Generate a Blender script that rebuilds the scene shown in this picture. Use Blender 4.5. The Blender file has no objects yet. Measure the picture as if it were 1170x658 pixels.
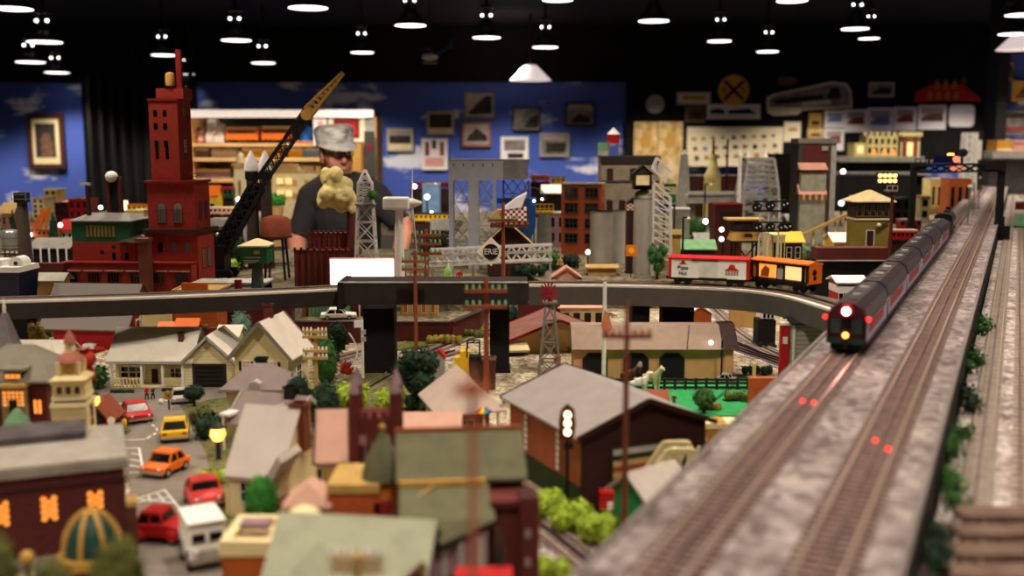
import bpy, bmesh, math, random
from mathutils import Vector, Matrix
random.seed(7)
SC = bpy.context.scene
COL = SC.collection
PI = math.pi; RAD = math.radians
F = 1200.0; CX = 585.0; CY = 329.0; HC = 0.58
PIT = math.atan(164.0 / F); CP = math.cos(PIT); SP = math.sin(PIT)
# --- photo measurements -> world (metres) ---
def Z(py, y):
 t = (CY - py) / F
 return HC + y * (t * CP - SP) / (CP + t * SP)
def Y(py, z):
 t = (CY - py) / F
 return (z - HC) * (CP + t * SP) / (t * CP - SP)
def K(y, z=0.1): return (y * CP - (z - HC) * SP) / F
def X(px, y, z=0.1): return (px - CX) * K(y, z)
def G(px, py, z=0.0):
 y = Y(py, z); return Vector((X(px, y, z), y, z))
def P(px, py, y):
 z = Z(py, y); return Vector((X(px, y, z), y, z))
def lin(c):
 c /= 255.0
 return c / 12.92 if c <= .04045 else ((c + .055) / 1.055) ** 2.4
MATS = {}
def M(name, rgb=None, rough=.7, metal=0.0, var=.12, scale=30.0, bump=0.0, emit=0.0, pat=None, rgb2=None, spec=.3, sx=1, sy=1, sz=1):
 if name in MATS: return MATS[name]
 m = bpy.data.materials.new(name); m.use_nodes = True
 nt = m.node_tree; N = nt.nodes; L = nt.links
 b = N['Principled BSDF']
 c = tuple(lin(v) for v in rgb) + (1,)
 b.inputs['Roughness'].default_value = rough
 b.inputs['Metallic'].default_value = metal
 b.inputs['Specular IOR Level'].default_value = spec
 if emit:
  b.inputs['Base Color'].default_value = c
  b.inputs['Emission Color'].default_value = c
  b.inputs['Emission Strength'].default_value = emit
  MATS[name] = m; return m
 c2 = tuple(lin(v) for v in rgb2) + (1,) if rgb2 else tuple(v * (1 - var * 2) for v in c[:3]) + (1,)
 tc = N.new('ShaderNodeTexCoord'); mp = N.new('ShaderNodeMapping')
 mp.inputs['Scale'].default_value = (sx, sy, sz)
 L.new(tc.outputs['Object'], mp.inputs['Vector'])
 ramp = N.new('ShaderNodeValToRGB')
 src = None
 if pat == 'brick':
  t = N.new('ShaderNodeTexBrick'); t.inputs['Scale'].default_value = scale
  t.inputs['Color1'].default_value = c; t.inputs['Color2'].default_value = tuple(v * .75 for v in c[:3]) + (1,)
  t.inputs['Mortar'].default_value = c2; t.inputs['Mortar Size'].default_value = .02
  # walls stand in xz / yz: swing the pattern upright
  sep = N.new('ShaderNodeSeparateXYZ'); com = N.new('ShaderNodeCombineXYZ'); add = N.new('ShaderNodeMath'); add.operation = 'ADD'
  L.new(mp.outputs[0], sep.inputs[0]); L.new(sep.outputs[0], add.inputs[0]); L.new(sep.outputs[1], add.inputs[1])
  L.new(add.outputs[0], com.inputs[0]); L.new(sep.outputs[2], com.inputs[1]); L.new(com.outputs[0], t.inputs['Vector'])
  L.new(t.outputs['Color'], b.inputs['Base Color'])
 elif pat == 'boards':
  t = N.new('ShaderNodeTexWave'); t.inputs['Scale'].default_value = scale; t.bands_direction = 'Z' if sz >= sx else 'X'
  t.inputs['Distortion'].default_value = .3
  L.new(tc.outputs['Object'], t.inputs['Vector']); src = t.outputs['Fac']
  ramp.color_ramp.elements[0].position = 0; ramp.color_ramp.elements[1].position = .25
 elif pat == 'stone':
  t = N.new('ShaderNodeTexVoronoi'); t.inputs['Scale'].default_value = scale
  n = N.new('ShaderNodeTexNoise'); n.inputs['Scale'].default_value = scale * .12; n.inputs['Detail'].default_value = 6
  mx = N.new('ShaderNodeMix'); mx.data_type = 'RGBA'; mx.blend_type = 'MULTIPLY'; mx.inputs[0].default_value = .75
  r2 = N.new('ShaderNodeValToRGB'); L.new(n.outputs['Fac'], r2.inputs[0])
  r2.color_ramp.elements[0].position = .32; r2.color_ramp.elements[1].position = .6
  r2.color_ramp.elements[0].color = c2; r2.color_ramp.elements[1].color = c
  L.new(mp.outputs[0], t.inputs['Vector']); L.new(mp.outputs[0], n.inputs['Vector'])
  bw = N.new('ShaderNodeRGBToBW'); L.new(t.outputs['Color'], bw.inputs[0])
  L.new(bw.outputs[0], ramp.inputs[0])
  ramp.color_ramp.elements[0].position = .15; ramp.color_ramp.elements[1].position = .8
  ramp.color_ramp.elements[0].color = (.22, .2, .2, 1); ramp.color_ramp.elements[1].color = (1.35, 1.35, 1.35, 1)
  L.new(r2.outputs[0], mx.inputs[6]); L.new(ramp.outputs[0], mx.inputs[7])
  L.new(mx.outputs[2], b.inputs['Base Color'])
  bp = N.new('ShaderNodeBump'); bp.inputs['Strength'].default_value = .8; bp.inputs['Distance'].default_value = .004
  L.new(t.outputs['Distance'], bp.inputs['Height']); L.new(bp.outputs[0], b.inputs['Normal'])
 else:
  t = N.new('ShaderNodeTexNoise'); t.inputs['Scale'].default_value = scale; t.inputs['Detail'].default_value = 5
  L.new(mp.outputs[0], t.inputs['Vector']); src = t.outputs['Fac']
  ramp.color_ramp.elements[0].position = .35; ramp.color_ramp.elements[1].position = .62
 if src is not None:
  ramp.color_ramp.elements[0].color = c2; ramp.color_ramp.elements[1].color = c
  L.new(src, ramp.inputs[0]); L.new(ramp.outputs[0], b.inputs['Base Color'])
  if bump:
   bp = N.new('ShaderNodeBump'); bp.inputs['Strength'].default_value = bump; bp.inputs['Distance'].default_value = .002
   L.new(src, bp.inputs['Height']); L.new(bp.outputs[0], b.inputs['Normal'])
 MATS[name] = m; return m
def glowmat(name, rgb, s): return M(name, rgb, emit=s)
def mt(m): return MATS[m] if isinstance(m, str) else m
# --- mesh builder ---
class MB:
 def __init__(s): s.v = []; s.f = []; s.m = []; s.X = None
 def add(s, vs, fs, m=0):
  o = len(s.v)
  s.v += [(s.X @ Vector(p))[:] if s.X else tuple(p) for p in vs]
  s.f += [tuple(o + i for i in f) for f in fs]; s.m += [m] * len(fs); return s
 def box(s, x0, x1, y0, y1, z0, z1, m=0):
  return s.add([(x0,y0,z0),(x1,y0,z0),(x1,y1,z0),(x0,y1,z0),(x0,y0,z1),(x1,y0,z1),(x1,y1,z1),(x0,y1,z1)],
      [(0,3,2,1),(4,5,6,7),(0,1,5,4),(1,2,6,5),(2,3,7,6),(3,0,4,7)], m)
 def cbox(s, x, y, z, w, d, h, m=0): return s.box(x-w/2, x+w/2, y-d/2, y+d/2, z, z+h, m)
 def frus(s, x, y, z0, z1, w0, d0, w1, d1, m=0, ox=0, oy=0):
  v = [(x+a*w0/2, y+b*d0/2, z0) for a,b in ((-1,-1),(1,-1),(1,1),(-1,1))] + [(x+ox+a*w1/2, y+oy+b*d1/2, z1) for a,b in ((-1,-1),(1,-1),(1,1),(-1,1))]
  return s.add(v, [(0,3,2,1),(4,5,6,7),(0,1,5,4),(1,2,6,5),(2,3,7,6),(3,0,4,7)], m)
 def bar(s, p, q, w, d=None, m=0):
  p = Vector(p); q = Vector(q); d = d or w; a = (q-p)
  if a.length < 1e-7: return s
  a.normalize(); up = Vector((0,0,1)) if abs(a.z) < .95 else Vector((0,1,0))
  r = a.cross(up).normalized()*w/2; u = r.cross(a).normalized()*d/2
  v = [p-r-u, p+r-u, p+r+u, p-r+u, q-r-u, q+r-u, q+r+u, q-r+u]
  return s.add(v, [(0,3,2,1),(4,5,6,7),(0,1,5,4),(1,2,6,5),(2,3,7,6),(3,0,4,7)], m)
 def tube(s, p, q, r0, r1=None, n=10, m=0):
  r1 = r0 if r1 is None else r1
  p = Vector(p); q = Vector(q); a = (q-p).normalized(); up = Vector((0,0,1)) if abs(a.z) < .95 else Vector((0,1,0))
  x = a.cross(up).normalized(); y = a.cross(x)
  v = []
  for c, r in ((p, r0), (q, r1)):
   for i in range(n):
    t = 2*PI*i/n; v.append(c + (x*math.cos(t) + y*math.sin(t))*max(r, 1e-5))
  f = [(i, (i+1) % n, n+(i+1) % n, n+i) for i in range(n)] + [tuple(range(n-1, -1, -1)), tuple(range(n, 2*n))]
  return s.add(v, f, m)
 def lathe(s, prof, n=16, x=0, y=0, z=0, m=0, sx=1, sy=1):
  v = []; k = len(prof)
  for r, h in prof:
   for i in range(n):
    t = 2*PI*(i+.5)/n; v.append((x+max(r,1e-5)*math.cos(t)*sx, y+max(r,1e-5)*math.sin(t)*sy, z+h))
  f = []
  for j in range(k-1):
   for i in range(n): f.append((j*n+i, j*n+(i+1) % n, (j+1)*n+(i+1) % n, (j+1)*n+i))
  f += [tuple(range(n-1, -1, -1)), tuple(range((k-1)*n, k*n))]
  return s.add(v, f, m)
 def ball(s, c, r, n=12, m=0, sx=1, sy=1, sz=1):
  k = max(4, n//2+1)
  return s.lathe([(r*math.sin(PI*j/k), -r*sz*math.cos(PI*j/k)) for j in range(k+1)], n, c[0], c[1], c[2], m, sx, sy)
 def prism(s, pts, a0, a1, axis='y', m=0):
  # pts (u,z) polygon pushed along axis
  n = len(pts)
  if axis == 'y': v = [(u,a0,z) for u,z in pts] + [(u,a1,z) for u,z in pts]
  elif axis == 'x': v = [(a0,u,z) for u,z in pts] + [(a1,u,z) for u,z in pts]
  else: v = [(u,z,a0) for u,z in pts] + [(u,z,a1) for u,z in pts]
  f = [(i, (i+1) % n, n+(i+1) % n, n+i) for i in range(n)] + [tuple(range(n-1,-1,-1)), tuple(range(n,2*n))]
  return s.add(v, f, m)
 def leaves(s, c, rx, ry, rz, n, size, m=0, inner=.86):
  c = Vector(c)
  for i in range(n):
   d = Vector((random.gauss(0,1), random.gauss(0,1), random.gauss(0,1))).normalized()
   q = random.uniform(inner, 1.14)
   p = c + Vector((d.x*rx, d.y*ry, d.z*rz))*q
   a = d.orthogonal().normalized(); a.rotate(Matrix.Rotation(random.uniform(0, 2*PI), 3, d)); b = d.cross(a)
   t = d*random.uniform(-.6, .6)
   z = size*random.uniform(.6, 1.3)
   a = (a + t).normalized()*z; b = b*z*.6
   s.add([p-a*.6, p+b*.6, p+a*.7+d*z*.2, p-b*.6], [(0,1,2,3)], m)
  return s
 def build(s, name, mats, parent=None, smooth=False, loc=None, rz=0.0):
  me = bpy.data.meshes.new(name)
  me.from_pydata(s.v, [], s.f)
  if not isinstance(mats, (list, tuple)): mats = [mats]
  for m in mats: me.materials.append(mt(m))
  if len(mats) > 1: me.polygons.foreach_set('material_index', s.m)
  bm = bmesh.new(); bm.from_mesh(me); bmesh.ops.recalc_face_normals(bm, faces=bm.faces); bm.to_mesh(me); bm.free()
  if smooth:
   me.polygons.foreach_set('use_smooth', [True]*len(me.polygons)); me.set_sharp_from_angle(angle=.7)
  o = bpy.data.objects.new(name, me); COL.objects.link(o)
  if parent is not None: o.parent = parent
  if loc is not None: o.location = loc
  o.rotation_euler.z = rz
  return o
def T(name, label, cat, loc, rz=0.0, group=None):
 o = bpy.data.objects.new(name, None); COL.objects.link(o)
 o.location = loc; o.rotation_euler.z = rz; o.empty_display_size = .02
 o['label'] = label; o['category'] = cat
 if group: o['group'] = group
 return o
def tag(o, label, cat, group=None):
 o['label'] = label; o['category'] = cat
 if group: o['group'] = group
 return o
def st(o): o['kind'] = 'structure'; return o
def stuff(o): o['kind'] = 'stuff'; return o
def lab(o, label): o['label'] = label; return o
def textpart(name, body, size, mat, parent, loc, rot=(PI/2,0,0), depth=.0006, align='CENTER', sx=1):
 cu = bpy.data.curves.new(name, 'FONT'); cu.body = body; cu.size = size; cu.extrude = depth
 cu.align_x = align; cu.align_y = 'CENTER'; cu.resolution_u = 2
 tmp = bpy.data.objects.new(name+'_tmp', cu); COL.objects.link(tmp)
 bpy.context.view_layer.update()
 me = bpy.data.meshes.new_from_object(tmp.evaluated_get(bpy.context.evaluated_depsgraph_get()))
 bpy.data.objects.remove(tmp); me.materials.clear(); me.materials.append(mt(mat))
 o = bpy.data.objects.new(name, me); COL.objects.link(o); o.parent = parent; o.location = loc; o.rotation_euler = rot; o.scale = (sx,1,1)
 return o
def skin(name, verts, edges, radii, parent=None, loc=None, rz=0, root=0, sub=2, mats=None, pick=None):
 """one continuous surface grown over a skeleton; PICK(face centre) -> material slot"""
 me = bpy.data.meshes.new(name); me.from_pydata(verts, edges, [])
 o = bpy.data.objects.new(name, me); COL.objects.link(o)
 o.modifiers.new('skin', 'SKIN')
 sv = me.skin_vertices[0].data
 for i, r in enumerate(radii):
  sv[i].radius = (r, r) if not isinstance(r, tuple) else r
  sv[i].use_root = (i == root)
 if sub:
  s = o.modifiers.new('sub', 'SUBSURF'); s.levels = sub; s.render_levels = sub
 bpy.context.view_layer.update()
 m2 = bpy.data.meshes.new_from_object(o.evaluated_get(bpy.context.evaluated_depsgraph_get()))
 o.modifiers.clear(); o.data = m2; bpy.data.meshes.remove(me); m2.name = name
 m2.materials.clear()
 for m in (mats or []): m2.materials.append(mt(m))
 for p in m2.polygons:
  p.use_smooth = True
  if pick: p.material_index = pick(p.center)
 if parent is not None: o.parent = parent
 if loc is not None: o.location = loc
 o.rotation_euler.z = rz
 return o
# --- camera ---
cam = bpy.data.objects.new('camera', bpy.data.cameras.new('camera')); COL.objects.link(cam)
cam.location = (0, 0, HC); cam.rotation_euler = (PI/2 - PIT, 0, 0)
cam.data.sensor_width = 36; cam.data.lens = F/1170*36; cam.data.clip_start = .02; cam.data.clip_end = 60
cam.data.dof.use_dof = True; cam.data.dof.focus_distance = 3.0; cam.data.dof.aperture_fstop = 2.5
SC.camera = cam
SC.view_settings.view_transform = 'Standard'; SC.view_settings.look = 'None'
SC.view_settings.gamma = 1; SC.view_settings.use_curve_mapping = False
SC.view_settings.exposure = 0.08
w = bpy.data.worlds.new('world'); SC.world = w; w.use_nodes = True
w.node_tree.nodes['Background'].inputs[0].default_value = (.008, .006, .005, 1)
w.node_tree.nodes['Background'].inputs[1].default_value = 1.0
# ---------- materials ----------
M('black', (18,16,15), .8); M('blackplastic', (18,16,16), .5); M('ceilblack', (16,14,13), .95, var=.3, scale=2)
M('dark', (42,34,30), .7); M('darkgrey', (70,66,62), .7); M('grey', (128,124,118), .7); M('lightgrey', (176,172,164), .7)
M('white', (238,234,226), .6, var=.04); M('cream', (232,214,164), .7, var=.05); M('paleyellow', (226,208,140), .7, var=.06)
M('tan', (196,158,92), .7, var=.08); M('olive', (136,116,44), .7, var=.08); M('brown', (92,52,34), .7); M('darkbrown', (52,30,24), .75)
M('rust', (150,76,48), .75); M('maroon', (92,34,28), .7); M('darkmaroon', (58,26,24), .7); M('red', (190,28,30), .5); M('darkred', (132,24,26), .6)
M('brickred', (168,48,34), .75, pat='brick', scale=60, rgb2=(110,40,32)); M('brickorange', (196,92,44), .75, pat='brick', scale=55, rgb2=(150,76,44))
M('brickdark', (104,40,34), .8, pat='brick', scale=70, rgb2=(66,32,28)); M('brickbrown', (150,78,48), .8, pat='brick', scale=60, rgb2=(110,62,44))
M('orange', (232,112,30), .5, var=.05); M('orangebrown', (180,92,38), .7); M('yellow', (240,190,36), .45, var=.04); M('gold', (196,150,70), .45, var=.1)
M('green', (28,92,54), .6); M('brightgreen', (40,140,80), .6); M('palegreen', (120,170,120), .7); M('teal', (24,66,60), .5)
M('blue', (34,100,190), .5); M('navy', (22,28,62), .4); M('lightblue', (140,180,225), .6); M('pink', (222,160,142), .7, var=.06); M('mauve', (150,118,126), .7)
M('steel', (176,180,192), .5, var=.06); M('palesteel', (205,200,196), .55, var=.06); M('silver', (190,188,186), .3, .7)
M('roofgrey', (132,124,118), .85, pat='boards', scale=60, rgb2=(108,102,98), sz=0, sx=1); M('rooflight', (218,208,190), .85, var=.05, scale=60)
M('roofpale', (184,172,162), .85, var=.06, scale=50); M('rooftaupe', (150,128,112), .85, var=.07, scale=40); M('roofdark', (84,78,76), .9, var=.12, scale=40)
M('roofolive', (104,102,76), .9, var=.10, scale=45); M('roofgreengrey', (168,170,146), .9, var=.08, scale=40); M('roofpink', (210,164,144), .85, var=.05)
M('glassdark', (16,15,18), .15, spec=.6); M('asphalt', (128,118,108), .9, var=.08, scale=40); M('paint', (235,230,222), .8)
M('grass', (110,108,64), .95, var=.25, scale=60); M('lawn', (44,150,84), .95, var=.1, scale=40); M('dirt', (150,128,92), .95, var=.2, scale=40)
M('ballast', (196,184,178), .95, pat='stone', scale=130, rgb2=(120,102,98)); M('ballastwarm', (196,182,154), .95, pat='stone', scale=110, rgb2=(128,110,84))
M('deckstone', (150,138,136), .95, pat='stone', scale=80, rgb2=(112,98,96)); M('tie', (128,104,98), .9, var=.2, scale=60); M('railsteel', (214,192,176), .35, .6, var=.05)
M('railrust', (110,70,56), .5, .3); M('railblack', (40,34,32), .5)
M('leafdark', (34,62,38), .8, var=.3, scale=50); M('leaf', (62,110,48), .8, var=.3, scale=50); M('leaflime', (170,196,56), .8, var=.25, scale=50)
M('leafbright', (64,140,46), .8, var=.25, scale=50); M('leafblue', (112,148,130), .8, var=.3, scale=60); M('leafred', (206,58,34), .8, var=.25, scale=60); M('leafyellow', (160,140,52), .8, var=.3, scale=60)
M('leafolive', (104,108,44), .8, var=.3, scale=50); M('bark', (70,50,36), .9)
M('girderleft', (44,36,32), .8); M('girderright', (84,76,70), .8, var=.06); M('deckside', (120,110,106), .85, var=.1)
M('skin', (206,150,120), .5, var=.04); M('skinred', (198,132,106), .5, var=.05, scale=20); M('tshirt', (44,42,42), .9, var=.1); M('cap', (224,218,208), .85, rgb2=(120,116,114), scale=22, sx=.4)
M('capbrim', (206,200,192), .85); M('jeans', (40,48,72), .9); M('hair', (60,40,28), .8); M('smoke', (226,206,140), .95, var=.12, scale=14, bump=.4); M('smokewhite', (236,230,230), .95, var=.04)
glowmat('lampwhite', (255,246,236), 5); glowmat('lens', (255,248,242), 3); glowmat('lampwarm', (255,186,84), 2.2); glowmat('lamporange', (255,150,60), 6); glowmat('lampred', (255,40,40), 3)
glowmat('windowglow', (255,150,62), 1.0); glowmat('windowsoft', (255,206,140), .9); glowmat('screen', (255,244,246), 1.6); glowmat('floodlight', (255,190,110), 2.6); glowmat('bulbwhite', (255,244,232), 14)
# mural of blue sky with clouds
def mural():
 m = bpy.data.materials.new('skymural'); m.use_nodes = True; nt = m.node_tree; N = nt.nodes; L = nt.links; b = N['Principled BSDF']
 tc = N.new('ShaderNodeTexCoord'); mp = N.new('ShaderNodeMapping'); mp.inputs['Scale'].default_value = (.9, .9, 2.6)
 L.new(tc.outputs['Object'], mp.inputs['Vector'])
 n = N.new('ShaderNodeTexNoise'); n.inputs['Scale'].default_value = 1.5; n.inputs['Detail'].default_value = 5; n.inputs['Roughness'].default_value = .55
 L.new(mp.outputs[0], n.inputs['Vector']); r = N.new('ShaderNodeValToRGB'); L.new(n.outputs['Fac'], r.inputs[0])
 r.color_ramp.elements[0].position = .585; r.color_ramp.elements[1].position = .66
 r.color_ramp.elements[0].color = tuple(lin(v) for v in (68,92,178)) + (1,); r.color_ramp.elements[1].color = tuple(lin(v) for v in (226,226,236)) + (1,)
 L.new(r.outputs[0], b.inputs['Base Color']); b.inputs['Roughness'].default_value = .9; MATS['skymural'] = m
mural()
# ---------- the room ----------
WY = 12.0
st(MB().box(-9, 9, -3, WY+.3, -1.1, -1.0).build('floor', 'darkgrey'))
st(MB().box(-9, 9, -3, WY+.3, 1.9, 2.0).build('ceiling', 'ceilblack'))
st(MB().box(-9, 9, WY, WY+.2, -1, 1.9).build('wall_back', 'skymural'))
st(MB().box(-8.2, -8, -3, WY, -1, 1.9).build('wall_left', 'ceilblack'))
st(MB().box(8, 8.2, -3, WY, -1, 1.9).build('wall_right', 'ceilblack'))
st(MB().box(-9, X(712, WY), WY-.06, WY-.001, Z(94, WY), 1.9).build('wall_back_shade_band', 'ceilblack'))  # black band paints in the fade to dark up the wall
# black painted stretch of wall, black curtain bay and black pillar
x0, x1 = X(714, WY-.05), X(1135, WY-.05)
st(MB().box(x0, x1, WY-.08, WY-.002, Z(178, WY), 1.9).build('wall_back_black_panel', 'ceilblack'))
o = MB()
xa, xb = X(98, WY-.2), X(224, WY-.2)
pts = [(xa+(xb-xa)*i/48, WY-.18+.035*math.sin(i*1.3)) for i in range(49)]
o.prism(pts+[(xb, WY-.02), (xa, WY-.02)], Z(300, WY), 1.88, 'z').build('curtain', 'black')
tag(bpy.data.objects['curtain'], 'black curtain hanging on the back wall between the blue mural and the toy shelves', 'curtain')
st(MB().box(X(1127, 9.6), X(1139, 9.6), 9.5, 9.75, -1, 1.9).build('pillar_right', 'black'))
st(MB().box(X(1139, 9.7), 8, 9.7, 9.85, -1, Z(62, 9.7)).build('wall_right_mural', 'skymural'))
st(MB().box(X(1139, 9.7), 8, 9.69, 9.84, Z(62, 9.7), 1.9).build('wall_right_upper', 'black'))
# ---------- the layout's ground ----------
TH = math.atan(580.0/F*CP); U = Vector((math.sin(TH), math.cos(TH), 0)); V = Vector((math.cos(TH), -math.sin(TH), 0))
DZ = 0.22
def DL(px, t=0.0, z=DZ):
 """point t metres along the viaduct line that crosses the photo's lower edge at px"""
 s = G(px, 658, DZ); s = s - U*(s.y/U.y) ; p = s + U*t; p.z = z; return p
def xy(p): return (p.x, p.y)
dl0, dl1 = DL(664, -.2), DL(664, 13.0); dr0, dr1 = DL(1024, -.2), DL(1024, 13.0)
deck = MB().prism([xy(dl0), xy(dr0), xy(dr1), xy(dl1)], -.02, DZ, 'z').build('deck_roadbed', ['deckstone'])
st(deck)
# grey fascia boards along both edges of the raised deck
for nm, a, b_, sgn in (('trim_1', dl0, dl1, -1), ('trim_2', dr0, dr1, 1)):
 q = [a, b_, b_+V*sgn*.006, a+V*sgn*.006]
 st(MB().prism([xy(p) for p in q], DZ-.004, DZ+.003, 'z').build(nm, 'deckside'))
 q = [a+V*sgn*.001, b_+V*sgn*.001, b_+V*sgn*.005, a+V*sgn*.005]
 st(MB().prism([xy(p) for p in q], .0, DZ-.004, 'z').build('deck_side_'+('left' if sgn < 0 else 'right')+'_wall', 'black'))
gl = MB().box(-6, 6, .35, 7.6, -.9, 0); st(gl.build('ground_town', 'ballastwarm'))
rb0, rb1 = dr0+V*.01, dr1+V*.01
st(MB().prism([xy(rb0), (7.5, rb0.y), (7.5, 11.3), (rb1+U*(11.3-rb1.y)/U.y).to_2d()[:]], 0, .15, 'z').build('ground_yard', 'ballast'))
# raised rear board, with the operator's pit cut into it
e0 = X(337, 3.08); e1 = X(516, 3.1); e2 = X(600, 3.9)
rear = [(-5.9, 3.14), (X(60, 3.14), 3.14), (X(178, 3.1), 3.10), (e0, 3.08), (e0, 3.30), (e1+.06, 3.30), (e1+.1, 3.95), (e2, 3.95), (e2+.05, 3.7), (DL(664, 0).x+U.x/U.y*3.7-.02, 3.7), (DL(664,0).x+U.x/U.y*7.6-.02, 7.6), (-5.9, 7.6), (-5.9, 6.7), (-.3, 6.7), (-.3, 4.85), (-1.75, 4.85), (-1.75, 6.6), (-5.9, 6.6)]
ZB = .10
st(MB().prism(rear, .001, ZB, 'z').build('ground_rear', M('reardirt', (134,120,96), .95, pat='stone', scale=60, rgb2=(80,78,54))))
st(MB().prism([(e0+.001, 3.07), (e1, 3.06), (e1+.058, 3.25), (e1+.06, 3.299), (e0+.001, 3.299)], .001, .055, 'z').build('ground_terrace', MATS['reardirt']))
# thin black sheet at ground level stands in for the pit's dark depth
st(MB().box(-1.745, -.305, 4.855, 6.695, -.001, .002).build('pit_dark_sheet', 'black'))
# brown retaining wall
w_ = MB()
wp = [(X(60, 3.12), 3.125), (X(178, 3.1), 3.085), (e0-.004, 3.062), (e0, 3.055), (e1, 3.045), (e1+.075, 3.245), (e1+.115, 3.93)]
for i, (a, b_) in enumerate(zip(wp, wp[1:])):
 h_ = .108 if i < 2 else .058
 w_.bar((a[0], a[1], h_/2), (b_[0], b_[1], h_/2), .012, h_); w_.bar((a[0], a[1], h_+.003), (b_[0], b_[1], h_+.003), .02, .006, 1)
st(w_.build('retaining_wall', ['maroon', 'darkbrown']))
def patch(name, pts, z, mat, zg=0.0, h=.004):
 pl = [xy(G(a, b, zg)) for a, b in pts]
 return st(MB().prism(pl, z-h, z, 'z').build(name, mat))
patch('road_street', [(60,452),(130,440),(275,436),(276,452),(206,464),(236,520),(242,560),(236,600),(270,700),(60,700),(150,560),(138,520),(90,500)], .003, 'asphalt')
patch('lawn_house', [(206,464),(276,452),(300,470),(300,700),(270,700),(236,600),(242,560),(236,520)], .0035, 'grass')
patch('lawn_garden', [(330,455),(440,420),(540,440),(520,520),(360,520)], .004, 'grass')
patch('lawn_yard', [(690,437),(880,433),(860,476),(640,480)], .004, 'lawn')
patch('lawn_corner', [(96,512),(140,486),(150,494),(128,508)], .006, 'leafolive')
patch('lawn_hill', [(470,352),(560,343),(556,352),(500,358)], .006, 'grass')
patch('lawn_verge', [(520,372),(548,366),(560,384),(520,392),(450,402),(440,396)], .006, 'leafolive')
# painted road lines
rm = MB()
def rl(a, b, wpx=2.2):
 p, q = G(*a), G(*b); p.z = q.z = .0036; rm.bar(p, q, wpx*K(p.y, 0), .001)
for a, b in [((136,514),(159,514)),((159,514),(164,542)),((164,542),(148,542)),((150,520),(160,522)),((149,527),(161,529)),((148,534),(163,536)),
    ((142,577),(188,562)),((188,562),(214,594)),((150,577),(196,570)),((160,573),(200,577)),((170,569),(172,576)),((180,566),(188,576)),((187,597),(200,597)),
    ((128,463),(150,463)),((168,482),(171,485)),((174,487),(177,489)),((179,491),(179.5,494)),((178,497),(175,499)),((172,500),(168,503)),((135,505),(166,504)),((183,459),(215,460))]: rl(a, b)
st(rm.build('road_markings', 'paint'))
# ---------- tracks ----------
def smooth_path(pts, n=8):
 p = [Vector(q) for q in pts]; out = []
 p = [p[0]*2-p[1]] + p + [p[-1]*2-p[-2]]
 for i in range(1, len(p)-2):
  for k in range(n):
   t = k/n
   out.append(.5*((2*p[i])+(p[i+1]-p[i-1])*t+(2*p[i-1]-5*p[i]+4*p[i+1]-p[i+2])*t*t+(-p[i-1]+3*p[i]-3*p[i+1]+p[i+2])*t**3))
 out.append(p[-2]); return out
def strip(mb, path, off, w, z0, z1, m=0):
 """a ribbon of rectangular section along PATH, OFF to its right"""
 n = len(path); L = []
 for i, p in enumerate(path):
  d = (path[min(i+1, n-1)]-path[max(i-1, 0)]).normalized(); r = Vector((d.y, -d.x, 0))
  for o, z in ((off-w/2, z0), (off+w/2, z0), (off+w/2, z1), (off-w/2, z1)): L.append((p.x+r.x*o, p.y+r.y*o, p.z+z))
 f = []
 for i in range(n-1):
  a = i*4; b = a+4
  for j in range(4): f.append((a+j, a+(j+1) % 4, b+(j+1) % 4, b+j))
 f += [(3,2,1,0), (n*4-4, n*4-3, n*4-2, n*4-1)]
 mb.add(L, f, m)
def resample(path, step):
 out = [path[0]]; acc = 0
 for a, b in zip(path, path[1:]):
  l = (b-a).length; t = step-acc
  while t <= l:
   out.append(a+(b-a)*(t/l)); t += step
  acc = (acc+l) % step
 return out
M('tielight', (166,152,142), .9, var=.15, scale=60)
def track(label, pts, gauge=.036, tie='tie', rail='railsteel', bed=None, n=8, tiestep=.013, tiew=.058, center='railblack', straight=False):
 path = [Vector(p) for p in pts] if straight else smooth_path(pts, n)
 o0 = path[0].copy(); path = [p-o0 for p in path]
 r = T('model_track', label, 'track', o0)
 if bed:
  mb = MB(); strip(mb, path, 0, tiew+.03, -.0035, .001); mb.build('track_bed', MATS[bed], r)
 tb = MB(); rs = resample(path, tiestep)
 for i, p in enumerate(rs):
  d = (rs[min(i+1, len(rs)-1)]-rs[max(i-1, 0)]).normalized(); s = Vector((d.y, -d.x, 0))*tiew/2
  tb.bar(p-s+Vector((0,0,.0015)), p+s+Vector((0,0,.0015)), tiestep*.5, .003)
 stuff(tb.build('sleepers', tie, r))
 for off, mt in ((-gauge/2, rail), (gauge/2, rail), (0, center)):
  mb = MB(); strip(mb, path, off, .0022, .003, .0075); mb.build('rail', MATS[mt], r)
 return r
for px, nm in ((760, 'left-hand track on the raised deck, the one that carries the passenger train'), (936, 'empty right-hand track along the raised stone deck')):
 track(nm, [DL(px, .35), DL(px, 12.6)], straight=True, gauge=.038, tiew=.060, tiestep=.016, center='tie')
def RL(px, t, z=.15):
 s = G(px, 658, .15); s = s-U*(s.y/U.y); p = s+U*t; p.z = z; return p
track('track with bright rails in the gravel yard just right of the raised deck', [RL(1103, .3), RL(1103, 11)], straight=True, gauge=.026, tiew=.040, tiestep=.013, tie='tielight', center='tie')
track('rusty track in the gravel yard beyond the bright railed one', [RL(1184, .3), RL(1184, 11)], straight=True, gauge=.03, rail='railrust', tiew=.05, tiestep=.03, center='railrust', tie='tielight')
track('dark siding curving out from under the deck to the bright railed yard track', [RL(1052, 1.28), RL(1062, 1.10), RL(1085, .92), RL(1100, .78)], rail='railblack', n=6, tiew=.05)
cp = MB()
for i in range(4): a = RL(1084, 1.10+i*.062, .160); b_ = RL(1250, 1.10+i*.062, .160); cp.bar(a, b_, .034, .006)
tag(cp.build('crossing_planks', M('plankbrown', (112,88,76), .9, var=.2, scale=25)), 'brown timber crossing planks laid over the yard tracks', 'planks')
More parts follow.
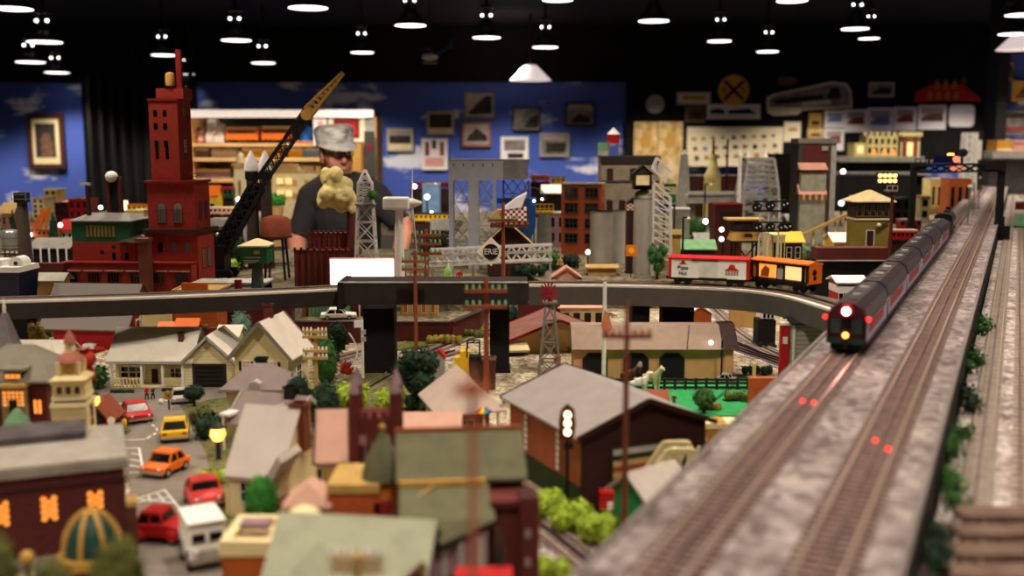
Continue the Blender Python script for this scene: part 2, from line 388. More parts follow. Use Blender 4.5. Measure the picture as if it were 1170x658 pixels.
track('curved track looping back behind the brown retaining wall', [G(380,412), G(452,393), G(510,379), G(540,368), G(549,358), G(536,350), G(500,345)], bed='ballast', tie='tielight', center='tie')
track('second track below the loop, running behind the black centre pier', [G(440,428), G(490,404), G(530,388), G(580,374), G(640,364), G(700,360)], bed='ballast')
track('track climbing from beside the church tower towards the black pier', [G(395,462), G(430,440), G(470,418), G(520,402)], bed='ballast')
track('pale track running down from the rear to the raised deck', [G(806,344), G(824,362), G(848,384), G(880,402), G(930,421)], bed='ballast', tie='tielight', center='tie')
track('dark track beside the pale one, below the stone deck', [G(815,385), G(850,401), G(890,414), G(930,431)], bed='ballast', rail='railblack')
track('foreground track between the lime hedge and the brick church', [G(560,560), G(610,596), G(650,627), G(700,668)], bed='ballast')
M('edgepale', (206,196,184), .8, var=.06)
# ---------- the bridge across the layout ----------
BZ = .216
def span(name, label, px, mat, z0, z1, w=.11, rails=True, rmat='railsteel', mb_extra=None):
 path = smooth_path([G(a, b, BZ)+Vector((0, w/2, 0)) for a, b in px], 8); o0 = path[0].copy(); path = [p-o0 for p in path]
 r = T(name, label, 'bridge', o0)
 mb = MB(); strip(mb, path, 0, w, z0, 0); mb.build('girder', MATS[mat], r)
 mb = MB(); strip(mb, path, w/2-.008, .016, 0, .005); mb.build('edge_strip', 'edgepale', r)
 if rails:
  mb = MB(); strip(mb, path, .005, .07, 0, .002); mb.build('track_bed', 'darkgrey', r)
  for off in (-.018+.005, .005+.018, .005):
   mb = MB(); strip(mb, path, off, .0025, .002, .007); mb.build('rail', MATS['railsteel' if off != .005 else 'railblack'], r)
 return path, o0
span('bridge_span', 'long dark bridge span on the left passing in front of the red barn', [(-90,349),(60,345),(160,342),(250,338.5),(330,335),(400,331.5)], 'girderleft', -.038, 0)
right_path, right_o = span('bridge_span', 'curved grey-brown bridge span under the boxcars, meeting the stone deck', [(604.5,328),(680,328),(760,329.5),(830,332),(880,336),(925,343),(968,355),(990,362)], 'girderright', -.047, 0)
r = T('bridge_span', 'tall black bridge span in the middle carried on the wide black pier', 'bridge', (X(495,2.6), 2.6, 0))
mb = MB(); xl, xr = X(388, 2.57)-r.location.x, X(603, 2.57)-r.location.x
mb.box(xl, xr, -.03, .10, .187, .241).build('girder', 'girderleft', r)
MB().box(xl, xr, -.032, -.024, .241, .244).build('edge_strip', 'lightgrey', r)
mb = MB(); mb.box(xl-.002, xl+.012, -.034, .1, .176, .243).build('end_plate', 'black', r)
for a, b_, y, lb in ((417,452,2.66,'wide black bridge pier left of the dark green tree'), (560,582,2.68,'narrow black bridge pier behind the rusty telegraph pole'), (720,740,2.72,'slim black bridge pier behind the flagpole'), (755,790,2.72,'broad black bridge pier under the boxcars')):
 xa, xb = X(a, y), X(b_, y); r = T('bridge_pier', lb, 'pier', ((xa+xb)/2, y, 0)); ww = (xb-xa)
 MB().cbox(0, 0, .008, ww, .07, .16).build('shaft', 'black', r); MB().cbox(0, 0, 0, ww*1.12, .085, .008).build('footing', 'blackplastic', r)
# ---------- ceiling lamps ----------
def lampobj(px, py, label, z=1.35, wpx=36, dim=1.0, e=62):
 y = Y(py, z); k = K(y, z); x = X(px, y, z); rr = wpx*k/2
 r = T('ceiling_lamp', label, 'lamp', (x, y, z))
 mb = MB(); prof = [(rr*1.02, 0), (rr*.98, .012), (rr*.7, .05), (rr*.42, .085), (rr*.4, .12)]
 v = MB(); v.lathe(prof, 20); v.build('lamp_shade', 'blackplastic', r, True)
 MB().lathe([(rr*.97, -.002), (rr*.97, .001)], 24).build('lens', 'lens', r)
 for s in (-1, 1):
  MB().ball((s*rr*.30, -.03, .155), rr*.10, 8).build('vent_light', 'lampwhite', r, True)
 MB().lathe([(rr*.3, .12), (rr*.3, .2), (rr*.5, .21), (rr*.5, .23)], 12).build('housing', 'blackplastic', r, True)
 MB().tube((0,0,.23), (0,0,1.9-z), .012).build('stem', 'black', r)
 l = bpy.data.lights.new('lamp_spot', 'SPOT'); l.energy = e*dim; l.spot_size = RAD(104); l.spot_blend = .55; l.shadow_soft_size = .09; l.color = (1, .86, .70)
 o = bpy.data.objects.new('lamp_spot', l); COL.objects.link(o); o.location = (x, y, z-.012)
LAMPS = [(14,10,'in the top corner above the blue left mural',46),(51,48,'high left, above a closer pair of lower lamps',40),(35,71,'low left with a single bulb glowing above it',33),(65,83,'lowest of the far left cluster, twin bulbs above it',28),
 (187,63,'just left of the red tower chimney',28),(270,46,'above and right of the red tower chimney',35),(301,72,'above the crane boom, right of the tower',28),(352,9,'at the frame top above the crane tip',46),
 (214,85,'half hidden behind the red tower chimney',16),(414,60,'above the man in the striped cap',27),(469,29,'higher up, right of the man in the cap',37),(556,43,'with one bulb, above the upper framed photograph',33),(623,54,'above the bright lamp near the blue wall',30),
 (637,0,'cut by the frame top above the blue wall',36),(747,24,'above the wall clock',36),(822,47,'dim, above the round yellow crossing sign',28),(877,59,'above the locomotive cutout',26),(905,1,'cut by the frame top above the locomotive cutout',36),
 (977,33,'bright and slanted, above the small framed locomotive picture',32),(993,44,'faint, just under the bright slanted one',24),(1168,17,'at the right frame edge, upper one',38),(1156,39,'at the right frame edge, lower one over twin bulbs',30)]
for px, py, lb, wpx in LAMPS: lampobj(px, py, 'black ceiling lamp with glowing lens ' + lb, wpx=wpx)
# the pale shaded lamp close to the blue wall, and the one by the right pillar
for px, py, y, lb in ((606,92,10.9,'white conical ceiling lamp glowing in front of the blue wall'),(1163,57,9.0,'white conical ceiling lamp glowing by the right wall')):
 z = Z(py, y); x = X(px, y, z); k = K(y, z); r = T('ceiling_lamp', lb, 'lamp', (x, y, z))
 MB().lathe([(24*k, 0), (16*k, 8*k), (7*k, 17*k), (3*k, 17*k)], 20).build('lamp_shade', glowmat('shadeglow', (235,215,212), .75), r, True)
 MB().tube((0,0,17*k), (0,0,1.9-z), .01).build('stem', 'black', r)
 l = bpy.data.lights.new('lamp_spot', 'SPOT'); l.energy = 40; l.spot_size = RAD(120); l.spot_blend = .6; l.shadow_soft_size = .06; l.color = (1, .88, .74)
 o = bpy.data.objects.new('lamp_spot', l); COL.objects.link(o); o.location = (x, y, z-.02)
# the same rows of lamps go on overhead, above the frame
for gx in (-2.6, -1.3, 0.0, 1.3, 2.6):
 for gy in (.3, 1.7, 3.1, 4.5):
  l = bpy.data.lights.new('overhead_spot', 'SPOT'); l.energy = 62; l.spot_size = RAD(110); l.spot_blend = .6; l.shadow_soft_size = .09; l.color = (1, .86, .70)
  o = bpy.data.objects.new('overhead_spot', l); COL.objects.link(o); o.location = (gx+random.uniform(-.2,.2), gy+random.uniform(-.2,.2), 1.6)
# unseen spots without fixtures, added to brighten the back wall's lower half
for i in range(9):
 l = bpy.data.lights.new('wall_fill_spot', 'SPOT'); l.energy = 105; l.spot_size = RAD(118); l.spot_blend = .5; l.shadow_soft_size = .1; l.color = (1, .88, .76)
 o = bpy.data.objects.new('wall_fill_spot', l); COL.objects.link(o); o.location = (-6.6+i*1.65, 11.0, 1.5)
for i in range(3):  # more added spots without fixtures, brightening the toy shelves
 l = bpy.data.lights.new('wall_fill_spot', 'SPOT'); l.energy = 70; l.spot_size = RAD(118); l.spot_blend = .5; l.shadow_soft_size = .1; l.color = (1, .88, .76)
 o = bpy.data.objects.new('wall_fill_spot', l); COL.objects.link(o); o.location = (-2.9+i*.8, 8.4, 1.55)
for x_, y_ in ((4.9, 8.7), (5.6, 8.6), (3.3, 8.2)):  # added spots without fixtures, brightening the right-hand end
 l = bpy.data.lights.new('wall_fill_spot', 'SPOT'); l.energy = 70; l.spot_size = RAD(118); l.spot_blend = .5; l.shadow_soft_size = .1; l.color = (1, .88, .76)
 o = bpy.data.objects.new('wall_fill_spot', l); COL.objects.link(o); o.location = (x_, y_, 1.55)
# ---------- builders ----------
def window(r, face, u, z, w, h, x0, x1, y0, y1, fr='white', pane='glassdark', nx=2, nz=2, arch=False, name='window', t=.0016, fw=None):
 """a window set on one face of the box x0..x1, y0..y1; u runs along that face"""
 mb = MB(); fw = fw or max(.0012, w*.09)
 def pt(a, b, d):
  if face == 'f': return (a, y0-d, b)
  if face == 'b': return (a, y1+d, b)
  if face == 'l': return (x0-d, a, b)
  return (x1+d, a, b)
 def slab(a0, a1, b0, b1, d0, d1, m):
  p, q = pt(a0, b0, d0), pt(a1, b1, d1)
  mb.box(min(p[0],q[0]), max(p[0],q[0]), min(p[1],q[1]), max(p[1],q[1]), b0, b1, m)
 slab(u-w/2, u+w/2, z, z+h, -.001, t*.4, 1)
 if arch:
  n = 8; pts = [(u-w/2+w*(1-math.cos(PI*i/n))/2, z+h+math.sin(PI*i/n)*w/2) for i in range(n+1)]
  d0, d1 = (y0-t*.4, y0+.001) if face == 'f' else (x1-.001, x1+t*.4) if face == 'r' else (x0-t*.4, x0+.001)
  mb.prism(pts, d0, d1, 'y' if face == 'f' else 'x', 1)
 if fr:
  slab(u-w/2-fw, u-w/2, z-fw, z+h+fw, -.001, t, 0); slab(u+w/2, u+w/2+fw, z-fw, z+h+fw, -.001, t, 0)
  slab(u-w/2, u+w/2, z-fw, z, -.001, t*1.3, 0)
  if not arch: slab(u-w/2, u+w/2, z+h, z+h+fw, -.001, t, 0)
  for i in range(1, nx): c = u-w/2+w*i/nx; slab(c-fw*.3, c+fw*.3, z, z+h, 0, t*.8, 0)
  for i in range(1, nz): c = z+h*i/nz; slab(u-w/2, u+w/2, c-fw*.3, c+fw*.3, 0, t*.8, 0)
 return mb.build(name, [MATS[fr or pane], MATS[pane]], r)
def wgrid(r, face, cols, rows, x0, x1, y0, y1, z0, z1, wf=.5, hf=.6, **kw):
 a0, a1 = (x0, x1) if face in 'fb' else (y0, y1)
 cw = (a1-a0)/cols; ch = (z1-z0)/rows
 for j in range(rows):
  for i in range(cols):
   window(r, face, a0+cw*(i+.5), z0+ch*(j+.5)-ch*hf/2, cw*wf, ch*hf, x0, x1, y0, y1, **kw)
def gable_walls(r, x0, x1, y0, y1, h, rh, axis, mat, name='wall'):
 mb = MB()
 if axis == 'x':
  ym = (y0+y1)/2; mb.prism([(y0,0),(y1,0),(y1,h),(ym,h+rh),(y0,h)], x0, x1, 'x')
 else:
  xm = (x0+x1)/2; mb.prism([(x0,0),(x1,0),(x1,h),(xm,h+rh),(x0,h)], y0, y1, 'y')
 return mb.build(name, MATS[mat], r)
def gable_roof(r, x0, x1, y0, y1, h, rh, axis, mat, ov=.008, th=.004, fascia=None, name='roof'):
 """two slabs meeting at the ridge, with an overhang all round; fascia = colour of the roof's edge boards"""
 mb = MB()
 if axis == 'x':
  a0, a1, c0, c1 = y0, y1, x0-ov, x1+ov
 else:
  a0, a1, c0, c1 = x0, x1, y0-ov, y1+ov
 am = (a0+a1)/2; half = (a1-a0)/2; s = rh/half; e = ov
 zt = h+rh+.0005
 for sg in (-1, 1):
  pts = [(am, zt), (am+sg*(half+e), zt-s*(half+e)), (am+sg*(half+e), zt-s*(half+e)+th), (am, zt+th)]
  mb.prism(pts, c0, c1, 'x' if axis == 'x' else 'y', 0)
 o = mb.build(name, MATS[mat], r)
 if fascia:
  for c in (c0, c1):
   fb = MB()
   for sg in (-1, 1):
    p = (am, zt); q = (am+sg*(half+e), zt-s*(half+e))
    if axis == 'x': fb.bar((c, p[0], p[1]+th/2), (c, q[0], q[1]+th/2), th*.7, th*2)
    else: fb.bar((p[0], c, p[1]+th/2), (q[0], c, q[1]+th/2), th*.7, th*2)
   fb.build('fascia', MATS[fascia], r)
 return o
def hip_roof(r, x0, x1, y0, y1, h, rh, mat, ov=.008, ridge=.4, name='roof', th=.004):
 mb = MB(); x0 -= ov; x1 += ov; y0 -= ov; y1 += ov; xm = (x0+x1)/2; ym = (y0+y1)/2
 w, d = x1-x0, y1-y0
 if w >= d: a, b = (xm-w*ridge/2, ym), (xm+w*ridge/2, ym)
 else: a, b = (xm, ym-d*ridge/2), (xm, ym+d*ridge/2)
 v = [(x0,y0,h),(x1,y0,h),(x1,y1,h),(x0,y1,h),(x0,y0,h+th),(x1,y0,h+th),(x1,y1,h+th),(x0,y1,h+th),(a[0],a[1],h+th+rh),(b[0],b[1],h+th+rh)]
 f = [(3,2,1,0),(0,1,5,4),(1,2,6,5),(2,3,7,6),(3,0,4,7)]
 f += [(4,5,9,8),(5,6,9),(6,7,8,9),(7,4,8)] if w >= d else [(4,5,8),(5,6,9,8),(6,7,9),(7,4,8,9)]
 mb.add(v, f); return mb.build(name, MATS[mat], r)
def chimney(r, x, y, z0, z1, w, mat='brickdark', cap='darkbrown', name='chimney'):
 mb = MB(); mb.frus(x, y, z0, z1, w*1.15, w*1.15, w*.9, w*.9); mb.cbox(x, y, z1-w*.25, w*1.2, w*1.2, w*.25, 1)
 return mb.build(name, [MATS[mat], MATS[cap]], r)
def door(r, face, u, w, h, x0, x1, y0, y1, mat='darkbrown', z=0, name='door', fr='white'):
 return window(r, face, u, z+.0015, w, h, x0, x1, y0, y1, fr=fr, pane=mat, nx=1, nz=1, name=name)
def shutters(r, face, u, z, w, h, x0, x1, y0, y1, mat='darkbrown'):
 for s in (-1, 1): window(r, face, u+s*w*.78, z, w*.38, h, x0, x1, y0, y1, fr=None, pane=mat, name='shutter', t=.003)
def block(name, label, cat, px0, px1, pyt, y, zb, dp, wall, roof='darkgrey', rz=0, group=None, parapet=.004):
 """flat-roofed building whose front face fills px0..px1 and rises to row pyt at depth y"""
 x0, x1 = X(px0, y, zb), X(px1, y, zb); w = x1-x0; h = Z(pyt, y)-zb
 r = T(name, label, cat, ((x0+x1)/2, y+dp/2, zb), rz, group)
 MB().box(-w/2, w/2, -dp/2, dp/2, 0, h-parapet).build('wall', MATS[wall], r)
 t = parapet*.8; mb = MB()
 mb.box(-w/2-.002, w/2+.002, -dp/2-.002, -dp/2+t, h-parapet*1.6, h); mb.box(-w/2-.002, w/2+.002, dp/2-t, dp/2+.002, h-parapet*1.6, h)
 mb.box(-w/2-.002, -w/2+t, -dp/2+t, dp/2-t, h-parapet*1.6, h); mb.box(w/2-t, w/2+.002, -dp/2+t, dp/2-t, h-parapet*1.6, h)
 mb.box(-w/2+t, w/2-t, -dp/2+t, dp/2-t, h-parapet*1.2, h-parapet*.8)
 mb.build('roof', MATS[roof], r)
 return r, w, dp, h
def gabled(name, label, cat, px0, px1, pye, y, zb, dp, rh, axis, wall, roof, rz=0, ov=.008, fascia=None, group=None):
 x0, x1 = X(px0, y, zb), X(px1, y, zb); w = x1-x0; h = Z(pye, y)-zb
 r = T(name, label, cat, ((x0+x1)/2, y+dp/2, zb), rz, group)
 gable_walls(r, -w/2, w/2, -dp/2, dp/2, h, rh, axis, wall); gable_roof(r, -w/2, w/2, -dp/2, dp/2, h, rh, axis, roof, ov, fascia=fascia)
 return r, w, dp, h
def tree(label, px, py, wpx, hpx, mat='leaf', z=0, trunk=.25, y=None, name='tree', kind='round', group=None, n=520, cat='tree', dense=1.0):
 y = y or Y(py, z); k = K(y, z); x = X(px, y, z); w = wpx*k; h = max(Z(py-hpx, y)-z, hpx*k*.4) if py else hpx*k
 r = T(name, label, cat, (x, y, z), 0, group)
 if trunk > 0:
  mb = MB(); mb.tube((0,0,0), (0,0,h*(trunk+.2)), w*.07, w*.045, 8); mb.build('trunk', 'bark', r, True)
 ch = h*(1-trunk); c0 = h*trunk
 mb = MB()
 if kind == 'round':
  mb.ball((0,0,c0+ch/2), w*.40, 14, 0, 1, 1, ch/w); mb.leaves((0,0,c0+ch/2), w*.43, w*.43, ch*.45, int(n*dense*1.3), w*.095)
 elif kind == 'clump':
  random.seed(int(px*7+(py or 0)))
  for i in range(9):
   a = random.uniform(0, 2*PI); q = random.uniform(.1, .3)*w; zz = c0+ch*random.uniform(.25, .78); rr = w*random.uniform(.16, .26)
   c = (math.cos(a)*q, math.sin(a)*q, zz); mb.ball(c, rr*.85, 10, 0, 1, 1, ch/w*.9); mb.leaves(c, rr, rr, rr*ch/w*.9, int(n/8), w*.075)
 elif kind == 'cone':
  mb.lathe([(w*.40, c0), (w*.30, c0+ch*.3), (w*.15, c0+ch*.7), (.0005, c0+ch*.97)], 12)
  for i in range(n):
   t = random.random()**1.4; a = random.uniform(0, 2*PI); q = w*.46*(1-t)
   p = Vector((math.cos(a)*q, math.sin(a)*q, c0+ch*t*.97)); d = Vector((math.cos(a), math.sin(a), -.5))*w*.09; s = Vector((-math.sin(a), math.cos(a), 0))*w*.035
   mb.add([p-s, p+d*.6-s*.6, p+d, p+s], [(0,1,2,3)])
 mb.build('foliage', MATS[mat], r)
 return r
def bush(label, px, py, wpx, hpx, mat='leaf', z=0, y=None, name='bush', n=260, cat='bush', group=None, sy=1.0):
 y = Y(py, z) if z in (0, .10) or not y else y; k = K(y, z); x = X(px, y, z); w = wpx*k; h = max(Z(py-hpx, y)-z, hpx*k*.5)
 mb = MB(); random.seed(int(px*3+py*5))
 m = max(2, int(wpx/hpx*1.6))
 for i in range(m):
  u = (i+.5)/m-.5; rr = h*.5*random.uniform(.85, 1.1); c = (u*w*.8, random.uniform(-.2,.2)*h, h*.45)
  mb.ball(c, rr*.85, 10, 0, max(.8, w/m/h*1.15), sy, 1.0); mb.leaves(c, rr*max(.8, w/m/h*1.15), rr*sy, rr, n//m, h*.16)
 o = mb.build(name, MATS[mat], None, loc=(x, y, z)); return tag(o, label, cat, group)
def pole(label, px, pyb, pyt, z=0, y=None, arms=(), armpx=40, mat='rust', ins='palegreen', wpx=6, name='telegraph_pole'):
 """telegraph pole with cross arms at the given photo rows, insulators standing on each arm"""
 y = y or Y(pyb, z); k = K(y, z); x = X(px, y, z); h = Z(pyt, y)-z
 r = T(name, label, 'pole', (x, y, z))
 MB().tube((0,0,0), (0,0,h), wpx*k*.5, wpx*k*.36, 10).build('shaft', MATS[mat], r, True)
 for pa in arms:
  za = Z(pa, y)-z; a = armpx*k/2
  MB().cbox(0, -wpx*k*.55, za, a*2, wpx*k*.5, wpx*k*.6).build('cross_arm', MATS[mat], r)
  for i in (-3, -2, -1, 1, 2, 3):
   MB().lathe([(wpx*k*.24, 0), (wpx*k*.26, wpx*k*.45), (wpx*k*.12, wpx*k*.75)], 8, i*a*.3, -wpx*k*.55, za+wpx*k*.6).build('insulator', MATS[ins], r, True)
 return r
def lattice(r, x, y, z0, z1, w0, w1, n=6, t=.003, mat='palesteel', d0=None, d1=None, name='lattice'):
 """four legs, rings and diagonal braces: one tapering frame"""
 d0 = d0 or w0; d1 = d1 or w1; mb = MB()
 def cr(q):
  w = w0+(w1-w0)*q; d = d0+(d1-d0)*q; z = z0+(z1-z0)*q
  return [Vector((x+a*w/2, y+b*d/2, z)) for a, b in ((-1,-1),(1,-1),(1,1),(-1,1))]
 for i in range(4): mb.bar(cr(0)[i], cr(1)[i], t*1.4)
 for j in range(n):
  a, b = cr(j/n), cr((j+1)/n)
  for i in range(4):
   mb.bar(a[i], b[(i+1) % 4], t*.8); mb.bar(a[(i+1) % 4], b[i], t*.8); mb.bar(b[i], b[(i+1) % 4], t)
 return mb.build(name, MATS[mat], r)
def car(name, label, px, py, wpx, heading, L, W, H, body, z=.003, style='coupe', roof=None, y=None):
 """HEADING: degrees the nose is turned from facing the viewer (positive = to the right). Sizes in px at its depth"""
 y = y or Y(py, z); k = K(y, z); x = X(px, y, z)
 r = T(name, label, 'car' if style != 'van' else 'van', (x, y+L*k*.3, z), RAD(heading)-math.atan2(x, y))
 L *= k; W *= k; H *= k; wr = H*.2
 prof = {'coupe': [(-.5,.22),(-.49,.46),(-.2,.56),(.22,.58),(.5,.52),(.5,.22)],
   'vintage': [(-.5,.25),(-.47,.5),(-.38,.6),(-.1,.66),(.1,.64),(.34,.6),(.48,.42),(.5,.22)],
   'beetle': [(-.5,.24),(-.47,.42),(-.36,.58),(-.18,.64),(.1,.66),(.34,.58),(.47,.4),(.5,.24)],
   'van': [(-.5,.16),(-.5,.5),(-.44,.56),(-.3,.62),(.5,.62),(.5,.16)]}[style]
 mb = MB(); n = len(prof); sec = []
 for s, ins in ((-1, .0), (-.86, .0), (.86, 0), (1, 0)):
  for (u, h) in prof: sec.append((s*W/2*(1 if abs(s) < 1 else 1), u*L*(1 if abs(s) < 1 else .97), (h if abs(s) < 1 else .22+(h-.22)*.9)*H))
 f = []
 for j in range(3):
  for i in range(n): f.append((j*n+i, j*n+(i+1) % n, (j+1)*n+(i+1) % n, (j+1)*n+i))
 f += [tuple(range(n)), tuple(range(3*n, 4*n))]
 mb.add(sec, f); bo = mb.build('body', MATS[body], r, True)
 c0, c1, t0, t1 = {'coupe': (-.2,.36,-.06,.24), 'vintage': (-.16,.34,-.08,.24), 'beetle': (-.24,.42,-.1,.22), 'van': (-.49,.495,-.42,.49)}[style]
 zb = .55*H if style != 'van' else .58*H; zt = H*.97
 def cab(mb, e, z0, z1, m=0):
  q0 = (z0-zb)/(zt-zb); q1 = (z1-zb)/(zt-zb); v = []
  for q, zz in ((q0, z0), (q1, z1)):
   ya = (c0+(t0-c0)*q)*L; yb = (c1+(t1-c1)*q)*L; ww = W/2*(.9-.16*q if style != 'van' else .97-.03*q)
   v += [(-ww-e, ya-e, zz), (ww+e, ya-e, zz), (ww+e, yb+e, zz), (-ww-e, yb+e, zz)]
  mb.add(v, [(0,3,2,1),(4,5,6,7),(0,1,5,4),(1,2,6,5),(2,3,7,6),(3,0,4,7)], m)
 if style == 'van':
  mb = MB(); cab(mb, 0, zb, zt); mb.build('cargo_body', MATS[body], r)
  for s in (-1, 1): MB().box(s*W*.23-W*.17, s*W*.23+W*.17, -L*.5, -L*.44, zb+.02*H, zb+.18*H).build('windscreen', 'glassdark', r)
  MB().box(-W*.5, W*.5, -L*.5, L*.5, zt-.01*H, zt+.03*H).build('roof', MATS[roof or body], r)
  MB().box(-W*.3, W*.3, -L*.507, -L*.49, .27*H, .42*H).build('grille', 'lightgrey', r)
 else:
  mb = MB(); cab(mb, 0, zb, zb+(zt-zb)*.86); mb.build('windows', 'glassdark', r)
  mb = MB(); cab(mb, .0008, zb+(zt-zb)*.8, zt)
  if style == 'beetle': mb.ball((0, (t0+t1)/2*L, zt-.05*H), W*.36, 12, 0, 1, (t1-t0)*L*1.25/(W*.72), .4)
  for s in (-1, 1):
   for q, e in ((c0, t0), (c1, t1)): mb.bar((s*W*.45, q*L, zb), (s*W*.37, e*L, zt*.98), W*.05)
   mb.bar((s*W*.45, (c0+c1)/2*L, zb), (s*W*.37, (t0+t1)/2*L, zt*.98), W*.05)
  mb.build('roof', MATS[roof or body], r)
 for sx in (-1, 1):
  for sy in (-.31, .31):
   if style in ('vintage', 'beetle'): MB().ball((sx*W*.42, sy*L, wr*1.35), wr*1.3, 10, 0, .55, 1.15, .95).build('fender', MATS[body], r, True)
   w_ = MB(); w_.tube((sx*W*.40, sy*L, wr), (sx*W*.52, sy*L, wr), wr, wr, 14, 0); w_.tube((sx*W*.52, sy*L, wr), (sx*W*.53, sy*L, wr), wr*.55, wr*.5, 12, 1)
   w_.build('wheel', ['blackplastic', 'silver'], r)
  MB().ball((sx*W*.33, -L*.495, H*.42), H*.065, 8).build('headlight', 'white', r, True)
  MB().box(sx*W*.36-W*.08, sx*W*.36+W*.08, L*.492, L*.506, H*.38, H*.46).build('tail_light', 'darkred', r)
 for s in (-1, 1): MB().box(-W*.48, W*.48, min(s*L*.49, s*L*.525), max(s*L*.49, s*L*.525), H*.2, H*.29).build('bumper', 'silver', r)
 return r
def figure(label, px, py, hpx, shirt, trousers, z=0, y=None, rz=0, pose='stand', name='toy_person', skinm='skin'):
 y = y or Y(py, z); k = K(y, z); x = X(px, y, z); h = hpx*k
 st_ = .06 if pose == 'walk' else .02
 v = [(0,0,.5),(0,0,.62),(0,0,.78),(0,0,.86),(0,-.01,.93),(.06,0,.46),(.065,-st_,.26),(.07,-st_*.6,.03),(.07,-st_*.6-.06,.015),(-.06,0,.46),(-.065,st_,.26),(-.07,st_*1.4,.03),(-.07,st_*1.4-.06,.015),
   (.11,0,.78),(.15,.02,.63),(.15,-.07,.52),(-.11,0,.78),(-.15,-.02,.63),(-.14,-.10,.54)]
 e = [(0,1),(1,2),(2,3),(3,4),(0,5),(5,6),(6,7),(7,8),(0,9),(9,10),(10,11),(11,12),(2,13),(13,14),(14,15),(2,16),(16,17),(17,18)]
 ra = [.08,.075,.085,.035,.06,.06,.045,.035,.025,.06,.045,.035,.025,.045,.036,.026,.045,.036,.026]
 o = skin(name, [tuple(c*h for c in p) for p in v], e, [q*h for q in ra], sub=1, mats=[MATS[skinm], MATS[shirt], MATS[trousers]],
    pick=lambda c: 2 if c.z < .5*h else (1 if c.z < .84*h and not (c.z < .6*h and abs(c.x) > .125*h) else 0))
 o.location = (x, y, z); o.rotation_euler.z = rz
 return tag(o, label, 'figurine')
def lamp_post(label, px, pyb, pyt, z=0, y=None, r_=6, mat='lampwarm', pm='blackplastic', name='street_lamp'):
 y = y or Y(pyb, z); k = K(y, z); x = X(px, y, z); h = Z(pyt, y)-z; q = r_*k
 r = T(name, label, 'lamp', (x, y, z))
 MB().lathe([(q*.8, 0), (q*.5, h*.05), (q*.3, h*.1), (q*.26, h-q*2.6), (q*.6, h-q*2.2)], 10).build('post', MATS[pm], r, True)
 MB().lathe([(q*.6, h-q*2.2), (q*1.0, h-q*1.5), (q*.85, h-q*.5)], 10).build('lantern', MATS[mat], r, True)
 MB().lathe([(q*1.1, h-q*.5), (q*.5, h-q*.05), (q*.1, h+q*.4)], 10).build('cap', MATS[pm], r, True)
 l = bpy.data.lights.new('street_light', 'POINT'); l.energy = .05; l.color = (1,.7,.35); l.shadow_soft_size = .01
 o = bpy.data.objects.new('street_light', l); COL.objects.link(o); o.parent = r; o.location = (0, -q*1.4, h-q*1.2)
 return r
# ---------- rear board, left: the red factory and its neighbours ----------
fy = 3.42; k = K(fy, .3); fx = X(197, fy, .4)
r = T('brick_factory', 'large red brick factory with a tall stepped tower and a green roof house', 'factory', (fx, fy, ZB), RAD(-4))
def fz(py): return Z(py, fy)-ZB
def fu(px, yy=0): return X(px, fy+yy, .3)-fx
# tower, three steps
def tower(x0, x1, y0, y1, z0, z1, nm='tower_wall'): return MB().box(x0, x1, y0, y1, z0, z1).build(nm, 'brickred', r)
tx0, tx1 = fu(168), fu(226)
tower(tx0, tx1, 0, .15, 0, fz(265))
MB().box(tx0-.012, tx1+.012, -.012, .165, fz(266), fz(262)).build('cornice', 'darkbrown', r)
tower(tx0+.002, tx1-.006, .004, .14, fz(262), fz(208)); MB().box(tx0-.004, tx1, -.004, .146, fz(209), fz(206.5)).build('cornice', 'darkred', r)
ux0, ux1 = fu(172.5), fu(206)
tower(ux0, ux1, .02, .135, fz(206.5), fz(113)); MB().box(ux0-.003, ux1+.003, .017, .138, fz(114.5), fz(112)).build('cornice', 'darkred', r)
tower(fu(179), fu(211), .04, .12, fz(112), fz(100), 'penthouse')
MB().box(fu(202), fu(208), .05, .065, fz(100), fz(55)).build('chimney', 'darkred', r)
mb = MB(); mb.lathe([(5.5*k, fz(97)), (5.5*k, fz(85)), (4*k, fz(82)), (.5*k, fz(81))], 14, fu(195), .05)
mb.build('roof_tank', 'gold', r, True)
mb = MB(); [mb.bar((fu(195)+a*3.5*k, .05+b*3.5*k, fz(101)), (fu(195)+a*4*k, .05+b*4*k, fz(96)), .003) for a in (-1,1) for b in (-1,1)]; mb.build('tank_legs', 'dark', r)
# tower windows
for row in (129, 144, 164):
 for c in (180, 191): window(r, 'f', fu(c), fz(row+4), .013, .021, ux0, ux1, .02, .135, fr=None, pane='glassdark')
for row in (182,):
 for c in (180.5, 192): window(r, 'f', fu(c), fz(row), .011, .05, ux0, ux1, .02, .135, fr=None)
for row in (129, 165, 172): window(r, 'r', .075, fz(row+2), .014, .02, ux0, ux1, .02, .135, fr='lightgrey', pane='glassdark', nx=1, nz=1)
for c in (185, 204): window(r, 'f', fu(c), fz(254), .026, .048, tx0+.002, tx1-.006, .004, .14, fr='darkgrey', pane='grey', nx=3, nz=6, arch=True)
window(r, 'r', .05, fz(252), .022, .06, tx0, tx1-.006, .004, .14, fr='maroon', pane='darkgrey', nx=2, nz=6); window(r, 'r', .10, fz(252), .022, .06, tx0, tx1-.006, .004, .14, fr='maroon', pane='darkgrey', nx=2, nz=6)
for c in (182, 198.5, 214): window(r, 'f', fu(c), fz(288), .016, .024, tx0, tx1, 0, .15, fr=None, arch=True)
window(r, 'r', .05, fz(307), .025, .062, tx0, tx1, 0, .15, fr='maroon', pane='grey', nx=2, nz=7); window(r, 'r', .10, fz(307), .025, .062, tx0, tx1, 0, .15, fr='maroon', pane='grey', nx=2, nz=7)
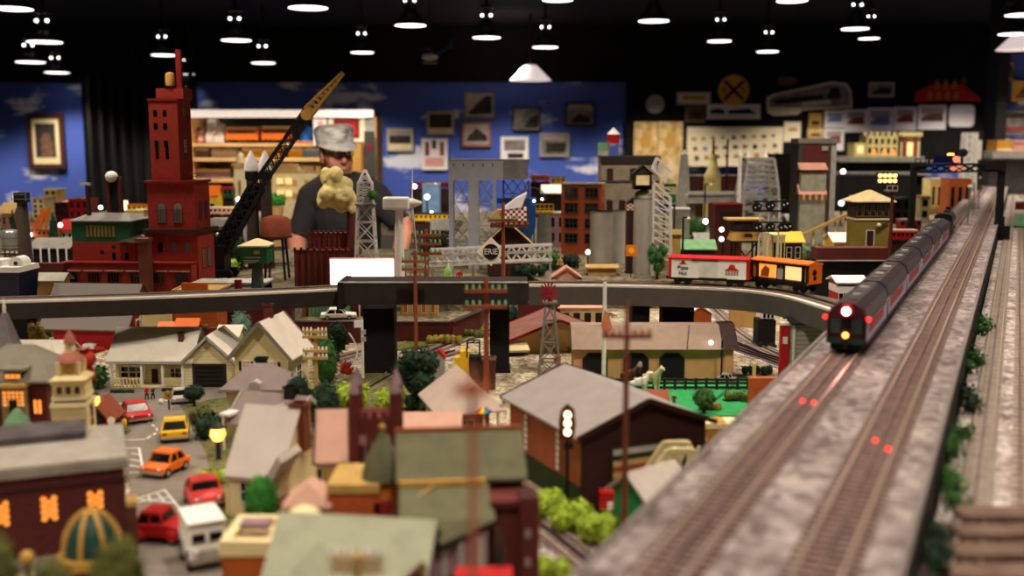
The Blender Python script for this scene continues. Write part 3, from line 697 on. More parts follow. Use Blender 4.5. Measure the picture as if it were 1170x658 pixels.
# gallery railings
for a, b_, yy in ((168, 175, .06), (208, 232, .08)):
 mb = MB(); za, zb_ = fz(206), fz(199); u0, u1 = fu(a), fu(b_)
 mb.bar((u0, yy, zb_), (u1, yy, zb_), .002); mb.bar((u0, yy, (za+zb_)/2), (u1, yy, (za+zb_)/2), .0015)
 for i in range(6): u = u0+(u1-u0)*i/5; mb.bar((u, yy, za), (u, yy, zb_), .0018)
 mb.build('railing', 'grey', r)
# long low wing in front with cream string course
wx0, wx1 = fu(71), fu(224)
MB().box(wx0, wx1, -.05, -.002, 0, fz(299)).build('wing_wall', 'brickred', r)
MB().box(wx0-.003, wx1+.003, -.053, .01, fz(300), fz(298.5)).build('wing_cornice', 'darkred', r)
for a, b_ in ((73, 95), (98, 120), (123, 145), (148, 168), (183, 196), (198, 222)):
 MB().box(fu(a), fu(b_), -.053, -.05, fz(308.5), fz(307.3)).build('string_course', 'pink', r)
for c in (84, 110, 133, 160, 185, 213): window(r, 'f', fu(c), fz(321), .036, .03, wx0, wx1, -.05, -.002, fr='maroon', pane='glassdark', nx=4, nz=1)
mx0, mx1 = fu(78), fu(160)
MB().box(mx0, mx1, -.001, .16, 0, fz(277)).build('middle_wall', 'brickred', r)
for c, row in ((127, 284), (142, 284), (127, 297), (142, 297), (113, 290)): window(r, 'f', fu(c), fz(row), .012, .018 if row > 291 else .010, mx0, mx1, -.001, .16, fr=None, arch=row > 291)
mb = MB(); mb.prism([(fu(160), fz(277)), (fu(168), fz(267)), (fu(168), fz(270)), (fu(160), fz(279.5))], -.01, .1, 'y'); mb.prism([(fu(134), fz(276)), (fu(162), fz(268)), (fu(166), fz(270)), (fu(160), fz(277))], -.02, .0, 'y')
mb.build('lean_to_roof', 'grey', r)
MB().box(mx0, fu(147), .0, .15, fz(277), fz(254)).build('green_clerestory', 'green', r)
mb = MB()
for i in range(8): u = fu(97+i*4.4); mb.box(u-.004, u+.004, -.002, .001, fz(271), fz(258), 0)
mb.build('clerestory_windows', 'olive', r)
hip_roof(r, mx0, fu(147), 0, .15, fz(254), .022, 'grey', ov=.006, ridge=.62)
mb = MB(); mb.tube((fu(91.5), .05, fz(253)), (fu(90.5), .05, fz(212)), 2.8*k, 2.2*k); mb.cbox(fu(91.5), .05, fz(253), .03, .03, .008); mb.build('stack', 'darkbrown', r)
MB().box(fu(83), fu(95), .045, .055, fz(213), fz(209.5)).build('stack_cap', 'lightgrey', r)
for c, t_ in ((109.5, 203), (124, 203)): MB().tube((fu(c), .09, fz(252)), (fu(c), .09, fz(t_)), 3*k, 2.6*k).build('stack', 'maroon', r, True)
MB().box(fu(112), fu(121), .088, .096, fz(246), fz(204)).build('stack_duct', 'black', r)
MB().ball((fu(114), .09, fz(203)), 7.5*k, 12, 0, 1, 1, .9).build('white_cap', 'white', r, True)
mb = MB(); mb.box(fu(168.5), fu(180), -.085, -.053, 0, fz(274)); mb.box(fu(166), fu(181), -.09, -.05, fz(274), fz(270)); mb.build('brown_chimney', M('brickbrowndark', (128,72,54), .8), r)
MB().box(fu(152), fu(167), -.0015, .02, fz(298), fz(276)).build('bay', 'darkred', r)
# tall grey-brown stack with a boxed cap
y = 3.6; kk = K(y, .3); r = T('smokestack', 'tall grey-brown smokestack with a black boxed cap left of the red factory', 'chimney', (X(27, y, .3), y, ZB))
MB().tube((0,0,0), (0,0,Z(231,y)-ZB), 9*kk, 5.5*kk, 14).build('shaft', M('stackgrey', (86,74,66), .85), r, True)
MB().cbox(0, 0, Z(231,y)-ZB, 13*kk, 13*kk, 11*kk).build('cap', 'black', r)
mb = MB(); zc = Z(229,y)-ZB
for s in (-1, 1): mb.bar((s*8*kk, -8*kk, zc), (s*8*kk, -8*kk, zc+9*kk), .002); mb.bar((-8*kk, s*8*kk, zc+2*kk), (8*kk, s*8*kk, zc+2*kk), .002); mb.bar((-8*kk, s*8*kk, zc+7*kk), (8*kk, s*8*kk, zc+7*kk), .002); mb.bar((s*8*kk,-8*kk,zc+2*kk),(s*8*kk,8*kk,zc+2*kk),.002)
mb.build('railing', 'grey', r)
def watertank(label, px0, px1, pyt, pym, pyb, y, mat, legmat, band=None, z=ZB, roofmat=None):
 k = K(y, z); r = T('water_tank', label, 'water tower', (X((px0+px1)/2, y, z), y, z)); R = (px1-px0)*k/2; zt, zm = Z(pyt,y)-z, Z(pym,y)-z
 MB().lathe([(R*.2, zm-R*.25), (R*.8, zm-R*.1), (R, zm), (R, zt-R*.45), (R*.8, zt-R*.12), (R*.3, zt)], 20).build('tank', MATS[mat], r, True)
 if band:
  for q in (.2, .7): MB().lathe([(R*1.03, zm+(zt-R*.45-zm)*q), (R*1.03, zm+(zt-R*.45-zm)*q+R*.08)], 20).build('band', MATS[band], r)
 MB().lathe([(R*1.08, zm-R*.06), (R*1.08, zm+R*.02)], 20).build('walkway', MATS[legmat], r)
 for a in (45, 135, 225, 315):
  c, s = math.cos(RAD(a)), math.sin(RAD(a)); MB().tube((c*R*.95, s*R*.95, 0), (c*R*.7, s*R*.7, zm), R*.08, R*.08, 8).build('leg', MATS[legmat], r)
 mb = MB()
 for q in (.35, .7):
  p = [(math.cos(RAD(a))*R*(.95-.25*q), math.sin(RAD(a))*R*(.95-.25*q), zm*q) for a in (45,135,225,315)]
  for i in range(4): mb.bar(p[i], p[(i+1) % 4], R*.06)
 mb.build('bracing', MATS[legmat], r); return r
watertank('silver ribbed water tank standing left of the grey-brown smokestack', 5, 26, 262, 284, 306, 3.9, 'silver', 'darkbrown', 'grey')
watertank('rust-brown domed water tower left of the corrugated brown works', 300, 334, 246, 270, 322, 3.75, 'rust', 'darkbrown')
# toy ship at the left edge
y = 3.0; kk = K(y, .1); r = T('toy_ship', 'navy-hulled toy ship with white deck at the left edge behind the bridge', 'ship', (X(3, y, .1), y+.05, 0))
zz = lambda p: Z(p, y)
mb = MB(); hull = [(-.16, 0), (.055, 0), (.085, .0)]
mb.add([(-.2,-.05,zz(352)),(.05,-.05,zz(352)),(.075,0,zz(352)),(.05,.05,zz(352)),(-.2,.05,zz(352)),(-.2,-.06,zz(311)),(.06,-.06,zz(311)),(.09,0,zz(308)),(.06,.06,zz(311)),(-.2,.06,zz(311))],
  [(0,1,6,5),(1,2,7,6),(2,3,8,7),(3,4,9,8),(4,0,5,9),(4,3,2,1,0),(5,6,7,8,9)]); mb.build('hull', 'navy', r)
mb = MB(); mb.add([(-.2,-.062,zz(311)),(.062,-.062,zz(311)),(.093,0,zz(308)),(.062,.062,zz(311)),(-.2,.062,zz(311)),(-.2,-.06,zz(305)),(.06,-.06,zz(305)),(.09,0,zz(302)),(.06,.06,zz(305)),(-.2,.06,zz(305))],
  [(0,1,6,5),(1,2,7,6),(2,3,8,7),(3,4,9,8),(4,0,5,9),(4,3,2,1,0),(5,6,7,8,9)]); mb.build('deck', 'white', r)
MB().box(-.19, .0, -.035, .035, zz(306), zz(298)).build('cabin', 'white', r); MB().box(-.17, -.01, -.038, .038, zz(303), zz(300)).build('cabin_windows', 'glassdark', r)
mb = MB(); mb.tube((.035,-.025,zz(303)), (.035,.025,zz(303)), .022, .022, 16); mb.build('wheel_arch', 'white', r, True)
MB().tube((.035,-.027,zz(302)), (.035,.027,zz(302)), .006, .006, 8).build('porthole', 'dark', r)
MB().box(-.2, .06, -.03, .03, 0, zz(352)+.001).build('stand', 'black', r)
# red barn below and behind the bridge
y = 2.95; kk = K(y, .1); x0, x1 = X(62, y, .08), X(150, y, .08)
r = T('red_barn', 'red wooden barn with grey roof and white crossed loft door behind the left bridge', 'barn', ((x0+x1)/2, y+.09, 0), RAD(-6)); w2 = (x1-x0)/2; h = Z(372, y); rh = .105
M('barnred', (176,26,30), .7, pat='boards', scale=40, rgb2=(140,18,22), sz=0)
gable_walls(r, -w2, w2, -.09, .09, h, rh, 'x', 'barnred'); gable_roof(r, -w2-.03, w2, -.09, .09, h, rh, 'x', 'roofgrey', .012, fascia='maroon')
def ledge(px): return X(px, y)-(x0+x1)/2
mb = MB(); a = .012
for p, q in (((w2+.002,-a,h*.78),(w2+.002,a,h*.78)), ((w2+.002,-a,h*.78),(w2+.002,-a,h*1.15)), ((w2+.002,a,h*.78),(w2+.002,a,h*1.15)), ((w2+.002,-a,h*1.15),(w2+.002,a,h*1.15)), ((w2+.002,-a,h*.78),(w2+.002,a,h*1.15)), ((w2+.002,a,h*.78),(w2+.002,-a,h*1.15)), ((w2+.002,-a,h*1.15),(w2+.002,0,h*1.32)), ((w2+.002,a,h*1.15),(w2+.002,0,h*1.32))): mb.bar(p, q, .003)
mb.build('loft_door', 'white', r)
window(r, 'r', -.0, .004, .06, .07, -w2, w2, -.09, .09, fr='white', pane='darkred', nx=2, nz=1, name='barn_door')
# the barn's lower lean-to shed, in front and to its left
# orange building with flat tan roof
r, w, d, h = block('orange_depot', 'orange-brown depot with stepped orange parapet and vented tan roof', 'building', 197, 250, 331, 3.16, ZB, .14, 'orangebrown', 'tan')
MB().box(-w*.28, w*.28, -d/2-.004, -d/2+.004, h, h+8*K(3.16)).build('raised_parapet', 'orange', r)
mb = MB(); mb.box(w*.52, w*1.25, -d*.2, d*1.3, 0, h*.75); mb.build('rear_wall', 'darkgrey', r); MB().box(-w*.4, w*1.28, d*.55, d*1.35, h*.9, h*1.05).build('rear_roof', 'lightgrey', r)
MB().box(-w*.38, w*1.25, d*.57, d*1.3, 0, h*.9).build('rear_hall', 'grey', r)
for i in range(6): MB().tube((w*(-.2+i*.26), d*.9, h*1.0), (w*(-.2+i*.26), d*.9, h*1.18), .006, .004, 6).build('roof_vent', 'white', r)
MB().tube((w*.80, -.0, h*.75), (w*.80, -.0, h*1.5), .012, .012, 10).build('red_vent', 'darkred', r, True)
r, w, d, h = block('orange_store', 'low orange-brown building seen under the left bridge beside the barn', 'building', 196, 250, 352, 2.95, 0, .1, 'orangebrown', 'tan')
r, w, d, h = block('cream_store', 'cream shed with green notice under the bridge beside the barn gable', 'building', 164, 196, 355, 2.93, 0, .08, 'cream', 'lightgrey')
window(r, 'f', w*.3, h*.35, w*.2, h*.25, -w/2, w/2, -d/2, d/2); MB().box(-w*.2, w*.1, -d/2-.002, -d/2, h*.2, h*.35).build('notice', 'palegreen', r)
# low brown fence slab and shed in front of it
mb = MB(); a, b_ = P(162, 390, 2.86), P(256, 386, 2.86); mb.box(a.x, b_.x, 2.86, 2.88, 0, Z(375, 2.86)); tag(mb.build('brown_wall', 'brickdark'), 'low dark brown garden wall behind the ranch house roof', 'wall')
o = MB(); y = 2.78; o.prism([(X(165,y),Z(395,y)),(X(184,y),Z(380,y)),(X(172,y),Z(382,y))], y, y+.02)
bush('dry olive hedge on the brown wall behind the ranch house', 222, 388, 40, 9, 'leafolive', y=2.87, z=Z(375, 2.86))
# brighter orange canopies
for px0, px1, pt, pb, lb in ((186, 207, 367, 373, 'small orange canopy left of the longer orange canopy'), (206, 232, 363, 371, 'longer orange canopy on posts under the left bridge')):
 y = 2.87; k = K(y); x0, x1 = X(px0, y), X(px1, y); r = T('orange_canopy', lb, 'canopy', ((x0+x1)/2, y-.03, 0)); w2 = (x1-x0)/2; z0, z1 = Z(pb, y), Z(pt, y)
 gable_roof(r, -w2, w2, -.02, .02, z0, z1-z0, 'x', 'orange', .002); [MB().tube((sx*w2*.85, sy*.018, 0), (sx*w2*.85, sy*.018, z0+.002), .002).build('post', 'dark', r) for sx in (-1,1) for sy in (-1,1)]
# green switch tower on a post
y = 3.12; k = K(y, .2); r = T('switch_tower', 'dark green switch tower with pale hip roof on a single post', 'tower', (X(293, y, .2), y, ZB)); zf = lambda p: Z(p, y)-ZB
MB().box(-15*k, 15*k, -.03, .05, zf(300), zf(281)).build('cabin', 'green', r); hip_roof(r, -15*k, 15*k, -.03, .05, zf(281), 7*k, 'cream', .006, .3)
mb = MB(); mb.box(-11*k, 6*k, -.0315, -.03, zf(297), zf(296)); mb.box(-10*k, 8*k, -.0315, -.03, zf(293.5), zf(292.5)); mb.box(-11*k, 3*k, -.0315, -.03, zf(299), zf(298.2)); mb.build('lettering', 'lightgrey', r)
window(r, 'f', 4*k, zf(289), 7*k, 4*k, -15*k, 15*k, -.03, .05, fr='green', pane='tan', nx=1, nz=1); window(r, 'r', .01, zf(296), .02, 9*k, -15*k, 15*k, -.03, .05, fr='brightgreen', pane='glassdark')
MB().frus(0, .01, 0, zf(300), 14*k, 14*k, 9*k, 10*k).build('post', M('postgrey', (70,80,74), .8), r)
# crane: cab, black lattice boom, yellow jib tip
y = 3.78; k = K(y, .3); b0 = P(250, 290, y); r = T('toy_crane', 'black lattice-boom crane with yellow boom tip leaning up to the right', 'crane', (b0.x, y, ZB)); L = lambda px, py: P(px, py, y)-Vector((b0.x, y, ZB))
MB().box(-.06, .03, -.04, .05, .03, .03+.09).build('cab', 'blackplastic', r); mb = MB()
for s in (-1, 1): mb.prism([(-.07,.0),(.05,.0),(.06,.02),(.05,.035),(-.07,.035),(-.08,.02)], s*.045-.012, s*.045+.012)
mb.build('crawler_tracks', 'black', r)
def boom(p, q, w0, w1, n, mat, nm):
 mb = MB(); a = (q-p); ax = a.normalized(); u = Vector((-ax.z, 0, ax.x)); v = Vector((0,1,0))
 def c(t): w = w0+(w1-w0)*t; o = p+a*t; return [o+u*w/2-v*w/2, o-u*w/2-v*w/2, o-u*w/2+v*w/2, o+u*w/2+v*w/2]
 for i in range(4): mb.bar(c(0)[i], c(1)[i], w0*.2)
 for j in range(n):
  m, o = c(j/n), c((j+1)/n)
  for i in range(4): mb.bar(m[i], o[(i+1) % 4], w0*.13); mb.bar(m[(i+1) % 4], o[i], w0*.1)
 mb.build(nm, MATS[mat], r)
boom(L(249,291), L(294,213), .05, .045, 7, 'black', 'boom'); boom(L(294,213), L(353,127), .034, .032, 12, 'blackplastic', 'boom'); boom(L(353,127), L(392,83), .034, .008, 9, 'gold', 'boom_tip')
MB().bar(L(249,291)+Vector((0,.012,0)), L(294,213)+Vector((0,.012,0)), .03).build('boom_foot', 'black', r)
MB().tube(L(351,131)+Vector((0,-.02,0)), L(351,131)+Vector((0,.02,0)), .02, .02, 12).build('sheave', 'gold', r)
# two dark smokestacks with cottony white smoke
for px, lb, ps in ((289, 'dark smokestack with white smoke tuft, left of the pair by the crane boom', (288,285,290)), (305, 'dark smokestack with white smoke tuft, right of the pair by the crane boom', (306,303,309))):
 y = 4.1; k = K(y, .3); r = T('smokestack', lb, 'chimney', (X(px, y, .3), y, ZB)); zf = lambda p: Z(p, y)-ZB
 MB().tube((0,0,0), (0,0,zf(205)), 7.5*k, 6*k, 14).build('shaft', M('stackbrown', (66,54,46), .85), r, True); MB().lathe([(7*k, zf(205)), (7.4*k, zf(203)), (7.4*k, zf(197)), (6.5*k, zf(196))], 14).build('cap', 'black', r, True)
 mb = MB(); mb.lathe([(6*k, zf(197)), (8.2*k, zf(195)), (7.6*k, zf(187)), (4*k, zf(178)), (.8*k, zf(172))], 12); mb.build('smoke', 'smokewhite', r, True)
# brown corrugated works with chimney and cotton smoke
y = 3.42; k = K(y, .2); x0, x1 = X(337, y, .2), X(410, y, .2); xc = (x0+x1)/2
r = T('brown_works', 'dark red-brown ribbed works with notched parapets and cream smoke from its chimney', 'factory', (xc, y+.08, ZB)); zf = lambda p: Z(p, y)-ZB
M('brownrib', (122,52,44), .75, pat='boards', scale=30, rgb2=(80,34,30), sz=0)
w2 = (x1-x0)/2; MB().box(-w2, w2, -.08, .0, 0, zf(287)).build('lower_wall', 'brownrib', r); MB().box(X(349,y)-xc, X(406,y)-xc, .0, .09, 0, zf(270)).build('upper_wall', 'brownrib', r)
for nm, a, b_, yy, p in (('lower_parapet', -w2, w2, -.082, 287), ('upper_parapet', X(349,y)-xc, X(406,y)-xc, -.002, 270)):
 mb = MB(); n = 10; mb.box(a, b_, yy, yy+.01, zf(p)-.002, zf(p)+.004)
 for i in range(n+1): u = a+(b_-a)*i/n; mb.cbox(u, yy+.005, zf(p), .007, .01, .012); mb.bar((u, yy-.001, 0), (u, yy-.001, zf(p)), .003)
 mb.build(nm, 'maroon', r)
MB().tube((X(398.5,y)-xc, -.01, zf(290)), (X(398.5,y)-xc, -.01, zf(243)), 4.8*k, 4.2*k, 12).build('chimney', 'brickdark', r, True)
random.seed(3); mb = MB()
for c, q in (((398,240),6),((395,232),10),((388,225),13),((378,214),13),((372,205),11),((380,200),9),((370,222),10),((386,214),12),((392,225),10),((366,232),8),((374,229),11),((364,226),7),((377,195),5),((367,197),5),((385,237),8)):
 p = P(c[0], c[1], y); mb.ball((p.x-xc, random.uniform(-.02,.02), p.z-ZB), q*k, 12)
o = mb.build('smoke', 'smoke', r, True)
rm_ = o.modifiers.new('remesh', 'REMESH'); rm_.mode = 'VOXEL'; rm_.voxel_size = .005; rm_.use_smooth_shade = True
tx = bpy.data.textures.new('puff', 'CLOUDS'); tx.noise_scale = .018; dm = o.modifiers.new('puff', 'DISPLACE'); dm.texture = tx; dm.strength = .012
# steel lattice mast
y = 3.3; r = T('lattice_mast', 'slim pale steel lattice mast with pointed top in front of the man', 'mast', (X(419, y, .2), y, ZB)); k = K(y, .2); zf = lambda p: Z(p, y)-ZB
lattice(r, 0, 0, 0, zf(232), 27*k, 17*k, 5, .0035, name='lower_frame'); lattice(r, 0, 0, zf(232), zf(208), 17*k, 15*k, 4, .003, name='upper_frame'); lattice(r, 0, 0, zf(208), zf(194), 13*k, 1.5*k, 2, .003, name='peak')
MB().cbox(0, 0, zf(234), 22*k, 22*k, .004).build('platform', 'grey', r); bush('small green creeper clinging to the lattice mast', 426, 228, 7, 12, 'leaf', y=3.27, z=Z(228,3.27), n=60)
# blank lit billboard
y = 3.0; x0, x1 = X(378, y, .2), X(450, y, .2); r = T('lit_billboard', 'blank glowing white billboard standing behind the bridge', 'billboard', ((x0+x1)/2, y, ZB), RAD(4)); w2 = (x1-x0)/2; z0, z1 = Z(325,y)-ZB, Z(296,y)-ZB
MB().box(-w2-.003, w2+.003, .001, .014, z0-.003, z1+.003).build('frame', 'pink', r); MB().box(-w2, w2, -.001, .002, z0, z1).build('screen', 'screen', r)
for s in (-1, 1): MB().box(s*w2*.8-.003, s*w2*.8+.003, .004, .010, 0, z0).build('post', 'dark', r)
# wind turbine
y = 3.2; k = K(y, .25); r = T('wind_turbine', 'white model wind turbine with one blade pointing straight up', 'wind turbine', (X(456, y, .25), y, ZB)); L = lambda px, py, d=0: P(px, py, y)-Vector((X(456, y, .25), y, ZB))+Vector((0, d, 0))
MB().tube((0,0,0), L(456,240), 6.5*k, 4.5*k, 14).build('tower', 'white', r, True)
mb = MB(); mb.cbox(0, 0, 0, 30*k, 15*k, 14.5*k); o = mb.build('nacelle', 'white', r); o.location = L(453, 239.5); bv = o.modifiers.new('bevel', 'BEVEL'); bv.width = 2.5*k; bv.segments = 3
MB().tube(L(468,232), L(474,232), 6*k, 5*k, 14).build('hub', 'white', r, True); MB().tube(L(474,232), L(482,232), 4.6*k, 1.5*k, 12).build('nose_cone', 'white', r, True)
for e in ((471,178,-.0), (477,292,-.01), (466,262,.16)):
 a = L(471, 232); b_ = L(e[0], e[1], e[2]); d = (b_-a); s = d.cross(Vector((1,.2,0))).normalized(); mb = MB(); t = Vector((.0022,0,0)); v = []
 for q, ww in ((0, .004), (.12, .0085), (.5, .006), (1, .0015)):
  o = a+d*q; v += [o+s*ww, o+t*ww/.008, o-s*ww, o-t*ww/.008]
 f = []
 for j in range(3):
  for i in range(4): f.append((j*4+i, j*4+(i+1) % 4, j*4+4+(i+1) % 4, j*4+4+i))
 mb.add(v, f+[(0,1,2,3),(12,13,14,15)]); mb.build('blade', 'white', r, True)
# people-sized clutter and trees around here
bush('round green plant in the tan pot behind the water tower', 317, 236, 17, 16, 'leafbright', y=5.0, z=Z(236,5.0)); r = T('plant_pot', 'tan flared pot under the round green plant', 'pot', (X(317,5.0), 5.0, ZB)); MB().lathe([(.03,0),(.02,Z(262,5)-ZB),(.028,Z(248,5)-ZB),(.035,Z(236.5,5)-ZB)],12).build('bowl', 'tan', r, True)
bush('bright yellow-green shrub at the foot of the crane', 262, 312, 22, 18, 'leaflime', y=3.55, z=ZB, n=120)
tree('dark green bush behind the green switch tower', 276, 296, 22, 26, 'leafdark', z=ZB, y=4.0, trunk=.1)
# ---------- rear board, centre ----------
# grey lift-bridge tower
y = 4.05; k = K(y, .3); x0 = X(513, y, .3); r = T('bridge_tower', 'tall grey steel lift-bridge tower with crossed panels', 'tower', (x0, y, ZB)); zf = lambda p: Z(p, y)-ZB; fu = lambda p: X(p, y, .3)-x0
def xpanel(mb, a, b_, z0, z1, yy, t):
 mb.bar((a, yy, z0), (b_, yy, z1), t, .003); mb.bar((b_, yy, z0), (a, yy, z1), t, .003); mb.bar((a, yy, z0), (b_, yy, z0), t, .003)
for nm, yy in (('front_frame', 0), ('rear_frame', .11)):
 mb = MB()
 for a, b_ in ((513, 518), (535, 547), (563, 567)): mb.box(fu(a), fu(b_), yy-.002, yy+.003, 0, zf(205))
 mb.box(fu(513), fu(575), yy-.003, yy+.003, zf(206), zf(184))
 for z0, z1 in ((232, 206), (260, 234), (278, 262), (296, 280)):
  xpanel(mb, fu(518), fu(535), zf(z0), zf(z1), yy, .010); xpanel(mb, fu(547), fu(563), zf(z0), zf(z1), yy, .010)
 mb.build(nm, 'steel', r)
mb = MB()
for a in (516, 541, 565):
 for p in (300, 270, 240, 207): mb.bar((fu(a), 0, zf(p)), (fu(a), .11, zf(p)), .004)
 mb.bar((fu(a), 0, zf(300)), (fu(a), .11, zf(240)), .004); mb.bar((fu(a), 0, zf(240)), (fu(a), .11, zf(207)), .004)
mb.build('side_bracing', 'steel', r)
mb = MB(); mb.box(fu(513), fu(605), .002, .105, zf(186), zf(182)); mb.box(fu(575), fu(603), .0, .1, zf(205), zf(183)); mb.build('head_house', M('steeldull', (138,136,136), .6), r)
mb = MB()
for i in range(5): u = fu(519+i*11); mb.box(u-.002, u+.002, -.0045, -.003, zf(190), zf(187))
mb.build('lamp_brackets', 'dark', r)
mb = MB()
for a, b_ in ((575, 586), (586, 597), (597, 604)):
 for z0, z1 in ((222, 206), (240, 224), (256, 242)): xpanel(mb, fu(a), fu(b_), zf(z0), zf(z1), .05, .004)
for a in (575, 604): mb.bar((fu(a), .05, 0), (fu(a), .05, zf(206)), .006)
mb.build('lift_span', 'darkgrey', r)
# blue ore hopper
y = 4.32; k = K(y, .25); x0 = X(607, y, .25); r = T('ore_hopper', 'bright blue ore hopper tower behind the dark brown barn', 'hopper', (x0, y, ZB)); zf = lambda p: Z(p, y)-ZB; fu = lambda p: X(p, y, .25)-x0
mb = MB(); mb.prism([(fu(594), zf(226)), (fu(612), zf(226)), (fu(612), zf(258)), (fu(604), zf(280)), (fu(592), zf(262))], -.03, .03); mb.build('bin', 'blue', r)
MB().box(fu(563), fu(594), -.025, .025, zf(232), zf(226)).build('conveyor', 'blue', r)
for a in (597, 610): MB().box(fu(a)-.003, fu(a)+.003, -.02, -.014, 0, zf(262)).build('leg', 'blue', r)
for a in (565,): MB().box(fu(a)-.003, fu(a)+.003, -.02, -.014, 0, zf(230)).build('leg', 'blue', r)
for a, p in ((564, 230), (610, 229), (619, 227)): MB().ball((fu(a), -.034, zf(p)), 1.6*k, 8).build('light', 'lampwhite', r)
mb = MB(); n = 14; R = 15*k
for i in range(n):
 a, b_ = PI*i/n, PI*(i+1)/n; mb.bar((fu(609)+R*math.cos(a), .04, zf(230)+R*math.sin(a)), (fu(609)+R*math.cos(b_), .04, zf(230)+R*math.sin(b_)), .004)
mb.build('chute_hoop', 'grey', r)
y = 4.6; r = T('yellow_gantry', 'yellow railed gantry platform right of the blue hopper', 'gantry', (X(622,y,.3), y, ZB)); k = K(y,.3); zf = lambda p: Z(p, y)-ZB
mb = MB()
for p in (242, 238, 233): mb.bar((-10*k, -.02, zf(p)), (10*k, -.02, zf(p)), .004)
for a in (-10,-5,0,5,10): mb.bar((a*k, -.02, zf(243)), (a*k, -.02, zf(233)), .004)
mb.build('railing', 'yellow', r); MB().box(-10*k, 10*k, -.02, .03, zf(244), zf(241)).build('platform', 'yellow', r); MB().tube((0,0,0), (0,0,zf(243)), 9*k, 8*k, 16).build('drum', 'grey', r, True)
# dark brown barn with a snowy signal house in front of the hopper
y = 3.85; k = K(y, .2); x0 = X(581, y, .2); r = T('dark_barn', 'dark brown barn with tan roof under the little white-roofed house', 'barn', (x0, y+.06, ZB)); zf = lambda p: Z(p, y)-ZB
w2 = 24*k; gable_walls(r, -w2, w2, -.06, .06, zf(278), 21*k, 'y', 'darkmaroon'); gable_roof(r, -w2, w2, -.06, .06, zf(278), 21*k, 'y', 'tan', .012, fascia='darkbrown'); window(r, 'f', 0, .002, .05, .06, -w2, w2, -.06, .06, fr='maroon', pane='darkbrown', name='barn_door')
y = 3.82; x0 = X(584, y, .3); k = K(y, .3); zb = Z(256, y); r = T('checkered_house', 'little red and white checkered house with snowy white roof above the dark barn', 'house', (x0, y+.03, zb)); zf = lambda p: Z(p, y)-zb
mb = MB()
for i in range(8):
 for j in range(6): mb.box(-8*k+i*3.2*k, -8*k+(i+1)*3.2*k, -.03, .03, zf(256)+j*3.1*k, zf(256)+(j+1)*3.1*k, (i+j) % 2)
mb.build('wall', ['white', 'darkred'], r)
mb = MB(); mb.prism([(-12*k, zf(240)), (6*k, zf(226)), (18*k, zf(220)), (12*k, zf(237))], -.035, .035); mb.build('roof', 'smokewhite', r)
mb = MB(); mb.prism([(-24*k, zf(248)), (-16*k, zf(240)), (-8*k, zf(240)), (-8*k, zf(253)), (-24*k, zf(253))], -.02, .03); mb.build('lean_to', 'tan', r)
MB().box(-24*k, 20*k, -.036, .04, -.012, 0).build('balcony', 'brown', r)
mb = MB()
for i in range(9): mb.bar((-22*k+i*5*k, -.034, -.012), (-22*k+i*5*k, -.034, .012), .0025)
mb.bar((-23*k, -.034, .012), (20*k, -.034, .012), .0025); mb.build('railing', 'rust', r)
# sign gantry with the diamond sign
y = 3.62; k = K(y, .2); x0 = X(560, y, .2); r = T('sign_gantry', 'long white truss gantry crossing in front of the dark barn', 'gantry', (x0, y, ZB)); zf = lambda p: Z(p, y)-ZB; fu = lambda p: X(p, y, .2)-x0
for nm, yy in (('front_truss', 0), ('rear_truss', .045)):
 mb = MB(); mb.bar((fu(491), yy, zf(286)), (fu(631), yy, zf(280)), .0065); mb.bar((fu(491), yy, zf(304)), (fu(631), yy, zf(297)), .0065)
 n = 12
 for i in range(n):
  a, b_ = fu(491+140*i/n), fu(491+140*(i+1)/n); za, zb_ = zf(286-6*i/n), zf(304-7*(i+1)/n); mb.bar((a, yy, za), (b_, yy, zb_), .004); mb.bar((a, yy, zf(304-7*i/n)), (b_, yy, zf(286-6*(i+1)/n)), .004)
 mb.build(nm, 'palesteel', r)
mb = MB(); mb.bar((fu(491), 0, zf(292)), (fu(631), 0, zf(287)), .009); mb.box(fu(491), fu(631), .0, .045, zf(301), zf(299)); mb.build('walkway', 'lightgrey', r)
for a, p in ((493, 285), (540, 283), (629, 280)): MB().box(fu(a)-.004, fu(a)+.004, .018, .026, 0, zf(p)).build('leg', 'palesteel', r)
y = 3.5; x0 = X(561, y, .2); r = T('railroad_sign', 'cream diamond sign with black disc reading ERIE on the gantry', 'sign', (x0, y, Z(304, y))); k = K(y, .2); R = 16.5*k
mb = MB(); mb.prism([(0, 0), (R, R), (0, 2*R), (-R, R)], .0, .012, 'y'); mb.build('diamond_panel', [M('signcream', (250,240,212), .6)], r); lab(bpy.data.objects[r.children[0].name], 'cream diamond panel')
MB().tube((0, -.002, R), (0, .001, R), R*.55, R*.55, 28).build('disc', 'black', r); textpart('lettering', 'ERIE', R*.58, 'white', r, (0, -.003, R), sx=.9)
MB().bar((0, .012, R), (0, .11, R), .006).build('bracket', 'dark', r)
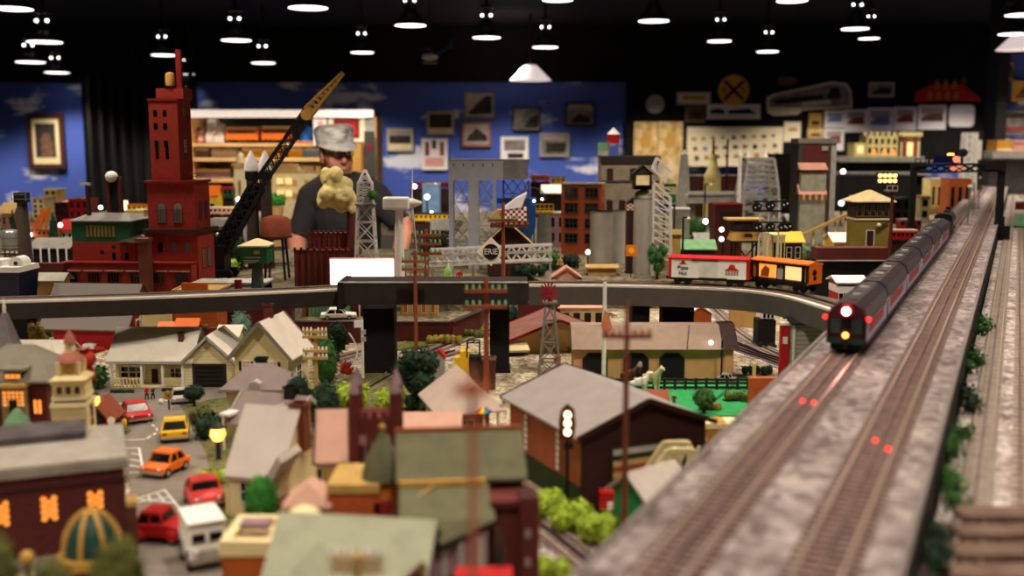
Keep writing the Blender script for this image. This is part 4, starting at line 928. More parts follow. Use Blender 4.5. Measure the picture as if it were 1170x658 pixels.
# orange brick block and tall grey-tan hotel
r, w, d, h = block('brick_block', 'four-storey orange brick building with dark windows left of the silos', 'building', 644, 690, 209, 4.6, ZB, .12, 'brickorange', 'lightgrey')
wgrid(r, 'f', 2, 4, -w/2, w/2, -d/2, d/2, h*.12, h*.97, .58, .55, fr='darkgrey', pane='glassdark', nx=3, nz=2); wgrid(r, 'r', 2, 4, -w/2, w/2, -d/2, d/2, h*.12, h*.97, .35, .55, fr=None); bpy.data.objects[r.name].rotation_euler.z = RAD(-12)
r, w, d, h = block('tall_hotel', 'tall grey-tan building with dark cornice and a red tank on its roof', 'building', 686, 752, 178, 5.0, ZB, .2, M('hoteltan', (150,136,118), .8).name, 'darkgrey'); kk = K(5.0, .4)
MB().box(-w/2-.004, w/2+.004, -d/2-.006, -d/2, h-8*kk, h-1*kk).build('cornice', 'dark', r)
for c in (696, 722):
 for p in (200, 236, 268): window(r, 'f', X(c, 5.0)-r.location.x, Z(p, 5.0)-ZB-6*kk, 6*kk, 13*kk, -w/2, w/2, -d/2, d/2, fr='dark', pane='darkmaroon', nx=1, nz=2)
for c in (710, 736):
 for p in (236, 268): window(r, 'f', X(c, 5.0)-r.location.x, Z(p, 5.0)-ZB-6*kk, 6*kk, 13*kk, -w/2, w/2, -d/2, d/2, fr='dark', pane='darkmaroon', nx=1, nz=2)
mb = MB(); mb.box(-w/2-.002, w/2+.002, -d/2-.003, -d/2, Z(208,5)-ZB, Z(206,5)-ZB); mb.build('string_course', 'darkgrey', r)
y = 5.08; z = Z(178, 5.0); r = T('roof_tank', 'red rooftop water tank with white conical roof on the tall grey building', 'water tower', (X(700.5, y, .5), y, z)); k = K(y, .5); zf = lambda p: Z(p, y)-z
MB().lathe([(6.5*k, zf(164)), (7*k, zf(153))], 16).build('tank', 'red', r, True); MB().lathe([(8*k, zf(153.5)), (1*k, zf(146))], 16).build('roof', 'white', r, True)
for s in ((-1,-1),(1,-1),(1,1),(-1,1)): MB().bar((s[0]*6*k, s[1]*6*k, 0), (s[0]*4.5*k, s[1]*4.5*k, zf(163)), 1.4*k).build('leg', 'grey', r)
y = 5.1; r = T('roof_shed', 'small grey shed with teal top beside the red rooftop tank', 'shed', (X(689, y, .5), y, z)); MB().box(-6*k, 5*k, -.02, .02, 0, zf(171)).build('wall', 'lightgrey', r); MB().box(-6*k, 5*k, -.021, .021, zf(171), zf(163)).build('top_box', 'palegreen', r)
# silos, headhouse, elevator tower
def silo(label, px0, px1, pyt, pyb, y, mat='lightgrey', dome=0.0):
 k = K(y, .2); R = (px1-px0)*k/2; r = T('grain_silo', label, 'silo', (X((px0+px1)/2, y, .2), y, ZB)); h = Z(pyt, y)-ZB
 prof = [(R, 0), (R, h-dome*R), (R*.97, h-dome*R)]
 if dome: prof = [(R, 0), (R, h-R*dome)] + [(R*math.cos(t), h-R*dome+R*dome*math.sin(t)) for t in (.4, .8, 1.2, 1.5)]
 MB().lathe(prof, 24).build('barrel', MATS[mat], r, True)
 MB().lathe([(R*1.02, h-dome*R-.006), (R*1.02, h-dome*R)], 24).build('rim', 'grey', r); return r, R, h
M('silogrey', (170,166,156), .8, var=.05)
silo('wide grey concrete silo left of the red-brown elevator leg', 674, 700, 241, 303, 4.05, 'silogrey'); silo('narrow grey silo squeezed beside the red-brown elevator leg', 700.5, 714, 240, 300, 4.25, 'silogrey')
silo('tallest grey silo with rounded top under the hoist house', 723, 747, 216, 310, 3.92, 'silogrey', .8)
y = 3.9; k = K(y, .3); zb = Z(214, y)
y = 4.06; k = K(y, .2); r = T('elevator_leg', 'dark red-brown elevator tower with red and white checker top between the silos', 'tower', (X(716.5, y, .2), y-.12, ZB)); y = 3.94; zf = lambda p: Z(p, y)-ZB
MB().cbox(0, 0, 0, 10*k, 10*k, zf(240)).build('shaft', 'darkmaroon', r)
mb = MB()
for i in range(4):
 for j in range(4): mb.box(-5.2*k+i*2.6*k, -5.2*k+(i+1)*2.6*k, -5.4*k, -4.9*k, zf(240)+j*2*k, zf(240)+(j+1)*2*k, (i+j) % 2)
mb.box(-5.2*k, 5.2*k, -4.9*k, 5.2*k, zf(240), zf(240)+8*k, 1); mb.build('checker_panel', ['white', 'orangebrown'], r)
MB().prism([(-6*k, zf(232)), (6*k, zf(221)), (6*k, zf(232))], -6*k, 6*k).build('roof', 'darkbrown', r)
MB().box(-6*k, 5.4*k, -7*k, 6*k, 0, .006).build('base', 'darkmaroon', r)
y = 3.8; r = T('orange_sign', 'square orange sign with yellow centre on the elevator tower', 'sign', (X(721, y, .15), y, ZB)); k = K(y,.15); zf = lambda p: Z(p, y)-ZB
MB().box(-6*k, 6*k, -.004, .004, zf(292.5), zf(280)).build('panel', 'orange', r); MB().tube((0,-.0055,zf(286)), (0,-.004,zf(286)), 3.4*k, 3.4*k, 14).build('emblem', 'yellow', r); MB().bar((0,.0,0), (0,.0,zf(292)), .003).build('post', 'dark', r)
y = 3.9; k = K(y, .3); zb = Z(216, y)+.0; r = T('hoist_house', 'dark gabled hoist house with tan opening on top of the tallest silo', 'hoist house', (X(733, y, .4), y+.0, zb)); w2 = 10*k; zf = lambda p: Z(p, y)-zb
MB().box(-w2*.9, w2*.9, -w2, w2, -.0, zf(213)).build('floor_frame', 'brown', r)
gable_walls(r, -w2, w2, -w2, w2, zf(198), 8*k, 'y', 'dark'); gable_roof(r, -w2, w2, -w2, w2, zf(198), 8*k, 'y', 'black', .006)
window(r, 'f', 0, zf(211), w2*1.5, 11*k, -w2, w2, -w2, w2, fr='dark', pane='cream', nx=1, nz=1, name='opening'); mb = MB(); mb.prism([(-7*k, zf(211)), (7*k, zf(211)), (5*k, zf(206)), (0, zf(202)), (-4*k, zf(207))], -w2-.006, -w2-.001); mb.build('grain_heap', 'cream', r)
# white lattice conveyor leaning against the silo
y = 3.86; k = K(y, .3); r = T('lattice_conveyor', 'white zigzag lattice tower leaning beside the tallest silo', 'lattice tower', (X(757, y, .2), y, ZB)); zf = lambda p: Z(p, y)-ZB; fu = lambda p: X(p, y, .3)-r.location.x
mb = MB()
for yy in (-.02, .02):
 mb.bar((fu(746), yy, zf(206)), (fu(746), yy, 0), .005); mb.bar((fu(765), yy, zf(225)), (fu(768), yy, 0), .005)
 n = 10
 for i in range(n):
  za, zb_ = zf(208+i*9), zf(226+i*8); mb.bar((fu(746), yy, za), (fu(766), yy, zb_), .0042); mb.bar((fu(746), yy, za), (fu(766), yy, zf(226+(i-1)*8)), .003)
for i in range(0, 10, 2):
 mb.bar((fu(746), -.02, zf(208+i*9)), (fu(746), .02, zf(208+i*9)), .003); mb.bar((fu(766), -.02, zf(226+i*8)), (fu(766), .02, zf(226+i*8)), .003)
mb.build('tower_frame', 'palesteel', r)
boom_pts = ((743, 186), (746, 206), (752, 178), (766, 200)); mb = MB()
for yy in (-.02, .02):
 mb.bar((fu(744), yy, zf(192)), (fu(749), yy, zf(180)), .004); mb.bar((fu(749), yy, zf(180)), (fu(766), yy, zf(197)), .005); mb.bar((fu(744), yy, zf(192)), (fu(760), yy, zf(208)), .005)
 for i in range(4): mb.bar((fu(749+i*4.2), yy, zf(180+i*4.2)), (fu(747+i*4.2), yy, zf(194+i*4)), .003)
mb.build('conveyor_head', 'palesteel', r)
tree('dark green bushy tree at the foot of the lattice conveyor', 751, 312, 26, 36, 'leaf', z=ZB, y=3.75, trunk=.08, kind='clump', n=900)
# green and white billboard
y = 4.3; k = K(y, .3); r = T('green_billboard', 'green and white advertising board beside the lattice conveyor', 'billboard', (X(765, y, .3), y, ZB), RAD(12)); zf = lambda p: Z(p, y)-ZB
MB().box(-8*k, 8*k, 0, .008, zf(233), zf(209)).build('panel', 'cream', r); mb = MB(); mb.box(-7*k, 7*k, -.002, 0, zf(232), zf(222)); mb.box(-7*k, 7*k, -.002, 0, zf(213), zf(210)); mb.box(-5*k, 2*k, -.002, 0, zf(219), zf(216)); mb.build('printed_bands', 'brightgreen', r)
for s in (-1, 1): MB().bar((s*6*k, .004, 0), (s*6*k, .004, zf(233)), .006).build('post', 'dark', r)
# grey box tank and obelisk mast
r, w, d, h = block('grey_tank_house', 'plain pale grey tank house right of the lattice conveyor', 'building', 769, 787, 238, 4.4, ZB, .08, 'lightgrey', 'white')
y = 6.5; r = T('obelisk_mast', 'pale grey tapering obelisk mast before the cream poster', 'mast', (X(781, y, .3), y, ZB)); k = K(y,.3); zf = lambda p: Z(p, y)-ZB; MB().frus(0, 0, 0, zf(176), 17*k, 17*k, 7*k, 7*k).build('shaft', 'lightgrey', r); MB().frus(0, 0, zf(176), zf(171), 6*k, 6*k, .5*k, .5*k).build('tip', 'white', r)
# yellow bottle shaped tower
y = 6.8; r = T('yellow_tower', 'pale yellow bottle-shaped tower with a slim neck', 'tower', (X(814, y, .3), y, ZB)); k = K(y,.3); zf = lambda p: Z(p, y)-ZB
MB().lathe([(10*k, 0), (9.5*k, zf(204)), (10*k, zf(201)), (5*k, zf(190)), (4*k, zf(178)), (4*k, zf(176)), (3*k, zf(176))], 16).build('body', 'paleyellow', r, True); MB().tube((0,0,zf(177)), (0,0,zf(160)), 1.6*k, 1.2*k, 8).build('spout', 'maroon', r)
for px in (830,):
 r = T('red_mast', 'thin dark red flagpole right of the yellow tower', 'mast', (X(px, y, .3), y, ZB)); MB().tube((0,0,0), (0,0,zf(160)), 1.5*k, 1.2*k, 8).build('shaft', 'maroon', r); MB().ball((0,0,zf(160)), 2*k, 8).build('finial', 'gold', r)
# dark maroon building
r, w, d, h = block('maroon_block', 'plain dark maroon building behind the yellow control cabin', 'building', 816, 847, 233, 4.5, ZB, .12, 'maroon', 'darkred'); MB().box(-w*.35, w*.4, -d/2-.002, -d/2, h*.68, h*.86).build('sign_panel', 'dark', r)
for z_, lb in ((248, 'upper'), (272, 'lower')):
 y = 4.3; k = K(y, .2)
y = 4.25; k = K(y, .2); r = T('twin_lamp', 'short black post with two white globe lamps before the maroon building', 'lamp', (X(826, y, .2), y, ZB)); MB().tube((0,0,0),(0,0,Z(258,y)-ZB), .004).build('post', 'black', r)
for p in (262, 273): MB().ball((-2*k, -.006, Z(p, y)-ZB), 2.7*k, 10).build('globe', 'lampwhite', r, True)
# tall pale lattice tower and white pole
y = 6.0; k = K(y, .3); r = T('lattice_tower', 'big pale lattice tower behind the black signal heads', 'lattice tower', (X(865, y, .3), y, ZB)); zf = lambda p: Z(p, y)-ZB
lattice(r, 0, 0, 0, zf(212), 44*k, 38*k, 4, .01, name='lower_frame'); lattice(r, 0, 0, zf(212), zf(182), 38*k, 30*k, 5, .008, name='upper_frame'); mb = MB(); mb.box(-17*k, 17*k, -.03, .03, zf(184), zf(180)); mb.build('top_platform', 'lightgrey', r)
for a in (-20, 14): MB().frus(a*.6*k, 0, zf(182), zf(171), 6*k, 6*k, .5*k, .5*k).build('peak', 'white', r)
y = 4.9; k = K(y, .3); r = T('white_mast', 'slim white mast left of the big lattice tower', 'mast', (X(844, y, .3), y, ZB)); zf = lambda p: Z(p, y)-ZB; MB().tube((0,0,0), (0,0,zf(178)), 2.6*k, 2.2*k, 10).build('shaft', 'white', r, True); MB().lathe([(2.4*k, zf(178)), (.4*k, zf(171))], 10).build('tip', 'white', r)
# yellow control cabin on trestle
y = 4.0; k = K(y, .2); r = T('control_cabin', 'mustard control cabin with flat tan roof on a black trestle', 'cabin', (X(850, y, .2), y, ZB)); zf = lambda p: Z(p, y)-ZB
MB().frus(0, 0, zf(274), zf(264), 34*k, 26*k, 28*k, 22*k).build('lower_wall', 'gold', r); MB().frus(0, 0, zf(264), zf(251), 27*k, 20*k, 28*k, 22*k).build('glazing', 'dark', r)
MB().box(-22*k, 20*k, -14*k, 14*k, zf(251), zf(249)).build('roof', 'tan', r); MB().box(-18*k, 17*k, -14*k, 14*k, zf(276), zf(274)).build('floor_plate', 'black', r)
mb = MB()
for s in (-12, 12): [mb.bar((s*k, t*10*k, 0), (s*k, t*10*k, zf(276)), .006) for t in (-1, 1)]
mb.bar((-12*k,-10*k,0), (12*k,-10*k,zf(276)), .004); mb.bar((12*k,-10*k,0), (-12*k,-10*k,zf(276)), .004); mb.build('trestle', 'black', r)
window(r, 'f', 2*k, zf(271), 9*k, 5*k, -15*k, 15*k, -12*k, 12*k, fr=None, pane='maroon', name='name_board')
# black signal cluster
y = 3.9; k = K(y, .2); r = T('signal_gantry', 'black signal bridge crowded with round signal heads', 'signal', (X(879, y, .2), y, ZB)); zf = lambda p: Z(p, y)-ZB
for s in (-12, -2, 10): MB().bar((s*k, 0, 0), (s*k, 0, zf(228)), .005).build('post', 'palesteel', r)
for p in (230, 241, 254, 264): MB().bar((-20*k, 0, zf(p)), (22*k, 0, zf(p)), .006).build('crossbar', 'black', r)
for a, p in ((-16, 236), (-1, 235), (16, 233), (-14, 259), (14, 259), (0, 259), (20, 259)):
 MB().tube((a*k, -.012, zf(p)), (a*k, .006, zf(p)), 5.2*k, 5.2*k, 16).build('signal_head', 'blackplastic', r)
 for q in (-2, 2): MB().ball((a*k+q*k, -.013, zf(p)+q*.4*k), 1.0*k, 6).build('lens', 'white', r)
# tall silo-like building with awnings, right
y = 5.2; k = K(y, .35); r = T('awning_building', 'tall grey and brick building with pink awnings and grey-green walls', 'building', (X(934, y, .3), y+.06, ZB)); zf = lambda p: Z(p, y)-ZB; fu = lambda p: X(p, y, .3)-X(934, y, .3)
MB().box(fu(913), fu(956), -.02, .12, 0, zf(163)).build('rear_wall', 'darkgrey', r); MB().box(fu(918), fu(947), -.024, -.02, zf(262), zf(166)).build('brick_panel', 'brickdark', r); MB().box(fu(912), fu(957), -.025, .12, zf(164), zf(158)).build('roof', 'grey', r)
MB().box(fu(914), fu(943), -.06, -.024, 0, zf(196)).build('front_wall', M('greygreen', (168,166,146), .8), r)
for p0, p1 in ((194, 186), (222, 211)): mb = MB(); mb.prism([(-.075, zf(p0)), (-.024, zf(p1)), (-.024, zf(p0))], fu(912), fu(944), 'x'); mb.build('awning', 'pink', r)
mb = MB()
for i in range(9): mb.box(fu(913+i*3.5), fu(915+i*3.5), -.075, -.073, zf(228), zf(222), i % 2)
mb.build('valance', ['orangebrown', 'cream'], r); MB().box(fu(939), fu(946), -.03, -.024, zf(172), zf(167)).build('white_plate', 'lightgrey', r); MB().box(fu(950), fu(956), -.026, -.02, 0, zf(166)).build('corner_pier', 'lightgrey', r)
# olive signal tower
y = 3.75; k = K(y, .2); x0, x1 = X(977, y, .25), X(1015, y, .25); r = T('signal_tower', 'olive two-storey signal tower with tan hip roof beside the passenger train', 'signal tower', ((x0+x1)/2, y+.05, ZB)); zf = lambda p: Z(p, y)-ZB; w2 = (x1-x0)/2
MB().box(-w2, w2, -.05, .05, 0, zf(251)).build('wall', 'olive', r); MB().box(-w2, w2, -.05, .05, zf(250), zf(231)).build('upper_wall', 'darkbrown', r); MB().box(-w2-.003, w2+.003, -.053, .053, zf(251.5), zf(249.5)).build('string_course', 'cream', r)
wgrid(r, 'f', 5, 1, -w2, w2, -.05, .05, zf(249), zf(232), .7, .75, fr='olive', pane='glassdark', nx=1, nz=2); wgrid(r, 'r', 3, 1, -w2, w2, -.05, .05, zf(249), zf(232), .7, .75, fr='olive', pane='glassdark', nx=1, nz=2)
hip_roof(r, -w2, w2, -.05, .05, zf(231), 12*k, M('tanroof', (216,190,140), .8).name, .018, .1); door(r, 'f', -w2*.1, 8*k, 20*k, -w2, w2, -.05, .05, z=zf(284))
mb = MB(); mb.bar((w2*.2, -.056, zf(262)), (w2*.9, -.056, zf(253)), .004); mb.build('stair_rail', 'dark', r); MB().ball((w2*.35, -.058, zf(257)), 2.5*k, 8).build('lamp', 'white', r)
# floodlight board
y = 3.55; k = K(y, .3); r = T('floodlight_tower', 'eight-lamp floodlight board glowing on a dark red mast', 'floodlight', (X(1018, y, .3), y, .1)); zf = lambda p: Z(p, y)-.1; fu = lambda p: X(p, y, .3)-X(1018, y, .3)
MB().tube((0,0,0), (0,0,zf(207)), 2.2*k, 1.8*k, 10).build('mast', 'maroon', r, True); MB().box(fu(999), fu(1022), .0, .008, zf(210), zf(197)).build('lamp_board', 'dark', r)
for i in range(4):
 for j in range(2): MB().tube((fu(1002.5+i*5.6), -.006, zf(206.5-j*6)), (fu(1002.5+i*5.6), 0, zf(206.5-j*6)), 2.5*k, 2.2*k, 12).build('lamp', 'floodlight', r)
MB().box(fu(1010), fu(1022), -.012, .02, zf(219), zf(217)).build('platform', 'grey', r); mb = MB()
for a in (1010, 1016, 1022): mb.bar((fu(a), -.012, zf(218)), (fu(a), -.012, zf(212)), .002)
mb.bar((fu(1010), -.012, zf(212)), (fu(1022), -.012, zf(212)), .002); mb.build('railing', 'lightgrey', r)
# dark viaduct wall behind the orange car
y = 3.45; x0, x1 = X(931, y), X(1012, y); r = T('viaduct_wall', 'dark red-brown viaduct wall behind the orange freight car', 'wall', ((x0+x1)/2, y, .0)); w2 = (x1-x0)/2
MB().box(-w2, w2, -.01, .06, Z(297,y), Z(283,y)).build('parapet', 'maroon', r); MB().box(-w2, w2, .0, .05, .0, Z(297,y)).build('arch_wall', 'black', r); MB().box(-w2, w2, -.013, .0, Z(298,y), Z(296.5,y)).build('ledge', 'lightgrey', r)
# ---------- freight cars on the bridge ----------
def freight(name, label, px0, px1, pyb, body, roof, end, y=None, ang=0.0, L=None):
 y = y or Y(pyb, BZ); k = K(y, BZ); x0, x1 = X(px0, y, BZ), X(px1, y, BZ)
 r = T(name, label, 'freight car', ((x0+x1)/2, y+.018, BZ+.0075), RAD(ang)); L = L or (x1-x0)/math.cos(RAD(ang)); w = .054
 for s in (-1, 1):
  tr = MB().box(s*L*.34-L*.11, s*L*.34+L*.11, -.019, .019, .008, .013).build('truck', 'blackplastic', r)
  for q in (-.065, .065):
   for e in (-1, 1): MB().tube((s*L*.34+q*L, e*.0215, .0085), (s*L*.34+q*L, e*.0155, .0085), .0085, .0085, 14).build('wheel', 'blackplastic', tr)
  MB().box(min(s*L*.5, s*L*.57), max(s*L*.5, s*L*.57), -.004, .004, .012, .018).build('coupler', 'black', r)
 MB().box(-L/2, L/2, -w/2+.004, w/2-.004, .013, .019).build('underframe', 'blackplastic', r)
 return r, L, w
r, L, w = freight('boxcar', 'white boxcar with red roof and red ends coupled to the lit orange car', 765, 859, 329.5, 'white', 'red', 'red', ang=-18, L=.196)
hb = .068
MB().box(-L/2+.004, L/2-.004, -w/2, w/2, .019, hb).build('body', 'white', r)
for s in (-1, 1): MB().box(s*L/2-.004, s*L/2+.004, -w/2-.0005, w/2+.0005, .019, hb+.002).build('end_wall', 'red', r)
MB().prism([(-w/2-.003, hb-.002), (w/2+.003, hb-.002), (w/2+.003, hb+.002), (0, hb+.008), (-w/2-.003, hb+.002)], -L/2-.003, L/2+.003, 'x').build('roof', 'red', r)
MB().box(-L*.12, L*.12, -w/2-.002, -w/2, .021, hb-.003).build('door', M('doorwhite', (226,222,214), .6), r); mb = MB()
mb.bar((-L*.22,-w/2-.0025,hb-.003), (L*.12,-w/2-.0025,hb-.003), .0025); mb.bar((-L*.12,-w/2-.0025,.02), (L*.24,-w/2-.0025,.02), .0025); mb.build('door_rails', 'dark', r)
def hat(mb, u, z, s, yy):
 mb.prism([(u-s*1.0, z), (u+s*1.0, z), (u+s*.45, z+s*.35), (u+s*.3, z+s*.8), (u-s*.3, z+s*.8), (u-s*.45, z+s*.35)], yy-.0008, yy)
mb = MB(); hat(mb, -L*.33, .0535, .0115, -w/2); mb.build('roof_emblem', 'red', r); textpart('lettering', 'Pizza\nHut', .014, 'black', r, (-L*.33, -w/2-.0012, .0375))
mb = MB(); hat(mb, L*.30, .041, .019, -w/2); mb.build('roof_emblem', 'red', r); mb = MB(); mb.box(L*.30-.016, L*.30+.016, -w/2-.0008, -w/2, .029, .040); mb.build('hut_drawing', M('hutgrey', (206,176,164), .7), r)
mb = MB()
for i in range(5): mb.bar((L*.30-.014+i*.007, -w/2-.001, .029), (L*.30-.014+i*.007, -w/2-.001, .040), .0012)
mb.build('hut_lines', 'dark', r)
mb = MB()
for i in range(5): mb.bar((L/2+.004, -w*.1-.008, .024+i*.009), (L/2+.004, -w*.1+.012, .024+i*.009), .0015)
mb.build('ladder', 'darkred', r)
r, L, w = freight('aquarium_car', 'bright orange freight car with large lit windows', 860, 938, 335, 'orange', 'orange', 'orange', ang=-52, L=.168)
mb = MB(); mb.box(-L/2, L/2, -w/2, w/2, .019, .026); mb.build('floor_sill', 'blackplastic', r)
for s in (-1, 1): MB().box(s*L/2-.003, s*L/2+.003, -w/2, w/2, .019, .07).build('end_wall', 'orange', r)
MB().prism([(-w/2-.003, .068), (w/2+.003, .068), (w/2+.003, .071), (0, .077), (-w/2-.003, .071)], -L/2-.004, L/2+.004, 'x').build('roof', 'orange', r)
mb = MB()
for u in (-.5, -.40, -.02, .08, .42, .5): mb.box(u*L-.003, u*L+.003, -w/2-.001, -w/2+.004, .026, .068)
mb.box(-L/2, L/2, -w/2-.001, -w/2+.004, .062, .068); mb.build('window_frame', 'blackplastic', r)
for a, b_ in ((-.38, -.05), (.1, .40)):
 o = MB(); o.box(a*L, b_*L, -w/2+.004, -w/2+.006, .029, .062); o.build('lit_window', 'windowsoft' if a > 0 else 'windowglow', r)
mb = MB(); mb.prism([(-.34*L,.03),(-.20*L,.03),(-.18*L,.05),(-.26*L,.058),(-.33*L,.045)], -w/2+.002, -w/2+.0035); mb.build('painted_scene', 'orangebrown', r)
MB().box(-L/2+.004, L/2-.004, -w/2+.008, w/2-.002, .022, .066).build('inner_wall', 'tan', r)
MB().box(-.02*L, .08*L, -w/2-.0015, -w/2+.004, .028, .055).build('white_post', 'lightgrey', r)
mb = MB(); mb.tube((L/2+.002,-.004,.05), (L/2+.005,-.004,.05), .007, .007, 14); mb.tube((L/2+.002,-.002,.036), (L/2+.005,-.002,.036), .005, .005, 14); mb.build('end_lettering', 'blackplastic', r)
mb = MB(); mb.box(L/2+.002, L/2+.006, -w/2, w/2, .018, .022); mb.build('end_step', 'blackplastic', r)
# ---------- passenger train on the deck ----------
def railxf(s, z=DZ):
 p = DL(760, s, z); return p
s0 = None
for i in range(2000):
 s = i*.005; p = DL(760, s, DZ)
 pyy = CY - F*((p.y*SP+(p.z-HC)*CP)/(p.y*CP-(p.z-HC)*SP))
 if pyy < 407: s0 = s; break
ZR = DZ+.0075; HD = -TH
roofm = M('coachroof', (58,50,54), .35, spec=.5); sidem = M('coachside', (168,166,190), .4, 0, var=.04); stripe = M('coachstripe', (164,28,46), .45, var=.04)
W2 = .0325; WH = [(-W2, .016), (W2, .016), (W2, .060), (W2*.82, .076), (W2*.4, .084), (-W2*.4, .084), (-W2*.82, .076), (-W2, .060)]
def coach(i, s, L, tail=False):
 p = railxf(s, ZR); r = T('observation_car' if tail else 'passenger_coach', '', 'passenger car', p, HD)
 MB().prism([(-W2, .016), (W2, .016), (W2, .058), (-W2, .058)], 0, L).build('body', sidem, r)
 MB().prism([(-W2-.001, .056), (W2+.001, .056), (W2*.86, .075), (W2*.42, .085), (-W2*.42, .085), (-W2*.86, .075)], -.001, L+.001).build('roof', roofm, r, False)
 for sx in (-1, 1):
  MB().box(min(sx*W2, sx*(W2+.0008)), max(sx*W2, sx*(W2+.0008)), L*.10, L*.80, .030, .048).build('red_stripe', stripe, r)
  mb = MB()
  for q in range(9): mb.box(min(sx*W2, sx*(W2+.0014)), max(sx*W2, sx*(W2+.0014)), L*(.07+q*.1), L*(.07+q*.1)+L*.06, .0495, .055)
  mb.build('windows', 'glassdark', r)
  MB().box(min(sx*W2, sx*(W2+.002)), max(sx*W2, sx*(W2+.002)), 0, L, .014, .018).build('side_sill', 'navy', r)
 for q in range(5): MB().box(-.008, .008, L*(.12+.18*q), L*(.12+.18*q)+L*.09, .084, .087).build('roof_vent', 'grey' if q % 2 else 'darkgrey', r)
 for q in (.18, .82):
  tr = MB().box(-W2*.8, W2*.8, L*q-.035, L*q+.035, .006, .015).build('truck', 'blackplastic', r)
  for e in (-.02, .02):
   for sx in (-1, 1): MB().tube((sx*W2*.7, L*q+e, .0085), (sx*W2*.55, L*q+e, .0085), .0085, .0085, 14).build('wheel', 'black', tr)
 MB().box(-W2*.7, W2*.7, L, L+.018, .018, .07).build('gangway', 'black', r)
 return r
names = ['next to the lit observation car', 'second from the lit observation car', 'third from the lit observation car', 'fourth from the lit observation car', 'coupled directly to the black tender']
cs = s0; r = coach(0, cs, .30, True); r['label'] = 'observation car with white headlight and red marker lamps ending the passenger train'
prof = [(a*.99, b) for a, b in [(-W2, .016), (W2, .016), (W2, .060), (W2*.82, .076), (W2*.4, .085), (-W2*.4, .085), (-W2*.82, .076), (-W2, .060)]]
MB().prism(prof, -.012, 0).build('rounded_end', M('endred', (74,24,30), .5), r)
mb = MB(); mb.box(-W2*.86, W2*.86, -.0145, -.012, .034, .058); mb.build('end_window', M('greenglass', (30,62,56), .2, spec=.6), r)
mb = MB(); mb.box(-.009, .009, -.0155, -.0145, .034, .06); [mb.box(s*W2*.86-.002, s*W2*.86+.002, -.0155, -.012, .03, .06) for s in (-1, 1)]; mb.build('end_window_posts', 'black', r)
MB().tube((0,-.022,.073), (0,-.012,.073), .0062, .007, 16).build('headlight', glowmat('headlamp', (255,236,226), 16), r, True); MB().tube((0,-.020,.073), (0,-.0125,.073), .0105, .0115, 16).build('headlight_ring', 'red', r, True)
MB().tube((-.0,-.019,.0315), (0,-.012,.0315), .005, .005, 14).build('drumhead_light', 'lamporange', r); MB().tube((-.0,-.017,.0315), (0,-.0121,.0315), .009, .009, 14).build('drumhead_ring', 'maroon', r)
for sx in (-1, 1): MB().ball((sx*(W2+.003), -.010, .060), .0042, 10).build('marker_lamp', 'lampred', r, True)
MB().box(-W2*.9, W2*.9, -.014, .0, .0155, .025).build('end_sill', 'teal', r); MB().box(-W2*.8, W2*.8, -.006, .03, .004, .016).build('pilot', 'black', r); MB().box(-.004, .004, -.024, 0, .008, .014).build('coupler', 'black', r)
l = bpy.data.lights.new('train_headlight', 'SPOT'); l.energy = .35; l.spot_size = 1.2; l.color = (1,.5,.45); l.shadow_soft_size = .004; o = bpy.data.objects.new('train_headlight', l); COL.objects.link(o); o.parent = r; o.location = (0,-.026,.073); o.rotation_euler = (RAD(62), 0, PI)
cs += .325
for i in range(5):
 r = coach(i, cs, .37); r['label'] = 'grey and red coach, ' + names[i]; cs += .40
p = railxf(cs, ZR); r = T('tender', 'black tender between the last coach and the steam locomotive', 'tender', p, HD)
MB().prism([(-W2*.95,.016),(W2*.95,.016),(W2*.95,.062),(-W2*.95,.062)], 0, .17).build('body', 'blackplastic', r); MB().box(-W2*.7, W2*.7, .01, .12, .062, .07).build('coal_bunker', 'black', r)
for q in (.04, .13):
 for sx in (-1,1): MB().tube((sx*W2*.7,q,.0085),(sx*W2*.55,q,.0085),.0085,.0085,14).build('wheel', 'black', r)
cs += .19; p = railxf(cs, ZR); r = T('steam_locomotive', 'black steam locomotive at the far end of the passenger train', 'locomotive', p, HD)
MB().prism([(-W2,.016),(W2,.016),(W2,.078),(W2*.6,.088),(-W2*.6,.088),(-W2,.078)], 0, .09).build('cab', 'blackplastic', r); MB().tube((0,.09,.055),(0,.33,.055),.029,.027,20).build('boiler', 'blackplastic', r, True)
MB().tube((0,.33,.055),(0,.345,.055),.028,.022,20).build('smokebox_front', 'black', r, True); MB().lathe([(.008,.078),(.01,.098),(.012,.1)],12,0,.3).build('chimney', 'black', r, True); MB().ball((0,.2,.08),.014,12).build('steam_dome', 'black', r, True)
for q in (.04,.1,.16,.22,.28):
 for sx in (-1,1): MB().tube((sx*W2*.8,q,.0155),(sx*W2*.65,q,.0155),.0155,.0155,16).build('driving_wheel', 'black', r)
MB().box(-W2*.9,W2*.9,.0,.33,.014,.024).build('frame', 'black', r)
# red lamps of the uncoupler lying on the right-hand track; glowing dots paint the red reflection on the train's rails
for px, py, lb in ((1000,503,'left glowing red dot between the rails of the empty deck track'),(1015,513,'right glowing red dot between the rails of the empty deck track'),(917,458,'left painted red reflection on the train track ahead of the observation car'),(930,460,'right, fainter painted red reflection on the train track ahead of the observation car')):
 g = G(px, py, DZ+.009); tag(MB().lathe([(.0028,0),(.0026,.002),(.0008,.0032)],10).build('track_lamp_glint', 'lampred', None, True, loc=(g.x,g.y,DZ+.008)), lb, 'light')
